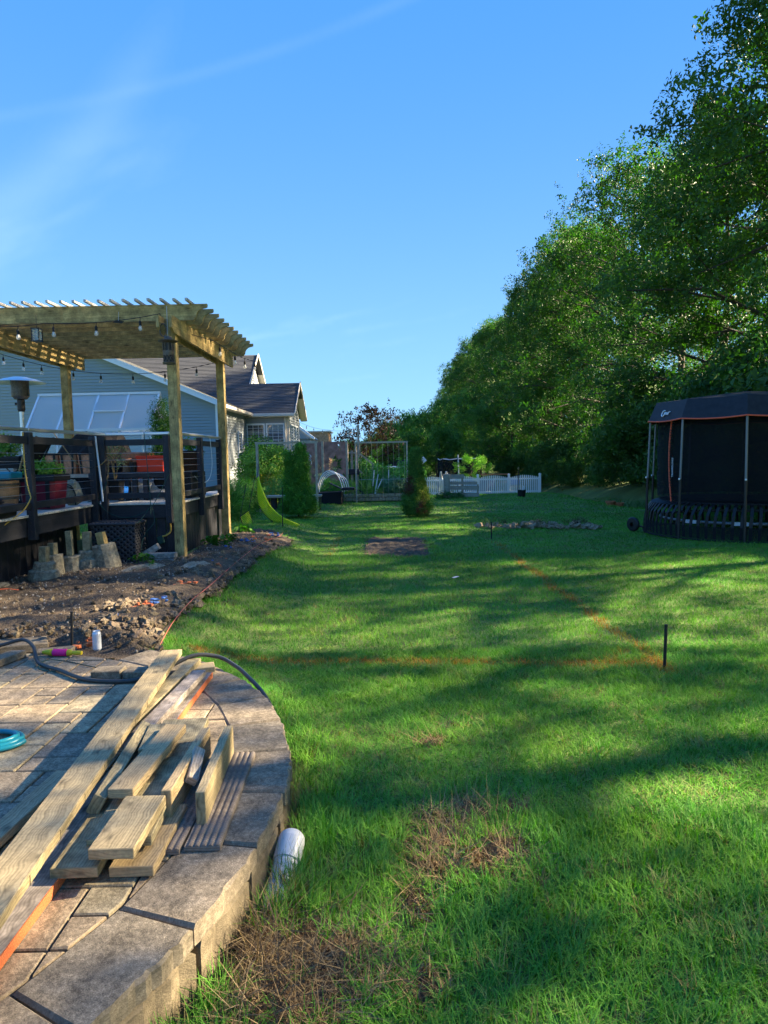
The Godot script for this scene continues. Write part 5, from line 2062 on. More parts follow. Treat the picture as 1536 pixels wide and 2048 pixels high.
	# pink mason's line along the lawn's edge and an orange cord
	var pts := curve_pts([Vector3(-1.85, -0.05, -5.35), Vector3(-1.96, 0.0, -6.15), Vector3(-2.02, 0.03, -7.0), Vector3(-2.0, 0.05, -7.5), Vector3(-2.05, 0.05, -8.67), Vector3(-2.08, 0.06, -10.0), Vector3(-2.1, 0.05, -11.5), Vector3(-1.97, 0.03, -12.7), Vector3(-2.0, 0.02, -13.3)], 4)
	s = Shape.new(pts[0])
	s.tube(pts, 0.0035, -1, 5)
	solo("string_line", s, M.pink_string, "pink red string line laid along the edge between lawn and earth", "string")
	pts = curve_pts([Vector3(-5.0, 0.06, -7.5), Vector3(-4.6, 0.05, -7.55), Vector3(-4.32, 0.06, -7.65), Vector3(-4.2, 0.02, -7.75)], 4)
	s = Shape.new(pts[0])
	s.tube(pts, 0.012, -1, 6)
	solo("orange_cable", s, M.orange_cord, "orange cord on the ground at the left frame edge below the deck", "cord")
	# weeds
	var leafm := sprig(9, 7, 0.12, 0.1, 0.55)
	for q in [[Vector3(-3.42, 0.04, -9.55), "small leafy weed beside the leaning wood block", 1.3], [Vector3(-3.85, 0.03, -9.25), "small weed at the foot of the concrete footings", 0.8], [Vector3(-3.1, 0.08, -8.95), "small weed growing beside the flat stone slab", 0.7], [Vector3(-2.8, 0.05, -11.2), "clump of weeds along the deck's right skirt", 1.7], [Vector3(-2.7, 0.05, -11.8), "second clump of weeds along the deck's right skirt", 1.3], [Vector3(-2.75, 0.02, -13.3), "tuft of weeds at the foot of the back pergola post", 1.6]]:
		var wd := thing("weed", q[1], "weed", q[0])
		var xf := []
		var col := []
		for k in 9:
			xf.append(Transform3D(Basis(Vector3(rf(-1, 1), 0, rf(-1, 1)).normalized(), rf(0.1, 1.1)) * Basis.from_scale(Vector3.ONE * q[2] * rf(0.6, 1.1)), Vector3(rf(-0.05, 0.05), -0.01, rf(-0.05, 0.05)) * q[2]))
			col.append(Color(0.1, 0.24, 0.04) * rf(0.7, 1.2))
		scatter("leaves", leafm, M.leaf, xf, col, wd, "stuff")
	cords()


func cord(called: String, label: String, pts: Array, r: float, m: Material, steps := 5) -> void:
	var p := curve_pts(pts, steps)
	var s := Shape.new(p[0])
	s.tube(p, r, -1, 5)
	solo(called, s, m, label, "cable")


func cords() -> void:
	cord("extension_cable", "tan extension cord looping from the handrail down to the potted plant", [Vector3(-4.78, 1.92, -9.96), Vector3(-4.6, 1.63, -9.98), Vector3(-4.47, 1.46, -10.0), Vector3(-4.3, 1.39, -10.02), Vector3(-4.15, 1.44, -10.03), Vector3(-4.05, 1.53, -10.06), Vector3(-4.06, 1.3, -10.06), Vector3(-4.08, 1.22, -10.06)], 0.008, M.tan_cord)
	cord("garden_wire", "dark green cord hanging from the plant over the deck edge", [Vector3(-4.08, 1.2, -10.04), Vector3(-4.1, 1.1, -10.02), Vector3(-4.2, 0.95, -10.02), Vector3(-4.35, 0.9, -9.98)], 0.006, M.green_cord)
	cord("garden_wire", "long green wire sagging along the front of the deck", [Vector3(-4.25, 0.95, -10.0), Vector3(-4.05, 0.75, -9.95), Vector3(-3.8, 0.66, -9.95), Vector3(-3.55, 0.72, -9.95), Vector3(-3.4, 0.83, -9.98), Vector3(-3.3, 1.0, -10.0), Vector3(-3.15, 1.28, -10.02)], 0.005, M.green_cord)
	cord("garden_wire", "green wire hanging straight down from the handrail into a knot", [Vector3(-3.49, 1.9, -10.03), Vector3(-3.47, 1.5, -10.03), Vector3(-3.45, 1.2, -10.02), Vector3(-3.43, 0.9, -9.99), Vector3(-3.42, 0.7, -9.95)], 0.006, M.green_cord)
	cord("garden_wire", "pale green wire looping down over the wicker box", [Vector3(-3.42, 0.82, -9.95), Vector3(-3.5, 0.6, -9.6), Vector3(-3.75, 0.4, -9.5), Vector3(-4.0, 0.36, -9.4), Vector3(-4.15, 0.5, -9.4)], 0.005, M.green_cord)
	cord("garden_wire", "green wire trailing from the knot to the ground beside the wicker box", [Vector3(-3.4, 0.8, -9.96), Vector3(-3.36, 0.6, -9.92), Vector3(-3.45, 0.45, -9.8), Vector3(-3.49, 0.3, -9.72), Vector3(-3.48, 0.1, -9.66)], 0.005, M.green_cord)
	cord("yellow_cable", "yellow cord dropping from under the deck to a green outlet box", [Vector3(-3.2, 0.66, -10.12), Vector3(-3.19, 0.5, -10.12), Vector3(-3.2, 0.42, -10.12), Vector3(-3.26, 0.37, -10.1), Vector3(-3.31, 0.36, -10.09)], 0.013, M.yellow_cord)
	cord("yellow_cable", "yellow cord hanging down over the deck edge at the left", [Vector3(-4.26, 1.85, -8.12), Vector3(-4.24, 1.4, -8.08), Vector3(-4.2, 1.15, -8.06), Vector3(-4.17, 1.08, -8.04), Vector3(-4.22, 0.95, -7.98), Vector3(-4.3, 0.8, -7.7), Vector3(-4.4, 0.6, -7.2)], 0.008, M.yellow_cord)
	cord("bamboo_cane", "slanting tan cane leaning behind the deck rail by the burgundy planter", [Vector3(-4.72, 1.72, -9.05), Vector3(-4.82, 1.33, -9.0)], 0.012, M.tan_cord, 2)
	cord("white_cable", "thin white cord hanging from the right handrail", [Vector3(-3.0, 1.87, -11.9), Vector3(-2.98, 1.4, -11.9), Vector3(-3.02, 1.15, -11.8), Vector3(-3.1, 1.1, -11.6), Vector3(-3.15, 1.25, -11.3)], 0.006, M.white_plastic)
	var o := Vector3(-3.35, 0.3, -10.13)
	var s := Shape.new(o)
	s.box(Transform3D(Basis(Vector3.BACK, 0.3), o), Vector3(0.1, 0.12, 0.05), 0.012)
	solo("outlet_box", s, M.green_cord, "dark green outdoor outlet box on the deck skirt", "outlet box")


# ---------------------------------------------------------------- on the deck
func planter_box(called: String, label: String, at: Vector3, top: Vector2, bot: Vector2, h: float, m: Material, rim: Material, soil := true) -> Node3D:
	var o := thing(called, label, "planter", at)
	var s := Shape.new()
	var p := []
	for y in 2:
		var q: Vector2 = bot if y == 0 else top
		var row := []
		for c in [[-1, 1], [1, 1], [1, -1], [-1, -1]]:
			# clipped corners
			for k in 2:
				var cx: float = c[0] * q.x * 0.5
				var cz: float = c[1] * q.y * 0.5
				var cut := minf(q.x, q.y) * 0.1
				var alongx: bool = (k == 0) == (c[0] * c[1] > 0)
				row.append(Vector3(cx - (c[0] * cut if alongx else 0.0), y * h, cz - (0.0 if alongx else c[1] * cut)))
		p.append(row)
	for i in 8:
		s.face([p[0][i], p[0][(i + 1) % 8], p[1][(i + 1) % 8], p[1][i]], Vector3(0, h * 0.5, 0))
	s.face(p[0], Vector3(0, h, 0))
	part("tub", s, m, o)
	s = Shape.new()
	for i in 8:
		s.bar(p[1][i] - Vector3(0, 0.012, 0), p[1][(i + 1) % 8] - Vector3(0, 0.012, 0), 0.022, 0.03)
	part("rim", s, rim, o)
	if soil:
		s = Shape.new()
		var low := []
		for q in p[1]:
			low.append(q * 0.98 - Vector3(0, 0.04, 0))
		s.face(low, Vector3(0, -1, 0))
		part("soil", s, M.soil, o)
	return o


func foliage_part(called: String, parent: Node, c: Vector3, r: Vector3, n: int, me: Mesh, c0: Color, c1: Color, sc := 1.0) -> void:
	var xf := []
	var col := []
	for i in n:
		var d := Vector3(rng.randfn(), rng.randfn(), rng.randfn()).normalized() * pow(rng.randf(), 0.4)
		var dir := (d + Vector3(0, 0.5, 0) + rv(0.5)).normalized()
		var q := Quaternion(Vector3.UP, dir) if dir.y > -0.99 else Quaternion(Vector3.RIGHT, PI)
		xf.append(Transform3D(Basis(q) * Basis(Vector3.UP, rf(0, TAU)) * Basis.from_scale(Vector3.ONE * sc * rf(0.7, 1.2)), c + d * r))
		var cc := c0.lerp(c1, rng.randf()) * rf(0.8, 1.15)
		cc.a = 1
		col.append(cc)
	scatter(called, me, M.leaf, xf, col, parent, "stuff")


func build_deck_things() -> void:
	rng.seed = 91
	var s: Shape
	var g0 := Color(0.1, 0.22, 0.035)
	var g1 := Color(0.2, 0.34, 0.06)
	var small := sprig(11, 10, 0.12, 0.045, 0.6)
	var needle := sprig(12, 16, 0.2, 0.05, 0.3)
	# patio heater
	var o := Vector3(-6.4, 0.86, -12.2)
	var ht := thing("patio_heater", "tall patio heater with a wide metal disc on a grey pole", "patio heater", o)
	s = Shape.new()
	s.lathe(Transform3D(Basis(), Vector3(0, 2.12, 0)), [Vector2(0.0, 0.0), Vector2(0.1, 0.0), Vector2(0.43, -0.075), Vector2(0.435, -0.07), Vector2(0.28, -0.015), Vector2(0.12, 0.025), Vector2(0, 0.03)], 28)
	part("reflector", s, M.alu, ht)
	s = Shape.new()
	s.lathe(Transform3D(Basis(), Vector3(0, 1.76, 0)), [Vector2(0, 0), Vector2(0.1, 0.0), Vector2(0.145, 0.05), Vector2(0.15, 0.1), Vector2(0.145, 0.3), Vector2(0.15, 0.36), Vector2(0, 0.36)], 24)
	part("burner", s, M.bronze, ht)
	s = Shape.new()
	s.lathe(Transform3D(Basis(), Vector3(0, 1.54, 0)), [Vector2(0, 0), Vector2(0.05, 0), Vector2(0.065, 0.04), Vector2(0.065, 0.2), Vector2(0.05, 0.23), Vector2(0, 0.23)], 14)
	s.lathe(Transform3D(Basis(Vector3.BACK, 1.57), Vector3(-0.06, 1.68, 0)), [Vector2(0, 0), Vector2(0.025, 0), Vector2(0.025, 0.04), Vector2(0, 0.04)], 8)
	part("control", s, M.dark_metal, ht)
	s = Shape.new()
	s.tube([Vector3(0, 0.5, 0), Vector3(0, 1.55, 0)], 0.035, -1, 12)
	part("pole", s, M.alu, ht)
	s = Shape.new()
	s.lathe(Transform3D(), [Vector2(0, 0), Vector2(0.24, 0), Vector2(0.24, 0.05), Vector2(0.2, 0.1), Vector2(0.19, 0.7), Vector2(0.05, 0.78), Vector2(0, 0.78)], 18)
	part("base", s, M.dark_metal, ht)
	# black bench at the rail
	o = Vector3(-4.0, 0.86, -10.9)
	var tb := thing("black_bench", "long black bench behind the front rail carrying pots", "bench", o)
	s = Shape.new()
	s.ou = 1.0
	s.box(Transform3D(Basis(), Vector3(0, 0.405, 0)), Vector3(1.3, 0.09, 0.32), 0.006)
	part("seat", s, M.deck_black, tb)
	for x in [-0.58, -0.18, -0.07, 0.05, 0.22, 0.58]:
		s = Shape.new()
		s.box(Transform3D(Basis(), Vector3(x, 0.18, 0.06 if absf(x) < 0.3 else 0.0)), Vector3(0.07, 0.36, 0.09), 0.004)
		part("leg", s, M.deck_black, tb)
	o = planter_box("red_planter", "bright red plastic planter box standing on the black bench", Vector3(-3.68, 1.315, -10.9), Vector2(0.46, 0.24), Vector2(0.43, 0.2), 0.25, M.red_plastic, M.red_plastic).position
	# urn and small black pot on the bench
	var ur := thing("brown_urn", "small glossy brown urn on the black bench left of the red planter", "urn", Vector3(-4.08, 1.315, -10.88))
	s = Shape.new()
	s.lathe(Transform3D(), [Vector2(0, 0), Vector2(0.07, 0), Vector2(0.065, 0.1), Vector2(0.06, 0.12), Vector2(0.085, 0.14), Vector2(0.09, 0.17), Vector2(0.085, 0.2), Vector2(0.07, 0.215), Vector2(0, 0.2)], 18)
	part("body", s, M.urn, ur)
	ur = thing("black_pot", "small black pot between the brown urn and the red planter", "pot", Vector3(-3.96, 1.315, -10.82))
	s = Shape.new()
	s.lathe(Transform3D(), [Vector2(0, 0), Vector2(0.045, 0), Vector2(0.06, 0.15), Vector2(0.055, 0.155), Vector2(0, 0.14)], 14)
	part("body", s, M.black, ur)
	# tilted terracotta pots behind
	for q in [[Vector3(-4.12, 1.0, -11.5), 0.35, 0.0, "large terracotta pot standing behind the red planter"], [Vector3(-3.9, 1.2, -11.6), 0.22, 0.4, "terracotta pot tipped over behind the red planter"]]:
		var tp := thing("terracotta_pot", q[3], "pot", q[0])
		s = Shape.new()
		var k: float = q[1]
		s.lathe(Transform3D(Basis(Vector3.BACK, q[2]), Vector3.ZERO), [Vector2(0, 0), Vector2(k * 0.45, 0), Vector2(k * 0.68, k * 1.5), Vector2(k * 0.76, k * 1.52), Vector2(k * 0.76, k * 1.8), Vector2(k * 0.66, k * 1.8), Vector2(k * 0.6, k * 1.4), Vector2(0, k * 1.35)], 22)
		part("body", s, M.terracotta, tp)
	# conifer in a black tub
	var cf := planter_box("conifer_tub", "black tub with a small upright conifer behind the front rail", Vector3(-3.62, 0.9, -11.3), Vector2(0.34, 0.3), Vector2(0.28, 0.24), 0.52, M.black, M.black)
	s = Shape.new()
	s.tube([Vector3(0, 0.45, 0), Vector3(0, 1.4, 0)], 0.02, 0.006, 5)
	part("stem", s, M.bark, cf)
	for q in [[0.0, 0.0, 1.48, 0.19], [-0.11, 0.02, 1.3, 0.13], [0.12, -0.02, 1.2, 0.12]]:
		for k in 7:
			var f := k / 6.0
			foliage_part("foliage", cf, Vector3(q[0] * f, lerpf(0.55, q[2], f), q[1]), Vector3.ONE * lerpf(q[3], 0.035, f), 34, needle, Color(0.06, 0.15, 0.03), Color(0.12, 0.24, 0.04), 0.8)
	# covered grill
	var gr := thing("covered_grill", "grill under a rumpled black cover in the middle of the deck", "grill", Vector3(-4.95, 0.86, -11.9))
	s = Shape.new()
	s.lump(Vector3(0, 0.55, 0), Vector3(0.66, 0.62, 0.36), 0.5, 33, 10, 16)
	part("cover", s, M.cloth_black, gr)
	s = Shape.new()
	for x in [-0.45, 0.45]:
		for z in [-0.2, 0.2]:
			s.tube([Vector3(x, 0, z), Vector3(x, 0.4, z)], 0.02, -1, 6)
	part("legs", s, M.black, gr)
	# straggly olive plant with sticks
	var ol := planter_box("olive_pot", "straggly grey green plant tied up behind the front rail", Vector3(-4.1, 0.9, -10.42), Vector2(0.22, 0.2), Vector2(0.18, 0.16), 0.3, M.black, M.black)
	s = Shape.new()
	for k in 7:
		s.tube(curve_pts([Vector3(0, 0.28, 0), Vector3(rf(-0.06, 0.06), 0.55, rf(-0.04, 0.04)), Vector3(rf(-0.16, 0.16), rf(0.6, 0.85), rf(-0.08, 0.08))], 3), 0.008, 0.003, 4)
	part("stems", s, M.tan_cord, ol)
	foliage_part("leaves", ol, Vector3(0.02, 0.74, 0), Vector3(0.13, 0.12, 0.1), 40, sprig(14, 5, 0.1, 0.05, 0.35), Color(0.15, 0.2, 0.12), Color(0.25, 0.3, 0.2))
	foliage_part("leaves", ol, Vector3(-0.02, 0.55, 0), Vector3(0.2, 0.05, 0.1), 16, sprig(14, 5, 0.1, 0.05, 0.35), Color(0.15, 0.2, 0.12), Color(0.25, 0.3, 0.2))
	# copper coloured planters with dark straps
	for k in 3:
		var cp := planter_box("copper_planter", ["left copper coloured planter box behind the burgundy planter", "middle copper coloured planter box behind the burgundy planter", "right copper coloured planter box behind the burgundy planter"][k], Vector3(-5.32 + k * 0.29, 1.3, -11.0), Vector2(0.28, 0.24), Vector2(0.22, 0.2), 0.33, M.copper, M.black)
		s = Shape.new()
		for x in [-0.07, 0.07]:
			s.bar(Vector3(x, 0.0, 0.106), Vector3(x * 1.25, 0.32, 0.126), 0.012, 0.03, Vector3.RIGHT)
		part("straps", s, M.black, cp)
	var sh := thing("planter_stand", "low dark shelf under the copper coloured planters", "shelf", Vector3(-5.05, 0.86, -11.0))
	s = Shape.new()
	s.bx(Vector3(-0.5, 0.38, -0.16), Vector3(0.5, 0.435, 0.16), 0.005)
	part("top", s, M.grey_wood, sh)
	for x in [-0.45, 0.45]:
		s = Shape.new()
		s.bx(Vector3(x - 0.03, 0, -0.12), Vector3(x + 0.03, 0.38, 0.12), 0.003)
		part("leg", s, M.black, sh)
	# burgundy tub with herbs
	var bu := planter_box("burgundy_planter", "large burgundy planter with a black rim full of bright green herbs", Vector3(-4.62, 0.87, -9.25), Vector2(0.52, 0.46), Vector2(0.42, 0.38), 0.46, M.burgundy, M.black)
	s = Shape.new()
	for sg in [-1.0, 1.0]:
		s.bar(Vector3(sg * 0.2 - 0.05, 0.02, 0.2), Vector3(sg * 0.22 - 0.05, 0.44, 0.235), 0.012, 0.05, Vector3.RIGHT)
	part("ribs", s, M.black, bu)
	s = Shape.new()
	s.bx(Vector3(-0.27, 0.37, -0.24), Vector3(0.27, 0.455, 0.24), 0.01)
	part("collar", s, M.black, bu)
	foliage_part("herbs", bu, Vector3(0.0, 0.5, 0), Vector3(0.21, 0.08, 0.17), 150, small, Color(0.16, 0.34, 0.04), Color(0.3, 0.48, 0.08))
	# beige sack with dark loops
	var sk := thing("beige_sack", "beige sack with dark hose loops in front of it", "sack", Vector3(-4.55, 0.87, -9.95))
	s = Shape.new()
	s.lump(Vector3(0, 0.17, 0), Vector3(0.14, 0.2, 0.1), 0.35, 8, 7, 12)
	part("bag", s, M.sack, sk)
	s = Shape.new()
	for k in 2:
		s.tube(curve_pts([Vector3(-0.08, 0.3 - k * 0.03, 0.1), Vector3(0.04, 0.28 - k * 0.03, 0.13), Vector3(0.1, 0.15, 0.13), Vector3(0.09, 0.0, 0.12)], 4), 0.009, -1, 5)
	part("hose_loops", s, M.rubber, sk)
	# folding chair with a slanted dark back
	var ch := thing("deck_chair", "dark folding chair with a slanted back behind the left rail post", "chair", Vector3(-4.95, 0.86, -9.3))
	s = Shape.new()
	s.face([Vector3(0.02, 0.42, 0.2), Vector3(0.02, 0.42, -0.25), Vector3(0.34, 0.95, -0.25), Vector3(0.34, 0.95, 0.2)], Vector3(-1, 0.5, 0))
	s.face([Vector3(0.0, 0.43, 0.2), Vector3(0.0, 0.43, -0.25), Vector3(0.32, 0.96, -0.25), Vector3(0.32, 0.96, 0.2)], Vector3(1, 0.5, 0))
	part("backrest", s, M.cloth_black, ch)
	s = Shape.new()
	s.bx(Vector3(-0.4, 0.39, -0.25), Vector3(0.03, 0.42, 0.2), 0.008)
	part("seat", s, M.cloth_black, ch)
	for z in [-0.26, 0.21]:
		s = Shape.new()
		s.tube([Vector3(-0.4, 0.0, z), Vector3(0.1, 0.5, z), Vector3(0.36, 0.98, z)], 0.014, -1, 6)
		s.tube([Vector3(0.18, 0.0, z), Vector3(-0.36, 0.6, z), Vector3(0.15, 0.62, z)], 0.014, -1, 6)
		part("side_frame", s, M.dark_metal, ch)
	# barrel tub with a teal cooler lid over it
	var ba := thing("barrel_planter", "brown half barrel planter at the left frame edge on the deck", "planter", Vector3(-4.85, 0.87, -8.55))
	s = Shape.new()
	s.lathe(Transform3D(), [Vector2(0, 0), Vector2(0.2, 0), Vector2(0.24, 0.2), Vector2(0.25, 0.4), Vector2(0.23, 0.4), Vector2(0.22, 0.3), Vector2(0, 0.3)], 20)
	part("staves", s, M.barrel, ba)
	for y in [0.06, 0.17, 0.34]:
		s = Shape.new()
		s.lathe(Transform3D(Basis(), Vector3(0, y, 0)), [Vector2(0.213 + y * 0.12, 0), Vector2(0.22 + y * 0.115, 0.0), Vector2(0.222 + y * 0.115, 0.03), Vector2(0.215 + y * 0.115, 0.03)], 20)
		part("hoop", s, M.bronze, ba)
	var co := thing("teal_cooler", "teal lidded cool box above the barrel planter at the left frame edge", "cool box", Vector3(-4.95, 1.28, -8.75))
	s = Shape.new()
	s.box(Transform3D(Basis(), Vector3(0, 0.05, 0)), Vector3(0.5, 0.1, 0.3), 0.02)
	part("lid", s, M.teal, co)
	s = Shape.new()
	s.box(Transform3D(Basis(), Vector3(0, -0.1, 0)), Vector3(0.46, 0.2, 0.27), 0.02)
	part("body", s, M.black, co)
	var hp := planter_box("herb_trough", "dark trough with light green plants at the left frame edge by the chair", Vector3(-5.12, 1.42, -9.3), Vector2(0.5, 0.24), Vector2(0.46, 0.2), 0.16, M.black, M.black)
	foliage_part("plants", hp, Vector3(-0.02, 0.24, 0), Vector3(0.22, 0.12, 0.1), 90, small, g0, g1, 1.3)
	var ts := thing("trough_stand", "dark metal stand under the trough of light green plants", "stand", Vector3(-5.12, 0.86, -9.3))
	s = Shape.new()
	for x in [-0.2, 0.2]:
		s.tube([Vector3(x, 0, 0.08), Vector3(x, 0.56, 0.08)], 0.014, -1, 6)
		s.tube([Vector3(x, 0, -0.08), Vector3(x, 0.56, -0.08)], 0.014, -1, 6)
	part("legs", s, M.black, ts)
	# black case at the deck's edge
	var bc := thing("black_case", "black case with pale worn lettering at the deck edge by the left frame", "case", Vector3(-4.5, 0.87, -7.7))
	s = Shape.new()
	s.box(Transform3D(Basis(), Vector3(0, 0.075, 0)), Vector3(0.42, 0.15, 0.5), 0.02)
	part("body", s, M.black, bc)
	s = Shape.new()
	s.lump(Vector3(-0.02, 0.19, -0.02), Vector3(0.17, 0.06, 0.2), 0.5, 3, 5, 9)
	part("folded_cloth", s, M.cloth_black, bc)
	s = Shape.new()
	for k in 5:
		s.box(Transform3D(Basis(), Vector3(0.02 + k * 0.03, 0.06 + rf(-0.004, 0.004), 0.251)), Vector3(rf(0.008, 0.02), 0.014, 0.002))
	part("lettering", s, M.print_white, bc)
	# blue bucket on its side, white sheet
	var bb := thing("blue_bucket", "blue plastic bucket lying on its side under the black bench", "bucket", Vector3(-4.1, 1.0, -10.62))
	s = Shape.new()
	s.lathe(Transform3D(Basis(Vector3.UP, 0.5) * Basis(Vector3.BACK, PI / 2 - 0.15), Vector3(0.1, 0, 0)), [Vector2(0, 0), Vector2(0.09, 0), Vector2(0.125, 0.24), Vector2(0.13, 0.245), Vector2(0.12, 0.25), Vector2(0.088, 0.02), Vector2(0, 0.02)], 20)
	part("shell", s, M.blue_plastic, bb)
	var wsn := thing("white_sheet", "crumpled white sheet on the deck under the black bench", "sheet", Vector3(-3.9, 0.9, -11.15))
	s = Shape.new()
	s.lump(Vector3(-0.1, 0.1, 0), Vector3(0.34, 0.2, 0.2), 0.6, 12, 7, 12)
	s.lump(Vector3(0.25, 0.04, 0.05), Vector3(0.26, 0.09, 0.18), 0.6, 15, 6, 10)
	part("cloth", s, M.sheet, wsn)
	# bark planter and tubs along the right rail
	var bk := planter_box("bark_planter", "dark planter of brown bark chips behind the right rail", Vector3(-3.3, 1.3, -11.6), Vector2(0.44, 0.34), Vector2(0.4, 0.3), 0.34, M.coco, M.black)
	foliage_part("leaves", bk, Vector3(0.05, 0.4, 0), Vector3(0.12, 0.08, 0.1), 24, small, g0, g1, 1.3)
	var bs := thing("storage_chest", "black storage trunk carrying the bark planter behind the right rail", "chest", Vector3(-3.35, 0.87, -11.6))
	s = Shape.new()
	s.box(Transform3D(Basis(), Vector3(0, 0.21, 0)), Vector3(0.42, 0.42, 0.9), 0.015)
	part("body", s, M.black, bs)
	# greenhouse beyond the deck
	greenhouse()


func greenhouse() -> void:
	var o := Vector3(-7.2, 0, -17.6)
	var gh := thing("small_greenhouse", "small aluminium greenhouse with milky panels in front of the siding", "greenhouse", o)
	var x0 := -8.85
	var x1 := -5.75
	var zf := -17.0
	var zb := -18.6
	var zm := -17.8
	var ye := 2.28
	var yr := 3.22
	var s: Shape
	var n := 4
	# sloping roof panels, near side
	for k in n:
		var a := lerpf(x0, x1, float(k) / n)
		var b := lerpf(x0, x1, float(k + 1) / n)
		for d in [[zf, "roof_panel"], [zb, "roof_panel"]]:
			s = Shape.new(o)
			if k == 2 and d[0] == zf:
				s.face([Vector3(a, ye, zf), Vector3(b, ye, zf), Vector3(b, lerpf(ye, yr, 0.5), lerpf(zf, zm, 0.5)), Vector3(a, lerpf(ye, yr, 0.5), lerpf(zf, zm, 0.5))], Vector3(0, 0, -30))
				part("roof_panel", s, M.poly, gh)
				s = Shape.new(o)
				s.face([Vector3(a, lerpf(ye, yr, 0.5) + 0.03, lerpf(zf, zm, 0.5) + 0.03), Vector3(b, lerpf(ye, yr, 0.5) + 0.03, lerpf(zf, zm, 0.5) + 0.03), Vector3(b, yr, zm), Vector3(a, yr, zm)], Vector3(0, 0, -30))
				part("vent_panel", s, M.poly, gh)
			else:
				s.face([Vector3(a, ye, d[0]), Vector3(b, ye, d[0]), Vector3(b, yr, zm), Vector3(a, yr, zm)], Vector3((a + b) * 0.5, 0, zm))
				part(d[1], s, M.poly, gh)
		s = Shape.new(o)
		s.face([Vector3(a, 0.6, zf), Vector3(b, 0.6, zf), Vector3(b, ye, zf), Vector3(a, ye, zf)], Vector3(0, 0, -30))
		part("wall_panel", s, M.clear, gh)
	for x in [x0, x1]:
		s = Shape.new(o)
		s.face([Vector3(x, 0.6, zf), Vector3(x, 0.6, zb), Vector3(x, ye, zb), Vector3(x, yr, zm), Vector3(x, ye, zf)], Vector3(-7.2, 1, zm))
		part("end_panel", s, M.clear, gh)
	# frame
	for k in n + 1:
		var x := lerpf(x0, x1, float(k) / n)
		s = Shape.new(o)
		for z in [zf, zb]:
			s.bar(Vector3(x, ye, z), Vector3(x, yr, zm), 0.05, 0.04, Vector3.UP)
			s.bar(Vector3(x, 0, z), Vector3(x, ye, z), 0.04, 0.04, Vector3.BACK)
		part("rib", s, M.white_alu, gh)
	s = Shape.new(o)
	s.bar(Vector3(x0 - 0.03, yr + 0.02, zm), Vector3(x1 + 0.03, yr + 0.02, zm), 0.08, 0.06)
	part("ridge_bar", s, M.white_alu, gh)
	s = Shape.new(o)
	s.bar(Vector3(x0, ye, zf + 0.03), Vector3(x1, ye, zf + 0.03), 0.07, 0.06)
	s.bar(Vector3(x0, 0.6, zf + 0.03), Vector3(x1, 0.6, zf + 0.03), 0.05, 0.05)
	part("eave_bar", s, M.white_alu, gh)
	s = Shape.new(o)
	s.bar(Vector3(lerpf(x0, x1, 0.5), lerpf(ye, yr, 0.5) + 0.02, lerpf(zf, zm, 0.5) + 0.03), Vector3(lerpf(x0, x1, 0.75), lerpf(ye, yr, 0.5) + 0.02, lerpf(zf, zm, 0.5) + 0.03), 0.05, 0.03)
	part("vent_bar", s, M.white_alu, gh)


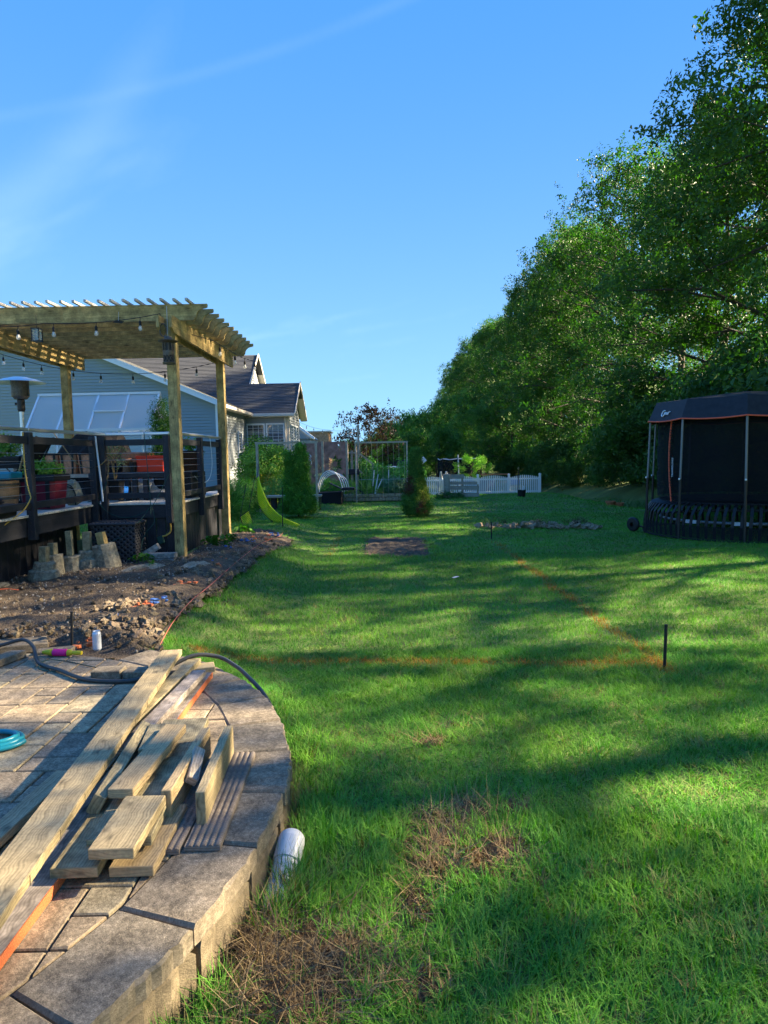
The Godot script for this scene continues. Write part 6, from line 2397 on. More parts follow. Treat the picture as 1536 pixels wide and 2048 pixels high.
# ---------------------------------------------------------------- trampoline
func build_trampoline() -> void:
	rng.seed = 101
	var c := Vector3(7.6, -0.28, -14.34)
	var tr := thing("trampoline", "large round black trampoline with enclosure net and orange hemmed canopy", "trampoline", c)
	var R := 1.97
	var s: Shape
	var P := func(deg: float, r: float, y: float) -> Vector3:
		return Vector3(cos(deg_to_rad(deg)) * r, y, sin(deg_to_rad(deg)) * r)
	var top := 2.42
	var N := 10
	# poles: angle measured from +x towards the camera
	for k in N:
		var a := 117.0 + 36.0 * k
		s = Shape.new()
		s.tube([P.call(a, R, 0.0), P.call(a, R - 0.02, 0.7), P.call(a, R - 0.03, 1.2)], 0.028, -1, 8)
		var lo := part("pole", s, M.dark_metal, tr)
		s = Shape.new()
		s.tube([P.call(a, R - 0.03, 1.2), P.call(a, R - 0.08, top)], 0.023, -1, 8)
		part("upper_tube", s, M.pole_grey, lo)
		s = Shape.new()
		s.lump(P.call(a, R + 0.0, 1.2), Vector3.ONE * 0.022, 0.0, 1, 4, 8)
		part("button", s, M.print_white, lo)
		# canopy skirt between poles
		var b := a + 36.0
		s = Shape.new()
		for j in 4:
			var t0 := j / 4.0
			var t1 := (j + 1) / 4.0
			var sg := func(t: float) -> float: return -0.03 * sin(PI * t)
			var e0: Vector3 = P.call(a, R - 0.04, top - 0.02).lerp(P.call(b, R - 0.04, top - 0.02), t0) + Vector3(0, sg.call(t0), 0)
			var e1: Vector3 = P.call(a, R - 0.04, top - 0.02).lerp(P.call(b, R - 0.04, top - 0.02), t1) + Vector3(0, sg.call(t1), 0)
			var u0: Vector3 = P.call(a, R - 0.2, top + 0.36).lerp(P.call(b, R - 0.2, top + 0.36), t0) + Vector3(0, -0.02 * sin(PI * t0), 0)
			var u1: Vector3 = P.call(a, R - 0.2, top + 0.36).lerp(P.call(b, R - 0.2, top + 0.36), t1) + Vector3(0, -0.02 * sin(PI * t1), 0)
			s.face([e0, e1, u1, u0], Vector3(0, 1.5, 0))
			s.face([u0, u1, Vector3(0, top + 0.55, 0)], Vector3(0, 1.0, 0))
		part("canopy_panel", s, M.cover, tr)
		s = Shape.new()
		var hem := []
		for j in 9:
			hem.append(P.call(a, R - 0.03, top - 0.03).lerp(P.call(b, R - 0.03, top - 0.03), j / 8.0) + Vector3(0, -0.03 * sin(PI * j / 8.0), 0))
		s.tube(hem, 0.016, -1, 6)
		part("orange_hem", s, M.hem, tr)
	# emblem and lettering on the canopy, drawn as strokes on its cloth
	var ea := 173.5
	var en: Vector3 = P.call(ea, 1, 0)
	var ex := Vector3(-en.z, 0, en.x) * -1.0
	var ec: Vector3 = P.call(171.0, (R - 0.1) * cos(deg_to_rad(18.0)) + 0.012, top + 0.11)
	var eup := (Vector3.UP - en * 0.42).normalized()
	s = Shape.new()
	var loop := []
	for k in 15:
		var a := deg_to_rad(60.0 + 320.0 * k / 14.0)
		loop.append(ec + ex * (-0.12 + 0.055 * cos(a)) + eup * (0.065 * sin(a)))
	s.tube(loop, 0.013, -1, 5)
	for st in [[[-0.05, 0.03], [-0.03, -0.03], [-0.005, 0.03]], [[0.01, 0.03], [0.015, -0.02], [0.045, -0.03], [0.06, 0.03]], [[0.075, -0.03], [0.08, 0.03], [0.125, 0.035]]]:
		var q := []
		for p in st:
			q.append(ec + ex * p[0] + eup * (p[1] - 0.01))
		s.tube(q, 0.009, -1, 5)
	part("emblem", s, M.print_white, tr)
	# enclosure net hanging inside the poles, the opening on the near left
	s = Shape.new()
	var RN := R - 0.28
	for k in 48:
		var a0 := 360.0 * k / 48
		var a1 := 360.0 * (k + 1) / 48
		for j in 3:
			var y0 := lerpf(0.78, top, j / 3.0)
			var y1 := lerpf(0.78, top, (j + 1) / 3.0)
			s.face([P.call(a0, RN, y0), P.call(a1, RN, y0), P.call(a1, RN + 0.02, y1), P.call(a0, RN + 0.02, y1)], Vector3(0, y0, 0))
	part("enclosure_net", s, M.net, tr)
	s = Shape.new()
	var edge := []
	for k in 13:
		var t := k / 12.0
		edge.append(P.call(168.0 + 3.0 * sin(t * 3.0), RN + 0.03, lerpf(0.72, top - 0.02, t)))
	s.tube(edge, 0.016, -1, 6)
	part("zip_edge", s, M.hem, tr)
	# ruffled strip with letters beside the zip
	s = Shape.new()
	for k in 30:
		var t0 := k / 30.0
		var a := 165.0 + 3.0 * sin(t0 * 3.0) + rf(-0.7, 0.7)
		s.face([P.call(a, RN + 0.035, lerpf(0.75, top - 0.05, t0)), P.call(a + 2.2, RN + 0.035, lerpf(0.75, top - 0.05, t0) + 0.01), P.call(a + 2.4, RN + 0.05, lerpf(0.75, top - 0.05, t0) + 0.04), P.call(a, RN + 0.05, lerpf(0.75, top - 0.05, t0) + 0.035)], Vector3.ZERO)
	part("door_binding", s, M.cover, tr)
	var txt := TextMesh.new()
	var f := SystemFont.new()
	f.font_names = PackedStringArray(["Droid Sans"])
	txt.font = f
	txt.text = "TRAMPOLINES"
	txt.font_size = 32
	txt.pixel_size = 0.0019
	txt.depth = 0.004
	var tm := part_m("lettering", txt, M.print_white, tr)
	var nn: Vector3 = P.call(166.0, 1, 0)
	tm.transform = Transform3D(Basis(Vector3.UP, Vector3.UP.cross(nn) * -1.0, nn), P.call(166.0, RN + 0.055, 1.42))
	# mat and leaf-shaped rods bending from the mat out to the ground ring
	s = Shape.new()
	s.lathe(Transform3D(Basis(), Vector3(0, 0.7, 0)), [Vector2(0, 0), Vector2(RN - 0.02, 0.0), Vector2(RN - 0.02, 0.03), Vector2(0, 0.03)], 48)
	part("jumping_mat", s, M.mat_black, tr)
	s = Shape.new()
	for k in 80:
		var a := 360.0 * k / 80
		var rod := [P.call(a, RN - 0.05, 0.72), P.call(a + 0.6, RN + 0.13, 0.66), P.call(a + 1.2, RN + 0.24, 0.5), P.call(a + 1.6, RN + 0.27, 0.28), P.call(a + 1.8, RN + 0.24, 0.06)]
		for j in 4:
			s.bar(rod[j], rod[j + 1], 0.055, 0.014, P.call(a, 1, 0.0))
	var rods := part("spring_rods", s, M.black, tr)
	rods.set_meta("kind", "stuff")
	for q in [[0.025, 0.02, "base_ring", "dark_metal", R], [0.34, 0.035, "frame_ring", "pole_grey", R - 0.35]]:
		s = Shape.new()
		var ring := []
		for k in 49:
			ring.append(P.call(360.0 * k / 48, q[4], q[0]))
		s.tube(ring, q[1], -1, 6)
		part(q[2], s, M[q[3]], tr)
	s = Shape.new()
	for k in 48:
		s.face([P.call(7.5 * k, R + 0.02, 0.02), P.call(7.5 * k + 7.5, R + 0.02, 0.02), P.call(7.5 * k + 7.5, R, 0.3), P.call(7.5 * k, R, 0.3)], Vector3.ZERO)
	part("skirt_net", s, M.skirt, tr)
	# labels on the frame, wheel
	for a in [152.0, 119.0]:
		s = Shape.new()
		var p: Vector3 = P.call(a, R - 0.31, 0.34)
		s.box(Transform3D(Basis(Vector3.UP, -deg_to_rad(a)), p), Vector3(0.01, 0.07, 0.26))
		part("label_plate", s, M.print_white, tr)
	s = Shape.new()
	var wp: Vector3 = P.call(196.0, R + 0.22, 0.16)
	s.lathe(Transform3D(Basis(Vector3.UP, 0.5) * Basis(Vector3.BACK, PI / 2), wp), [Vector2(0.05, -0.05), Vector2(0.14, -0.045), Vector2(0.16, -0.02), Vector2(0.16, 0.02), Vector2(0.14, 0.045), Vector2(0.05, 0.05)], 18)
	var wh := part("wheel", s, M.rubber, tr)
	s = Shape.new()
	s.tube([wp, P.call(194.0, R, 0.1)], 0.02, -1, 6)
	part("axle", s, M.dark_metal, wh)


# ---------------------------------------------------------------- garden behind
func arborvitae(label: String, at: Vector3, h: float, r: float, tips: Array, c0: Color, c1: Color, patch: Array) -> void:
	var o := thing("arborvitae", label, "shrub", at)
	var s := Shape.new()
	s.tube([Vector3(0, -0.1, 0), Vector3(0, h * 0.85, 0)], 0.035, 0.01, 6)
	part("trunk", s, M.bark, o)
	var me := sprig(21, 14, 0.2, 0.075, 0.32)
	var xf := []
	var col := []
	for t in tips:
		var n := int(1500 * t[3])
		for i in n:
			var f := pow(rng.randf(), 1.25)
			var y: float = f * t[2] * h
			var rr: float = r * t[3] * pow(1.0 - f, 0.92) * (0.82 + 0.18 * sin(f * 9.0 + t[0] * 9.0)) + 0.03
			if f < 0.1:
				rr *= 0.8 + 2.0 * f
			var a := rf(0, TAU)
			var q := rr * (1.0 - 0.35 * pow(rng.randf(), 2.0))
			q *= 1.0 + 0.12 * sin(a * 5.0 + y * 6.0)
			var p := Vector3(t[0] * f * 1.2 + cos(a) * q, y + 0.05, t[1] * f + sin(a) * q)
			var dir := Vector3(cos(a) * 0.75, 1.0, sin(a) * 0.75).normalized() + rv(0.35)
			xf.append(Transform3D(Basis(Quaternion(Vector3.UP, dir.normalized())) * Basis(Vector3.UP, rf(0, TAU)) * Basis.from_scale(Vector3.ONE * rf(0.6, 1.1)), p))
			var cc := c0.lerp(c1, rng.randf()) * rf(0.75, 1.2)
			for k in patch:
				if absf(p.x - k[0]) < k[2] and absf(p.y - k[1]) < k[3] and p.z > -0.1 and rng.randf() < 0.75:
					cc = (k[4] as Color) * rf(0.7, 1.2)
			cc.a = 1
			col.append(cc)
	scatter("foliage", me, M.leaf, xf, col, o, "stuff")


func shrub(called: String, label: String, at: Vector3, r: Vector3, n: int, me: Mesh, c0: Color, c1: Color, cat := "shrub") -> Node3D:
	var o := thing(called, label, cat, at)
	var s := Shape.new()
	for k in 5:
		s.tube([Vector3(0, -0.05, 0), Vector3(rf(-0.6, 0.6) * r.x, r.y * 1.2, rf(-0.6, 0.6) * r.z)], 0.015, 0.006, 4)
	part("stems", s, M.bark, o)
	var xf := []
	var col := []
	for i in n:
		var d := Vector3(rng.randfn(), rng.randfn(), rng.randfn()).normalized()
		var k := pow(rng.randf(), 0.28) * (1.0 + 0.14 * sin(d.x * 5.0 + d.y * 4.0) * cos(d.z * 5.0))
		var dir := (d + Vector3(0, 0.25, 0) + rv(0.6)).normalized()
		xf.append(Transform3D(Basis(Quaternion(Vector3.UP, dir)) * Basis(Vector3.UP, rf(0, TAU)) * Basis.from_scale(Vector3.ONE * rf(0.7, 1.2)), Vector3(0, r.y * 1.02, 0) + d * k * r))
		var cc := c0.lerp(c1, rng.randf()) * rf(0.75, 1.2)
		cc.a = 1
		col.append(cc)
	scatter("foliage", me, M.leaf, xf, col, o, "stuff")
	return o


func frame(called: String, label: String, a: Vector3, b: Vector3, h: float, w: float, extra: Array = []) -> Node3D:
	var o := thing(called, label, "frame", a)
	for p in [a, b]:
		var s := Shape.new(a)
		s.ou = rf(0, 4)
		s.bx(p + Vector3(-w, -0.1, -w), p + Vector3(w, h, w), 0.004)
		part("post", s, M.frame_wood, o)
	var s := Shape.new(a)
	s.bar(Vector3(a.x - w * 1.6, a.y + h + w, a.z), Vector3(b.x + w * 1.6, b.y + h + w, b.z), w * 2.0, w * 2.0)
	part("crossbar", s, M.frame_wood, o)
	for e in extra:
		s = Shape.new(a)
		s.tube(e, 0.005, -1, 4)
		part("wire", s, M.steel, o)
	return o


func build_yard() -> void:
	rng.seed = 111
	var s: Shape
	# two clipped conifers
	arborvitae("left bright green arborvitae with two tips standing on the lawn", Vector3(-2.46, -0.2, -19.6), 1.86, 0.48, [[0.08, 0.0, 1.04, 1.06], [-0.24, 0.05, 0.93, 0.66]], Color(0.085, 0.232, 0.031), Color(0.186, 0.403, 0.046), [])
	arborvitae("right narrow arborvitae with browned reddish patches standing on the lawn", Vector3(0.95, -0.28, -19.4), 1.72, 0.37, [[-0.03, 0.0, 1.05, 1.08]], Color(0.078, 0.186, 0.039), Color(0.155, 0.295, 0.046), [[-0.2, 0.85, 0.12, 0.25, Color(0.202, 0.078, 0.046)], [0.08, 0.35, 0.1, 0.28, Color(0.248, 0.093, 0.046)], [0.12, 0.75, 0.16, 0.35, Color(0.372, 0.388, 0.046)]])
	# shrubs beside the house
	var fine := sprig(31, 14, 0.2, 0.05, 0.5)
	var lf := sprig(32, 11, 0.3, 0.1, 0.55)
	shrub("round_shrub", "round clipped green shrub beside the back pergola post", Vector3(-3.75, -0.1, -18.2), Vector3(0.52, 0.48, 0.5), 800, fine, Color(0.093, 0.248, 0.046), Color(0.171, 0.372, 0.062))
	shrub("large_shrub", "large yellow green shrub under the nook windows", Vector3(-4.35, -0.1, -25.6), Vector3(0.95, 1.02, 0.8), 950, lf, Color(0.186, 0.341, 0.046), Color(0.434, 0.558, 0.093))
	shrub("dark_shrub", "dark green shrub top behind the large yellow green shrub", Vector3(-4.7, -0.1, -26.8), Vector3(0.9, 1.15, 0.7), 600, lf, Color(0.046, 0.139, 0.039), Color(0.093, 0.217, 0.046))
	shrub("flowering_plant", "orange flowered plant at the foot of the large shrub", Vector3(-4.25, -0.1, -24.6), Vector3(0.3, 0.4, 0.3), 120, lf, Color(0.542, 0.310, 0.046), Color(0.310, 0.341, 0.062), "plant")
	shrub("feathery_plant", "soft feathery green plants behind the yellow hammock", Vector3(-3.45, -0.1, -23.4), Vector3(0.75, 0.42, 0.4), 500, fine, Color(0.124, 0.310, 0.093), Color(0.217, 0.465, 0.124), "plant")
	shrub("grass_clump", "tall grassy clump behind the back pergola post", Vector3(-3.75, -0.05, -16.3), Vector3(0.28, 0.35, 0.3), 160, tuft(41, 8, 0.04, 0.5, 0.01, 0.3), Color(0.124, 0.279, 0.062), Color(0.202, 0.403, 0.078), "plant")
	# log edging of the planting by the house
	var lg := thing("log_edging", "low edging of dark stacked logs below the feathery plants", "edging", Vector3(-3.2, -0.15, -22.4))
	for k in 9:
		s = Shape.new(Vector3(-3.2, -0.15, -22.4))
		s.ou = rf(0, 4)
		var x := -4.1 + k * 0.24
		s.tube([Vector3(x, -0.25, -22.4), Vector3(x + rf(-0.03, 0.03), 0.22 + rf(-0.03, 0.03), -22.42)], 0.115, 0.105, 8)
		part("log", s, M.grey_log, lg)
	s = Shape.new(Vector3(-3.2, -0.15, -22.4))
	s.bx(Vector3(-4.15, 0.2, -22.7), Vector3(-2.05, 0.27, -22.2), 0.01)
	part("cap_rail", s, M.grey_wood, lg)
	s = Shape.new(Vector3(-3.9, -0.2, -21.6))
	for k in 4:
		s.bx(Vector3(-4.05 + k * 0.01, -0.22 + k * 0.12, -21.75), Vector3(-3.72 - k * 0.01, -0.105 + k * 0.12, -21.45), 0.01)
	solo("stone_stack", s, M.concrete, "small stack of grey stones beside the log edging", "stones")
	# trellis frames
	frame("trellis_frame", "weathered wooden trellis frame standing in front of the large shrub", Vector3(-4.05, -0.15, -22.0), Vector3(-2.15, -0.15, -22.0), 2.1, 0.036, [[Vector3(-4.0, 0.3, -22.0), Vector3(-4.0, 1.9, -22.0)], [Vector3(-2.55, 0.3, -22.0), Vector3(-2.55, 1.95, -22.0)]])
	var g := frame("swing_frame", "tall thin grey wooden frame over the vegetable bed", Vector3(-1.05, -0.2, -26.4), Vector3(0.93, -0.2, -26.4), 2.2, 0.03, [[Vector3(-0.95, 0.6, -26.4), Vector3(0.85, 0.6, -26.4)]])
	for k in 9:
		s = Shape.new(Vector3(-1.05, -0.2, -26.4))
		s.tube([Vector3(-0.85 + k * 0.21, -0.2, -26.4), Vector3(-0.85 + k * 0.21, 2.0, -26.4)], 0.004, -1, 4)
		part("string", s, M.steel, g)
	# rust coloured cut-out panels
	rust_panels()
	# steps with a handrail right of the panels
	var st := thing("garden_stairs", "small black landing with a sloping wooden handrail right of the rust panels", "stairs", Vector3(-1.0, -0.2, -28.5))
	for p in [[-1.3, 1.75], [-1.08, 1.75], [-0.42, 1.2]]:
		s = Shape.new(Vector3(-1.0, -0.2, -28.5))
		s.bx(Vector3(p[0] - 0.045, -0.3, -28.545), Vector3(p[0] + 0.045, p[1], -28.455), 0.004)
		part("post", s, M.grey_wood, st)
	s = Shape.new(Vector3(-1.0, -0.2, -28.5))
	s.bar(Vector3(-1.1, 1.72, -28.45), Vector3(-0.4, 1.16, -28.45), 0.09, 0.06)
	s.bar(Vector3(-1.45, 1.66, -28.45), Vector3(-1.08, 1.66, -28.45), 0.09, 0.06)
	part("handrail", s, M.grey_wood, st)
	s = Shape.new(Vector3(-1.0, -0.2, -28.5))
	s.bar(Vector3(-1.05, 0.95, -28.44), Vector3(-0.42, 0.45, -28.44), 0.05, 0.06)
	part("lower_rail", s, M.grey_wood, st)
	s = Shape.new(Vector3(-1.0, -0.2, -28.5))
	s.bx(Vector3(-1.5, 0.75, -29.2), Vector3(-1.0, 0.98, -28.4), 0.01)
	part("landing", s, M.deck_black, st)
	for k in 4:
		s = Shape.new(Vector3(-1.0, -0.2, -28.5))
		s.bx(Vector3(-0.98 + k * 0.16, 0.55 - k * 0.2, -29.1), Vector3(-0.8 + k * 0.16, 0.59 - k * 0.2, -28.5), 0.004)
		part("tread", s, M.deck_black, st)
	# raised bed of stone blocks
	var bd := thing("stone_raised_bed", "raised vegetable bed edged with two courses of tan stone blocks", "raised bed", Vector3(-0.7, -0.28, -27.0))
	for row in 2:
		for k in 13:
			var x := -2.15 + k * 0.26 + row * 0.13
			if x > 1.2:
				continue
			s = Shape.new(Vector3(-0.7, -0.28, -27.0))
			s.box(Transform3D(Basis(Vector3.UP, rf(-0.05, 0.05)), Vector3(x, -0.19 + row * 0.145, -26.75 + rf(-0.015, 0.015))), Vector3(0.248, 0.135, 0.2), 0.02)
			part("stone_block", s, M.bed_stone, bd)
	s = Shape.new(Vector3(-0.7, -0.28, -27.0))
	s.bx(Vector3(-2.1, -0.3, -30.0), Vector3(1.1, 0.02, -26.82))
	part("soil", s, M.soil, bd)
	# plants of the bed
	var bladem := tuft(43, 9, 0.05, 0.55, 0.016, 0.22)
	for q in [["corn_plants", "upright light green leafy stalks in the front of the stone bed", Vector3(-0.75, 0.0, -26.95), Vector3(0.6, 0.16, 0.25), 60, bladem, Color(0.248, 0.434, 0.093), Color(0.465, 0.558, 0.155)], ["vegetable_plants", "bushy green vegetable plants in the middle of the stone bed", Vector3(-0.1, 0.0, -28.0), Vector3(0.7, 0.45, 0.4), 420, lf, Color(0.109, 0.279, 0.078), Color(0.202, 0.419, 0.109)], ["lavender_plants", "grey green feathery plants at the right end of the stone bed", Vector3(0.4, 0.0, -27.0), Vector3(0.5, 0.3, 0.3), 420, fine, Color(0.155, 0.264, 0.186), Color(0.248, 0.388, 0.248)], ["tall_green_plants", "tall green plants behind the right arborvitae", Vector3(1.0, -0.1, -27.4), Vector3(0.5, 0.6, 0.35), 420, lf, Color(0.155, 0.388, 0.093), Color(0.279, 0.527, 0.124)], ["leafy_greens", "bright leafy greens at the left end of the stone bed", Vector3(-1.75, 0.0, -27.0), Vector3(0.35, 0.2, 0.25), 240, fine, Color(0.248, 0.496, 0.078), Color(0.372, 0.600, 0.124)], ["climbing_plants", "green climbing plants on the stair rail behind the bed", Vector3(-0.8, 0.0, -29.0), Vector3(0.5, 0.65, 0.3), 420, lf, Color(0.093, 0.232, 0.078), Color(0.155, 0.341, 0.093)], ["tall_weeds", "green plants under the white hoops", Vector3(-2.2, -0.1, -26.2), Vector3(0.55, 0.35, 0.3), 420, fine, Color(0.093, 0.279, 0.062), Color(0.155, 0.403, 0.078)]]:
		shrub(q[0], q[1], q[2], q[3], q[4], q[5], q[6], q[7], "plants")
	# white canes among them
	for q in [[Vector3(-0.35, 0, -26.9), Vector3(-0.2, 0.78, -26.9), "left white cane of a V in the stone bed"], [Vector3(-0.33, 0, -26.85), Vector3(-0.05, 0.6, -26.85), "right white cane of a V in the stone bed"], [Vector3(0.2, 0.1, -27.2), Vector3(0.22, 0.95, -27.2), "upright white stake in the stone bed"], [Vector3(-1.55, 0.0, -26.8), Vector3(-1.55, 0.42, -26.8), "short white stake at the left of the stone bed"], [Vector3(-0.42, 0.3, -27.3), Vector3(-0.36, 0.95, -27.3), "white stake behind the light green stalks"]]:
		s = Shape.new(q[0])
		s.tube([q[0], q[1]], 0.022, -1, 6)
		solo("white_cane", s, M.white_plastic, q[2], "stake")
	# hoops over a black bed
	var hp := thing("hoop_tunnel", "white bent pipe hoops over a black raised bed", "garden hoops", Vector3(-1.95, -0.2, -25.4))
	for k in 4:
		s = Shape.new(Vector3(-1.95, -0.2, -25.4))
		var pts := []
		for j in 13:
			var a := PI * j / 12
			var off := k * 0.13 if j > 6 else k * 0.05
			pts.append(Vector3(-1.98 - cos(a) * 0.46 + off * 0.5, 0.2 + sin(a) * (0.8 - 0.05 * k), -25.2 - k * 0.35))
		s.tube(pts, 0.018, -1, 6)
		part("hoop", s, M.white_plastic, hp)
	s = Shape.new(Vector3(-1.95, -0.2, -25.4))
	s.bx(Vector3(-2.45, -0.25, -26.4), Vector3(-1.55, 0.2, -25.05), 0.02)
	part("bed_side", s, M.black_matt, hp)
	s = Shape.new(Vector3(-1.5, 0.2, -25.0))
	s.box(Transform3D(Basis(Vector3.BACK, -0.45), Vector3(-1.72, 0.42, -25.0)), Vector3(0.55, 0.03, 0.5), 0.008)
	s.box(Transform3D(Basis(), Vector3(-1.3, 0.32, -25.1)), Vector3(0.45, 0.1, 0.5), 0.01)
	solo("black_trays", s, M.black, "black seed trays leaning beside the white hoops", "trays")
	hammock()
	# young yellow green tree and bucket on its stake
	bucket()
	terracotta_pair()
	pallet()
	mound()
	# litter
	s = Shape.new(Vector3(1.0, -0.24, -9.3))
	s.box(Transform3D(Basis(Vector3.UP, 0.5) * Basis(Vector3.BACK, 0.1), Vector3(0.97, -0.2, -9.3)), Vector3(0.09, 0.004, 0.05))
	solo("scrap_of_paper", s, M.sheet, "pale scrap lying on the middle of the lawn", "scrap")


func rust_panels() -> void:
	var o := Vector3(-2.4, -0.2, -27.0)
	var pn := thing("rust_panels", "rust brown privacy panels with flower cut-outs between grey posts", "screen", o)
	var s: Shape
	for x in [-3.4, -2.38, -1.42]:
		s = Shape.new(o)
		s.bx(Vector3(x - 0.045, -0.3, -27.05), Vector3(x + 0.045, 2.12, -26.96), 0.004)
		part("post", s, M.grey_wood, pn)
	# each panel is cut by petal shaped holes, as three or four strips round them
	for k in 2:
		var x0: float = [-3.35, -2.33][k]
		var x1: float = [-2.43, -1.47][k]
		var flowers: Array = [[[x1 - 0.08, 0.95, 0.3, 12], [x0 + 0.55, 1.45, 0.2, 10]], [[x0 + 0.42, 1.22, 0.34, 15], [x0 + 0.68, 1.86, 0.17, 9], [x0 + 0.0, 0.85, 0.28, 12], [x0 + 0.85, 0.65, 0.22, 10]]][k]
		var outline := PackedVector2Array([Vector2(x0, 0.1), Vector2(x1, 0.1), Vector2(x1, 2.1), Vector2(x0, 2.1)])
		var tiles := []
		var nx := 4
		var ny := 8
		for i in nx:
			for j in ny:
				var a := Vector2(lerpf(x0, x1, float(i) / nx), lerpf(0.1, 2.1, float(j) / ny))
				var b := Vector2(lerpf(x0, x1, float(i + 1) / nx), lerpf(0.1, 2.1, float(j + 1) / ny))
				tiles.append(PackedVector2Array([a, Vector2(b.x, a.y), b, Vector2(a.x, b.y)]))
		for fl in flowers:
			for p in fl[3]:
				var an: float = TAU * p / fl[3] + 0.2
				var d := Vector2(cos(an), sin(an))
				var e := Vector2(-d.y, d.x)
				var cc := Vector2(fl[0], fl[1])
				var L: float = fl[2] * (0.85 + 0.3 * (p % 2))
				var petal := PackedVector2Array([cc + d * L * 0.22, cc + d * L * 0.6 + e * L * 0.13, cc + d * L, cc + d * L * 0.6 - e * L * 0.13])
				var next := []
				for t in tiles:
					for q in Geometry2D.clip_polygons(t, petal):
						if q.size() > 2 and not Geometry2D.is_polygon_clockwise(q):
							next.append(q)
				tiles = next
		s = Shape.new(o)
		for t in tiles:
			if Geometry2D.triangulate_polygon(t).size() > 0:
				s.prism(t, Transform3D(Basis(), Vector3(0, 0, -27.006 + 0.001 * k)), 0.006)
		part("panel", s, M.rust_panel, pn)


func hammock() -> void:
	var o := Vector3(-2.4, -0.25, -15.6)
	var hk := thing("yellow_hammock_chair", "lime yellow slatted sling chair hanging from the trellis, reaching down to the grass", "hammock chair", o)
	var path := curve_pts([Vector3(-2.93, 1.05, -15.9), Vector3(-2.84, 0.6, -15.7), Vector3(-2.66, 0.28, -15.6), Vector3(-2.4, 0.07, -15.5), Vector3(-2.2, -0.03, -15.45), Vector3(-2.02, -0.1, -15.4)], 9)
	var s := Shape.new(o)
	for i in path.size() - 1:
		var t := float(i) / path.size()
		var w := 0.07 + 0.24 * smoothstep(0.0, 0.35, t)
		var p: Vector3 = path[i].lerp(path[i + 1], 0.5)
		var side := Vector3(0.62, 0.5, 0.6).normalized() * w * 0.5
		s.bar(p - side, p + side, 0.034, 0.012, Vector3.UP)
	part("slats", s, M.hammock, hk).set_meta("kind", "stuff")
	for sg in [-1.0, 1.0]:
		s = Shape.new(o)
		var e := []
		for i in path.size():
			var t := float(i) / path.size()
			e.append(path[i] + Vector3(0.62, 0.5, 0.6).normalized() * (0.07 + 0.24 * smoothstep(0.0, 0.35, t)) * 0.5 * sg)
		s.tube(e, 0.014, -1, 5)
		part("edge_rope", s, M.black if sg < 0 else M.hammock, hk)
	s = Shape.new(o)
	s.tube([Vector3(-2.94, 1.04, -15.9), Vector3(-3.0, 1.35, -16.4)], 0.01, -1, 5)
	part("hanging_rope", s, M.black, hk)
	s = Shape.new(o)
	s.tube([Vector3(-2.55, 0.07, -15.6), Vector3(-2.95, -0.2, -15.5)], 0.009, -1, 5)
	part("tie_rope", s, M.black, hk)
	o = Vector3(-3.05, -0.2, -15.6)
	var pl := thing("yellow_foot_sling", "small square of lime yellow slats hanging from two ropes left of the hammock chair", "foot sling", o)
	var c := [Vector3(-3.29, 0.17, -15.5), Vector3(-3.11, 0.3, -15.6), Vector3(-2.99, 0.03, -15.45), Vector3(-3.16, -0.1, -15.3)]
	s = Shape.new(o)
	for k in 9:
		var t := (k + 0.5) / 9.0
		s.bar(c[0].lerp(c[3], t), c[1].lerp(c[2], t), 0.024, 0.012, Vector3.UP)
	part("slats", s, M.hammock, pl).set_meta("kind", "stuff")
	s = Shape.new(o)
	s.tube([c[0], c[1], c[2], c[3], c[0]], 0.012, -1, 5)
	part("edge_rope", s, M.black, pl)
	for k in 2:
		s = Shape.new(o)
		s.tube([c[k], c[k] + Vector3(0.1, 0.75, -0.35)], 0.008, -1, 5)
		part("hanging_rope", s, M.black, pl)


func bucket() -> void:
	var o := Vector3(5.55, H(5.55, -27.3), -27.3)
	var bk := thing("black_bucket", "black bucket hung on a tall dark stake on the lawn before the white fence", "bucket", o)
	var s := Shape.new()
	s.lathe(Transform3D(), [Vector2(0, 0.0), Vector2(0.13, 0.0), Vector2(0.17, 0.28), Vector2(0.18, 0.285), Vector2(0.16, 0.29), Vector2(0.12, 0.05), Vector2(0, 0.05)], 18)
	part("shell", s, M.black, bk)
	s = Shape.new()
	s.tube([Vector3(-0.16, -0.1, 0), Vector3(-0.13, 1.12, 0)], 0.018, -1, 6)
	part("stake", s, M.rubber, bk)
	s = Shape.new()
	s.lathe(Transform3D(Basis(), Vector3(-0.13, 1.1, 0)), [Vector2(0.03, 0), Vector2(0.04, 0.06), Vector2(0.0, 0.12)], 8)
	part("finial", s, M.tan_cord, bk)
	s = Shape.new()
	s.tube([Vector3(0.03, 0.2, 0), Vector3(0.06, 0.45, 0)], 0.045, 0.03, 8)
	part("white_bottle", s, M.white_plastic, bk)


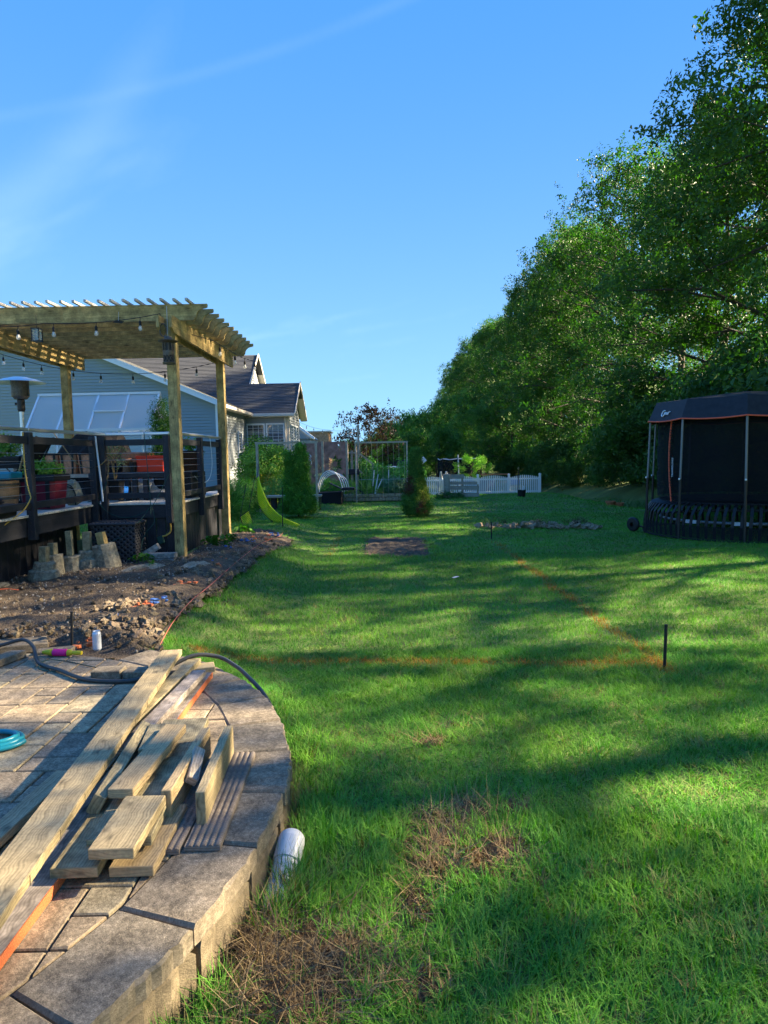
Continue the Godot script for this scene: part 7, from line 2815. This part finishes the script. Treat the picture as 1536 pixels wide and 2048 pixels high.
func terracotta_pair() -> void:
	var k := 0
	for x in [7.78, 8.08]:
		k += 1
		var o := Vector3(x, H(x, -23.3), -23.3)
		var t := thing("terracotta_pot", ["left terracotta pot with thin green shoots on the lawn before the wood", "right terracotta pot with thin green shoots on the lawn before the wood"][k - 1], "pot", o)
		var s := Shape.new()
		s.lathe(Transform3D(), [Vector2(0, 0), Vector2(0.12, 0), Vector2(0.155, 0.12), Vector2(0.17, 0.125), Vector2(0.17, 0.17), Vector2(0.15, 0.17), Vector2(0.14, 0.13), Vector2(0, 0.12)], 18)
		part("body", s, M.terracotta, t)
		scatter("shoots", tuft(50 + k, 14, 0.08, 0.4, 0.012, 0.25), M.grass, [Transform3D(Basis(), Vector3(0, 0.12, 0))], [Color(0.12, 0.22, 0.06)], t, "stuff")
	# meadow growth behind the pots and the trampoline
	var me := tuft(61, 14, 0.16, 0.55, 0.012, 0.35)
	var xf := []
	var col := []
	for i in 800:
		var x := rf(8.6, 13.5)
		var z := rf(-26.0, -17.0)
		if x < 9.4 + 0.5 * sin(z) and z > -21.0:
			continue
		xf.append(Transform3D(Basis(Vector3.UP, rf(0, TAU)) * Basis.from_scale(Vector3.ONE * rf(0.5, 1.2)), Vector3(x, H(x, z) - 0.02, z)))
		col.append(Color(0.1, 0.19, 0.06).lerp(Color(0.22, 0.24, 0.1), rng.randf()) * rf(0.7, 1.2))
	scatter("tall_meadow_grass", me, M.grass, xf, col, self, "stuff")


func pallet() -> void:
	var o := Vector3(2.65, -0.35, -28.3)
	var pf := thing("slatted_fence_panel", "short grey weathered slatted wood fence panel with a thick left post on the lawn", "fence panel", o)
	var s := Shape.new(o)
	s.ou = 1.0
	s.bx(Vector3(2.5, -0.5, -28.4), Vector3(2.76, 0.7, -28.15), 0.01)
	part("post", s, M.grey_wood, pf)
	for x in [3.28, 3.92]:
		s = Shape.new(o)
		s.bx(Vector3(x - 0.04, -0.5, -28.36), Vector3(x + 0.04, 0.62 if x < 3.5 else 0.25, -28.3), 0.004)
		part("upright", s, M.grey_wood, pf)
	for q in [[0.5, 0.68, 2.76, 3.35, 0.0], [0.26, 0.38, 2.76, 3.9, -0.02], [0.05, 0.21, 2.76, 3.98, -0.03], [-0.24, -0.08, 2.76, 3.98, -0.03]]:
		s = Shape.new(o)
		s.ou = rf(0, 4)
		s.bar(Vector3(q[2], (q[0] + q[1]) * 0.5, -28.27), Vector3(q[3], (q[0] + q[1]) * 0.5 + q[4], -28.27), 0.03, q[1] - q[0])
		part("slat", s, M.grey_wood, pf)
	shrub("pallet_weeds", "low plants at the foot of the grey slatted panel", Vector3(2.7, -0.4, -28.0), Vector3(0.6, 0.14, 0.3), 150, sprig(33, 9, 0.2, 0.09, 0.4), Color(0.06, 0.16, 0.04), Color(0.1, 0.22, 0.06), "plants")


func mound() -> void:
	var s := Shape.new(Vector3(3.6, -0.28, -16.3))
	for k in 95:
		var t := rf(0, 1)
		var x := lerpf(2.3, 5.05, t)
		var r := 0.03 + 0.1 * pow(rng.randf(), 2.0)
		s.lump(Vector3(x, -0.27 + rf(0, 0.04) * sin(PI * t) + 0.01, -16.4 + 0.5 * t + rf(-0.35, 0.35)), Vector3(r, r * rf(0.45, 0.8), r * 0.9), 1.4, k, 5, 8, Basis(Vector3.UP, rf(0, 6)))
	struct_mesh("clay_heap", s, M.clod_pale, "stuff")
	scatter("heap_weeds", tuft(71, 10, 0.08, 0.22, 0.01, 0.5), M.dead_grass, range(26).map(func(i): return Transform3D(Basis(Vector3.UP, i * 1.3), Vector3(rf(2.35, 4.9), -0.2, -16.2 + rf(-0.3, 0.3)))), range(26).map(func(i): return Color(0.14, 0.1, 0.05) * rf(0.6, 1.2) if i % 3 else Color(0.14, 0.2, 0.05)), self, "stuff")


# ---------------------------------------------------------------- beyond the garden
func build_far() -> void:
	rng.seed = 121
	var s: Shape
	picket_fence()
	# purple leaved tree
	var wine := sprig(51, 9, 0.45, 0.15, 0.6)
	var g := grow(7, 5.0, 2.0, 0.3, 16, 8, Color(0.05, 0.025, 0.03), Color(0.13, 0.07, 0.06), 0.09, 1.3)
	var p := tree_proto("p", g, wine)
	plant_copy(p, "purple_leaf_tree", "loose purple leaved tree behind the stair rail", "tree", Vector3(-0.75, -0.3, -37.5), 0.6, Vector3(0.75, 0.92, 0.75))
	p.free()
	# green growth behind it
	var lf := sprig(52, 11, 0.4, 0.13, 0.55)
	var mid := tree_proto("p", grow(17, 3.4, 2.2, 0.1, 16, 34, Color(0.078, 0.182, 0.046), Color(0.182, 0.312, 0.065), 0.08, 1.2), lf)
	plant_copy(mid, "garden_tree", "small yellow green tree behind the rust panels", "tree", Vector3(-1.6, -0.3, -44.0), 0.0, Vector3(0.6, 0.75, 0.6))
	plant_copy(mid, "garden_tree", "dark bushy tree left of the thin grey frame", "tree", Vector3(-0.2, -0.3, -46.0), 1.0, Vector3(0.7, 0.85, 0.7))
	plant_copy(mid, "garden_tree", "dark bushy tree behind the thin grey frame's right half", "tree", Vector3(1.6, -0.3, -52.0), 2.0, Vector3(0.9, 1.0, 0.9))
	plant_copy(mid, "garden_tree", "light green weeping tree at the far end of the wooded row", "tree", Vector3(3.4, -0.5, -62.0), 3.0, Vector3(1.2, 1.7, 1.2))
	plant_copy(mid, "garden_tree", "dark green tree behind the white fence's left end", "tree", Vector3(4.6, -0.7, -58.0), 4.0, Vector3(1.0, 1.3, 1.0))
	plant_copy(mid, "garden_tree", "rounded light tree closing the view beyond the lawns", "tree", Vector3(3.2, -0.5, -95.0), 5.0, Vector3(1.7, 1.9, 1.7))
	for k in 7:
		plant_copy(mid, "garden_tree", "far green tree closing the end of the gardens", "tree", Vector3(-7.0 + k * 2.6 + rf(-0.6, 0.6), -0.4, -118.0 + rf(-8, 8)), k * 1.1, Vector3(1.3, rf(0.9, 1.3), 1.3), "far trees closing the view")
	mid.free()
	var row := tree_proto("p", grow(27, 9.0, 3.4, 0.12, 22, 34, Color(0.078, 0.182, 0.052), Color(0.169, 0.299, 0.065), 0.16, 1.1), sprig(53, 11, 0.5, 0.16, 0.5))
	for k in 5:
		plant_copy(row, "mid_height_tree", ["middle height light green tree at the left end of the wooded row", "round headed tree before the far end of the wooded row", "leafy tree behind the far netted trampoline", "dense tree behind the young sapling", "dark tree behind the right end of the white fence"][k], "tree", [Vector3(7.5, -0.5, -105.0), Vector3(9.0, -0.5, -84.0), Vector3(10.4, -0.3, -68.0), Vector3(11.0, -0.2, -58.0), Vector3(12.2, 0.1, -49.0)][k], k * 1.7, Vector3.ONE * [0.95, 1.05, 1.0, 0.9, 0.8][k])
	row.free()
	# sapling
	var sp := tree_proto("p", grow(37, 2.2, 0.9, 0.25, 10, 16, Color(0.260, 0.468, 0.065), Color(0.416, 0.598, 0.104), 0.03, 1.0), sprig(54, 9, 0.25, 0.11, 0.5))
	plant_copy(sp, "sapling", "young bright yellow green sapling behind the white fence", "tree", Vector3(5.45, -0.8, -41.5), 0.4, Vector3(0.85, 1.0, 0.85))
	sp.free()
	# far netted trampoline
	var o := Vector3(5.1, -0.9, -45.5)
	var ft := thing("netted_trampoline", "far dark netted trampoline with a pale rail behind the white fence", "trampoline", o)
	for k in 8:
		var a := TAU * k / 8 + 0.2
		s = Shape.new()
		s.tube([Vector3(cos(a) * 1.45, 0, sin(a) * 1.45), Vector3(cos(a) * 1.45, 2.2, sin(a) * 1.45)], 0.03, -1, 5)
		part("pole", s, M.black, ft)
		s = Shape.new()
		var b := TAU * (k + 1) / 8 + 0.2
		s.face([Vector3(cos(a) * 1.43, 0.7, sin(a) * 1.43), Vector3(cos(b) * 1.43, 0.7, sin(b) * 1.43), Vector3(cos(b) * 1.43, 2.15, sin(b) * 1.43), Vector3(cos(a) * 1.43, 2.15, sin(a) * 1.43)], Vector3.ZERO)
		part("net", s, M.net, ft)
		s = Shape.new()
		s.tube([Vector3(cos(a) * 1.45, 2.15, sin(a) * 1.45), Vector3(cos((a + b) / 2) * 1.36, 2.08, sin((a + b) / 2) * 1.36), Vector3(cos(b) * 1.45, 2.15, sin(b) * 1.45)], 0.025, -1, 5)
		part("top_rail", s, M.white_alu, ft)
	s = Shape.new()
	s.lathe(Transform3D(Basis(), Vector3(0, 0.65, 0)), [Vector2(0, 0), Vector2(1.45, 0), Vector2(1.45, 0.07), Vector2(0, 0.07)], 20)
	part("mat", s, M.mat_black, ft)
	s = Shape.new(Vector3(4.82, -0.85, -43.6))
	s.tube([Vector3(4.86, -0.85, -43.6), Vector3(4.8, 1.5, -43.6)], 0.04, -1, 6)
	solo("white_pole", s, M.white_alu, "tall white pole in front of the far netted trampoline", "pole")
	# slanting pale board, white folding frame, firewood rack
	s = Shape.new(Vector3(2.6, 0.5, -44.5))
	s.bar(Vector3(2.2, 0.85, -44.5), Vector3(2.75, 1.3, -44.5), 0.35, 0.04, Vector3(0, 0.3, 1))
	solo("tilted_board", s, M.white_alu, "pale tilted board left of the far netted trampoline", "board")
	o = Vector3(3.26, -0.75, -38.5)
	var af := thing("white_ladder", "white A shaped ladder rails above the left end of the white fence", "ladder", o)
	for dx in [0.0, 0.3]:
		s = Shape.new()
		s.tube([Vector3(dx - 0.14, 0, 0), Vector3(dx - 0.03, 1.3, 0), Vector3(dx + 0.03, 1.3, 0), Vector3(dx + 0.14, 0, 0)], 0.025, -1, 6)
		part("rail", s, M.white_plastic, af)
	o = Vector3(7.2, -0.8, -44.0)
	var fr := thing("wood_rack", "low dark rack with a rusty rail behind the white fence", "rack", o)
	s = Shape.new()
	s.bx(Vector3(-0.9, 0.95, -0.05), Vector3(0.9, 1.03, 0.05))
	s.bx(Vector3(-0.9, 0.45, -0.05), Vector3(0.9, 0.53, 0.05))
	part("rails", s, M.copper, fr)
	for x in [-0.85, 0.85]:
		s = Shape.new()
		s.bx(Vector3(x - 0.05, 0, -0.04), Vector3(x + 0.05, 1.0, 0.04))
		part("post", s, M.black, fr)
	# blue pool and toys behind the fence
	o = Vector3(5.9, -0.88, -42.0)
	var pool := thing("blue_pool", "dark blue round pool wall showing between the fence pickets", "pool", o)
	s = Shape.new()
	s.lathe(Transform3D(), [Vector2(1.0, 0.0), Vector2(1.0, 0.8), Vector2(0.94, 0.82), Vector2(0.9, 0.7), Vector2(0, 0.7)], 28)
	part("wall", s, M.navy, pool)
	o = Vector3(8.1, -0.88, -42.0)
	var toy := thing("blue_play_table", "bright blue play table with yellow legs behind the fence's right end", "table", o)
	s = Shape.new()
	s.box(Transform3D(Basis(), Vector3(0, 0.62, 0)), Vector3(0.55, 0.3, 0.5), 0.04)
	part("top", s, M.blue_plastic, toy)
	s = Shape.new()
	s.box(Transform3D(Basis(), Vector3(0.1, 0.36, 0)), Vector3(1.1, 0.07, 0.6), 0.02)
	part("shelf", s, M.yellow_cord, toy)
	for x in [-0.35, 0.5]:
		s = Shape.new()
		s.bx(Vector3(x - 0.04, 0, -0.2), Vector3(x + 0.04, 0.33, 0.2))
		part("leg", s, M.yellow_cord, toy)
	# grey shed-like boxes behind the frame
	o = Vector3(0.9, -0.5, -40.0)
	var bx := thing("pale_covered_box", "pale topped dark box behind the thin grey frame", "box", o)
	s = Shape.new()
	s.bx(Vector3(-0.62, 0.8, -0.4), Vector3(0.32, 1.28, 0.4), 0.03)
	part("body", s, M.navy, bx)
	s = Shape.new()
	s.bx(Vector3(-0.68, 1.28, -0.45), Vector3(0.36, 1.4, 0.45), 0.03)
	part("lid", s, M.white_alu, bx)
	s = Shape.new()
	for x in [-0.55, 0.25]:
		s.bx(Vector3(x - 0.04, 0, -0.3), Vector3(x + 0.04, 0.8, 0.3))
	part("legs", s, M.black, bx)
	o = Vector3(1.6, -0.5, -44.0)
	bx = thing("grey_shed", "low grey shed with pale side behind the thin grey frame", "shed", o)
	s = Shape.new()
	s.bx(Vector3(-0.9, 0, -1.0), Vector3(0.4, 1.05, 1.0))
	part("wall", s, M.white_vinyl, bx)
	s = Shape.new()
	s.bx(Vector3(-1.2, 1.05, -1.2), Vector3(0.5, 1.15, 1.2))
	s.prism(PackedVector2Array([Vector2(-1.2, 1.15), Vector2(0.5, 1.15), Vector2(0.5, 1.75), Vector2(-1.2, 1.75)]), Transform3D(Basis(), Vector3(0, 0, -1.1)), 0.1)
	part("roof", s, M.shingle_plain, bx)
	# lamp post with far string of bulbs
	o = Vector3(-1.08, -0.2, -30.5)
	s = Shape.new(o)
	s.bx(o + Vector3(-0.05, -0.1, -0.05), o + Vector3(0.05, 3.1, 0.05), 0.005)
	solo("light_post", s, M.grey_wood, "tall wooden post holding the far string of bulbs", "post")
	var pts := sag(Vector3(-4.3, 3.4, -33.0), Vector3(-2.5, 2.75, -31.5), 0.12, 8) + sag(Vector3(-2.5, 2.75, -31.5), Vector3(-1.08, 2.8, -30.5), 0.1, 8).slice(1)
	string_lights("far_string_lights", "string of bulbs from the house to the wooden post across the gap", pts, [0.12, 0.24, 0.36, 0.5, 0.62, 0.76, 0.9])
	# other houses
	o = Vector3(-8.0, 0, -62.0)
	var h2 := thing("grey_house", "grey sided house with a pale roof edge behind the nook", "house", o)
	s = Shape.new(o)
	siding(s, Vector3(-12.0, 0, -60.0), Vector3(-6.35, 0, -60.0), Vector3(0, 0, 1), 0.0, 3.2, null, 0.2)
	part("wall", s, M.siding_nook, h2)
	s = Shape.new(o)
	s.prism(PackedVector2Array([Vector2(-12.0, 3.2), Vector2(-6.0, 3.15), Vector2(-7.6, 4.4), Vector2(-12.0, 4.4)]), Transform3D(Basis(), Vector3(0, 0, -64.0)), 4.2)
	part("roof", s, M.siding_nook, h2)
	s = Shape.new(o)
	s.bar(Vector3(-5.95, 3.16, -59.7), Vector3(-7.7, 4.5, -59.7), 0.1, 0.18)
	part("rake_board", s, M.white_vinyl, h2)
	o = Vector3(-6.0, 0, -78.0)
	h2 = thing("tan_house", "tan brick house with a small white porch in the far gap", "house", o)
	s = Shape.new(o)
	s.bx(Vector3(-12.0, -0.3, -82.0), Vector3(-6.1, 4.35, -77.0))
	part("wall", s, M.brick_tan, h2)
	s = Shape.new(o)
	s.bx(Vector3(-12.0, 4.35, -82.2), Vector3(-5.9, 4.5, -76.8))
	s.prism(PackedVector2Array([Vector2(-9.5, 3.1), Vector2(-7.7, 3.1), Vector2(-8.6, 3.8)]), Transform3D(Basis(), Vector3(0, 0, -77.0)), 1.6)
	part("roof", s, M.vinyl_trim, h2)
	s = Shape.new(o)
	s.bx(Vector3(-9.4, 0, -75.6), Vector3(-7.9, 3.1, -75.5))
	part("porch", s, M.white_vinyl, h2)


func picket_fence() -> void:
	var z := -40.0
	var a := Vector3(1.9, -0.84, z)
	var b := Vector3(9.2, -0.86, z)
	var fe := thing("picket_fence", "white vinyl picket fence across the far lawn with scalloped tops", "fence", Vector3(5.5, -0.85, z))
	var off := Vector3(5.5, -0.85, z)
	var bays := 4
	for k in bays + 1:
		var x := lerpf(a.x, b.x, float(k) / bays)
		var s := Shape.new(off)
		s.bx(Vector3(x - 0.06, -0.9, z - 0.06), Vector3(x + 0.06, 0.27, z + 0.06), 0.006)
		s.lathe(Transform3D(Basis(Vector3.UP, PI / 4), Vector3(x, 0.27, z)), [Vector2(0.1, 0), Vector2(0.1, 0.02), Vector2(0, 0.07)], 4, false)
		part("post", s, M.white_vinyl, fe)
	for k in bays:
		var x0 := lerpf(a.x, b.x, float(k) / bays)
		var x1 := lerpf(a.x, b.x, float(k + 1) / bays)
		for y in [-0.72, 0.02]:
			var s := Shape.new(off)
			s.bx(Vector3(x0 + 0.062, y - 0.045, z - 0.02), Vector3(x1 - 0.062, y + 0.045, z + 0.02), 0.004)
			part("rail", s, M.white_vinyl, fe)
		var n := 15
		for i in n:
			var t := (i + 0.5) / n
			var x := lerpf(x0 + 0.06, x1 - 0.06, t)
			var top := 0.17 + 0.13 * sin(PI * t) - 0.04
			var s := Shape.new(off)
			s.prism(PackedVector2Array([Vector2(x - 0.036, -0.83), Vector2(x + 0.036, -0.83), Vector2(x + 0.036, top - 0.05), Vector2(x, top), Vector2(x - 0.036, top - 0.05)]), Transform3D(Basis(), Vector3(0, 0, z + 0.021)), 0.018)
			part("picket", s, M.white_vinyl, fe)
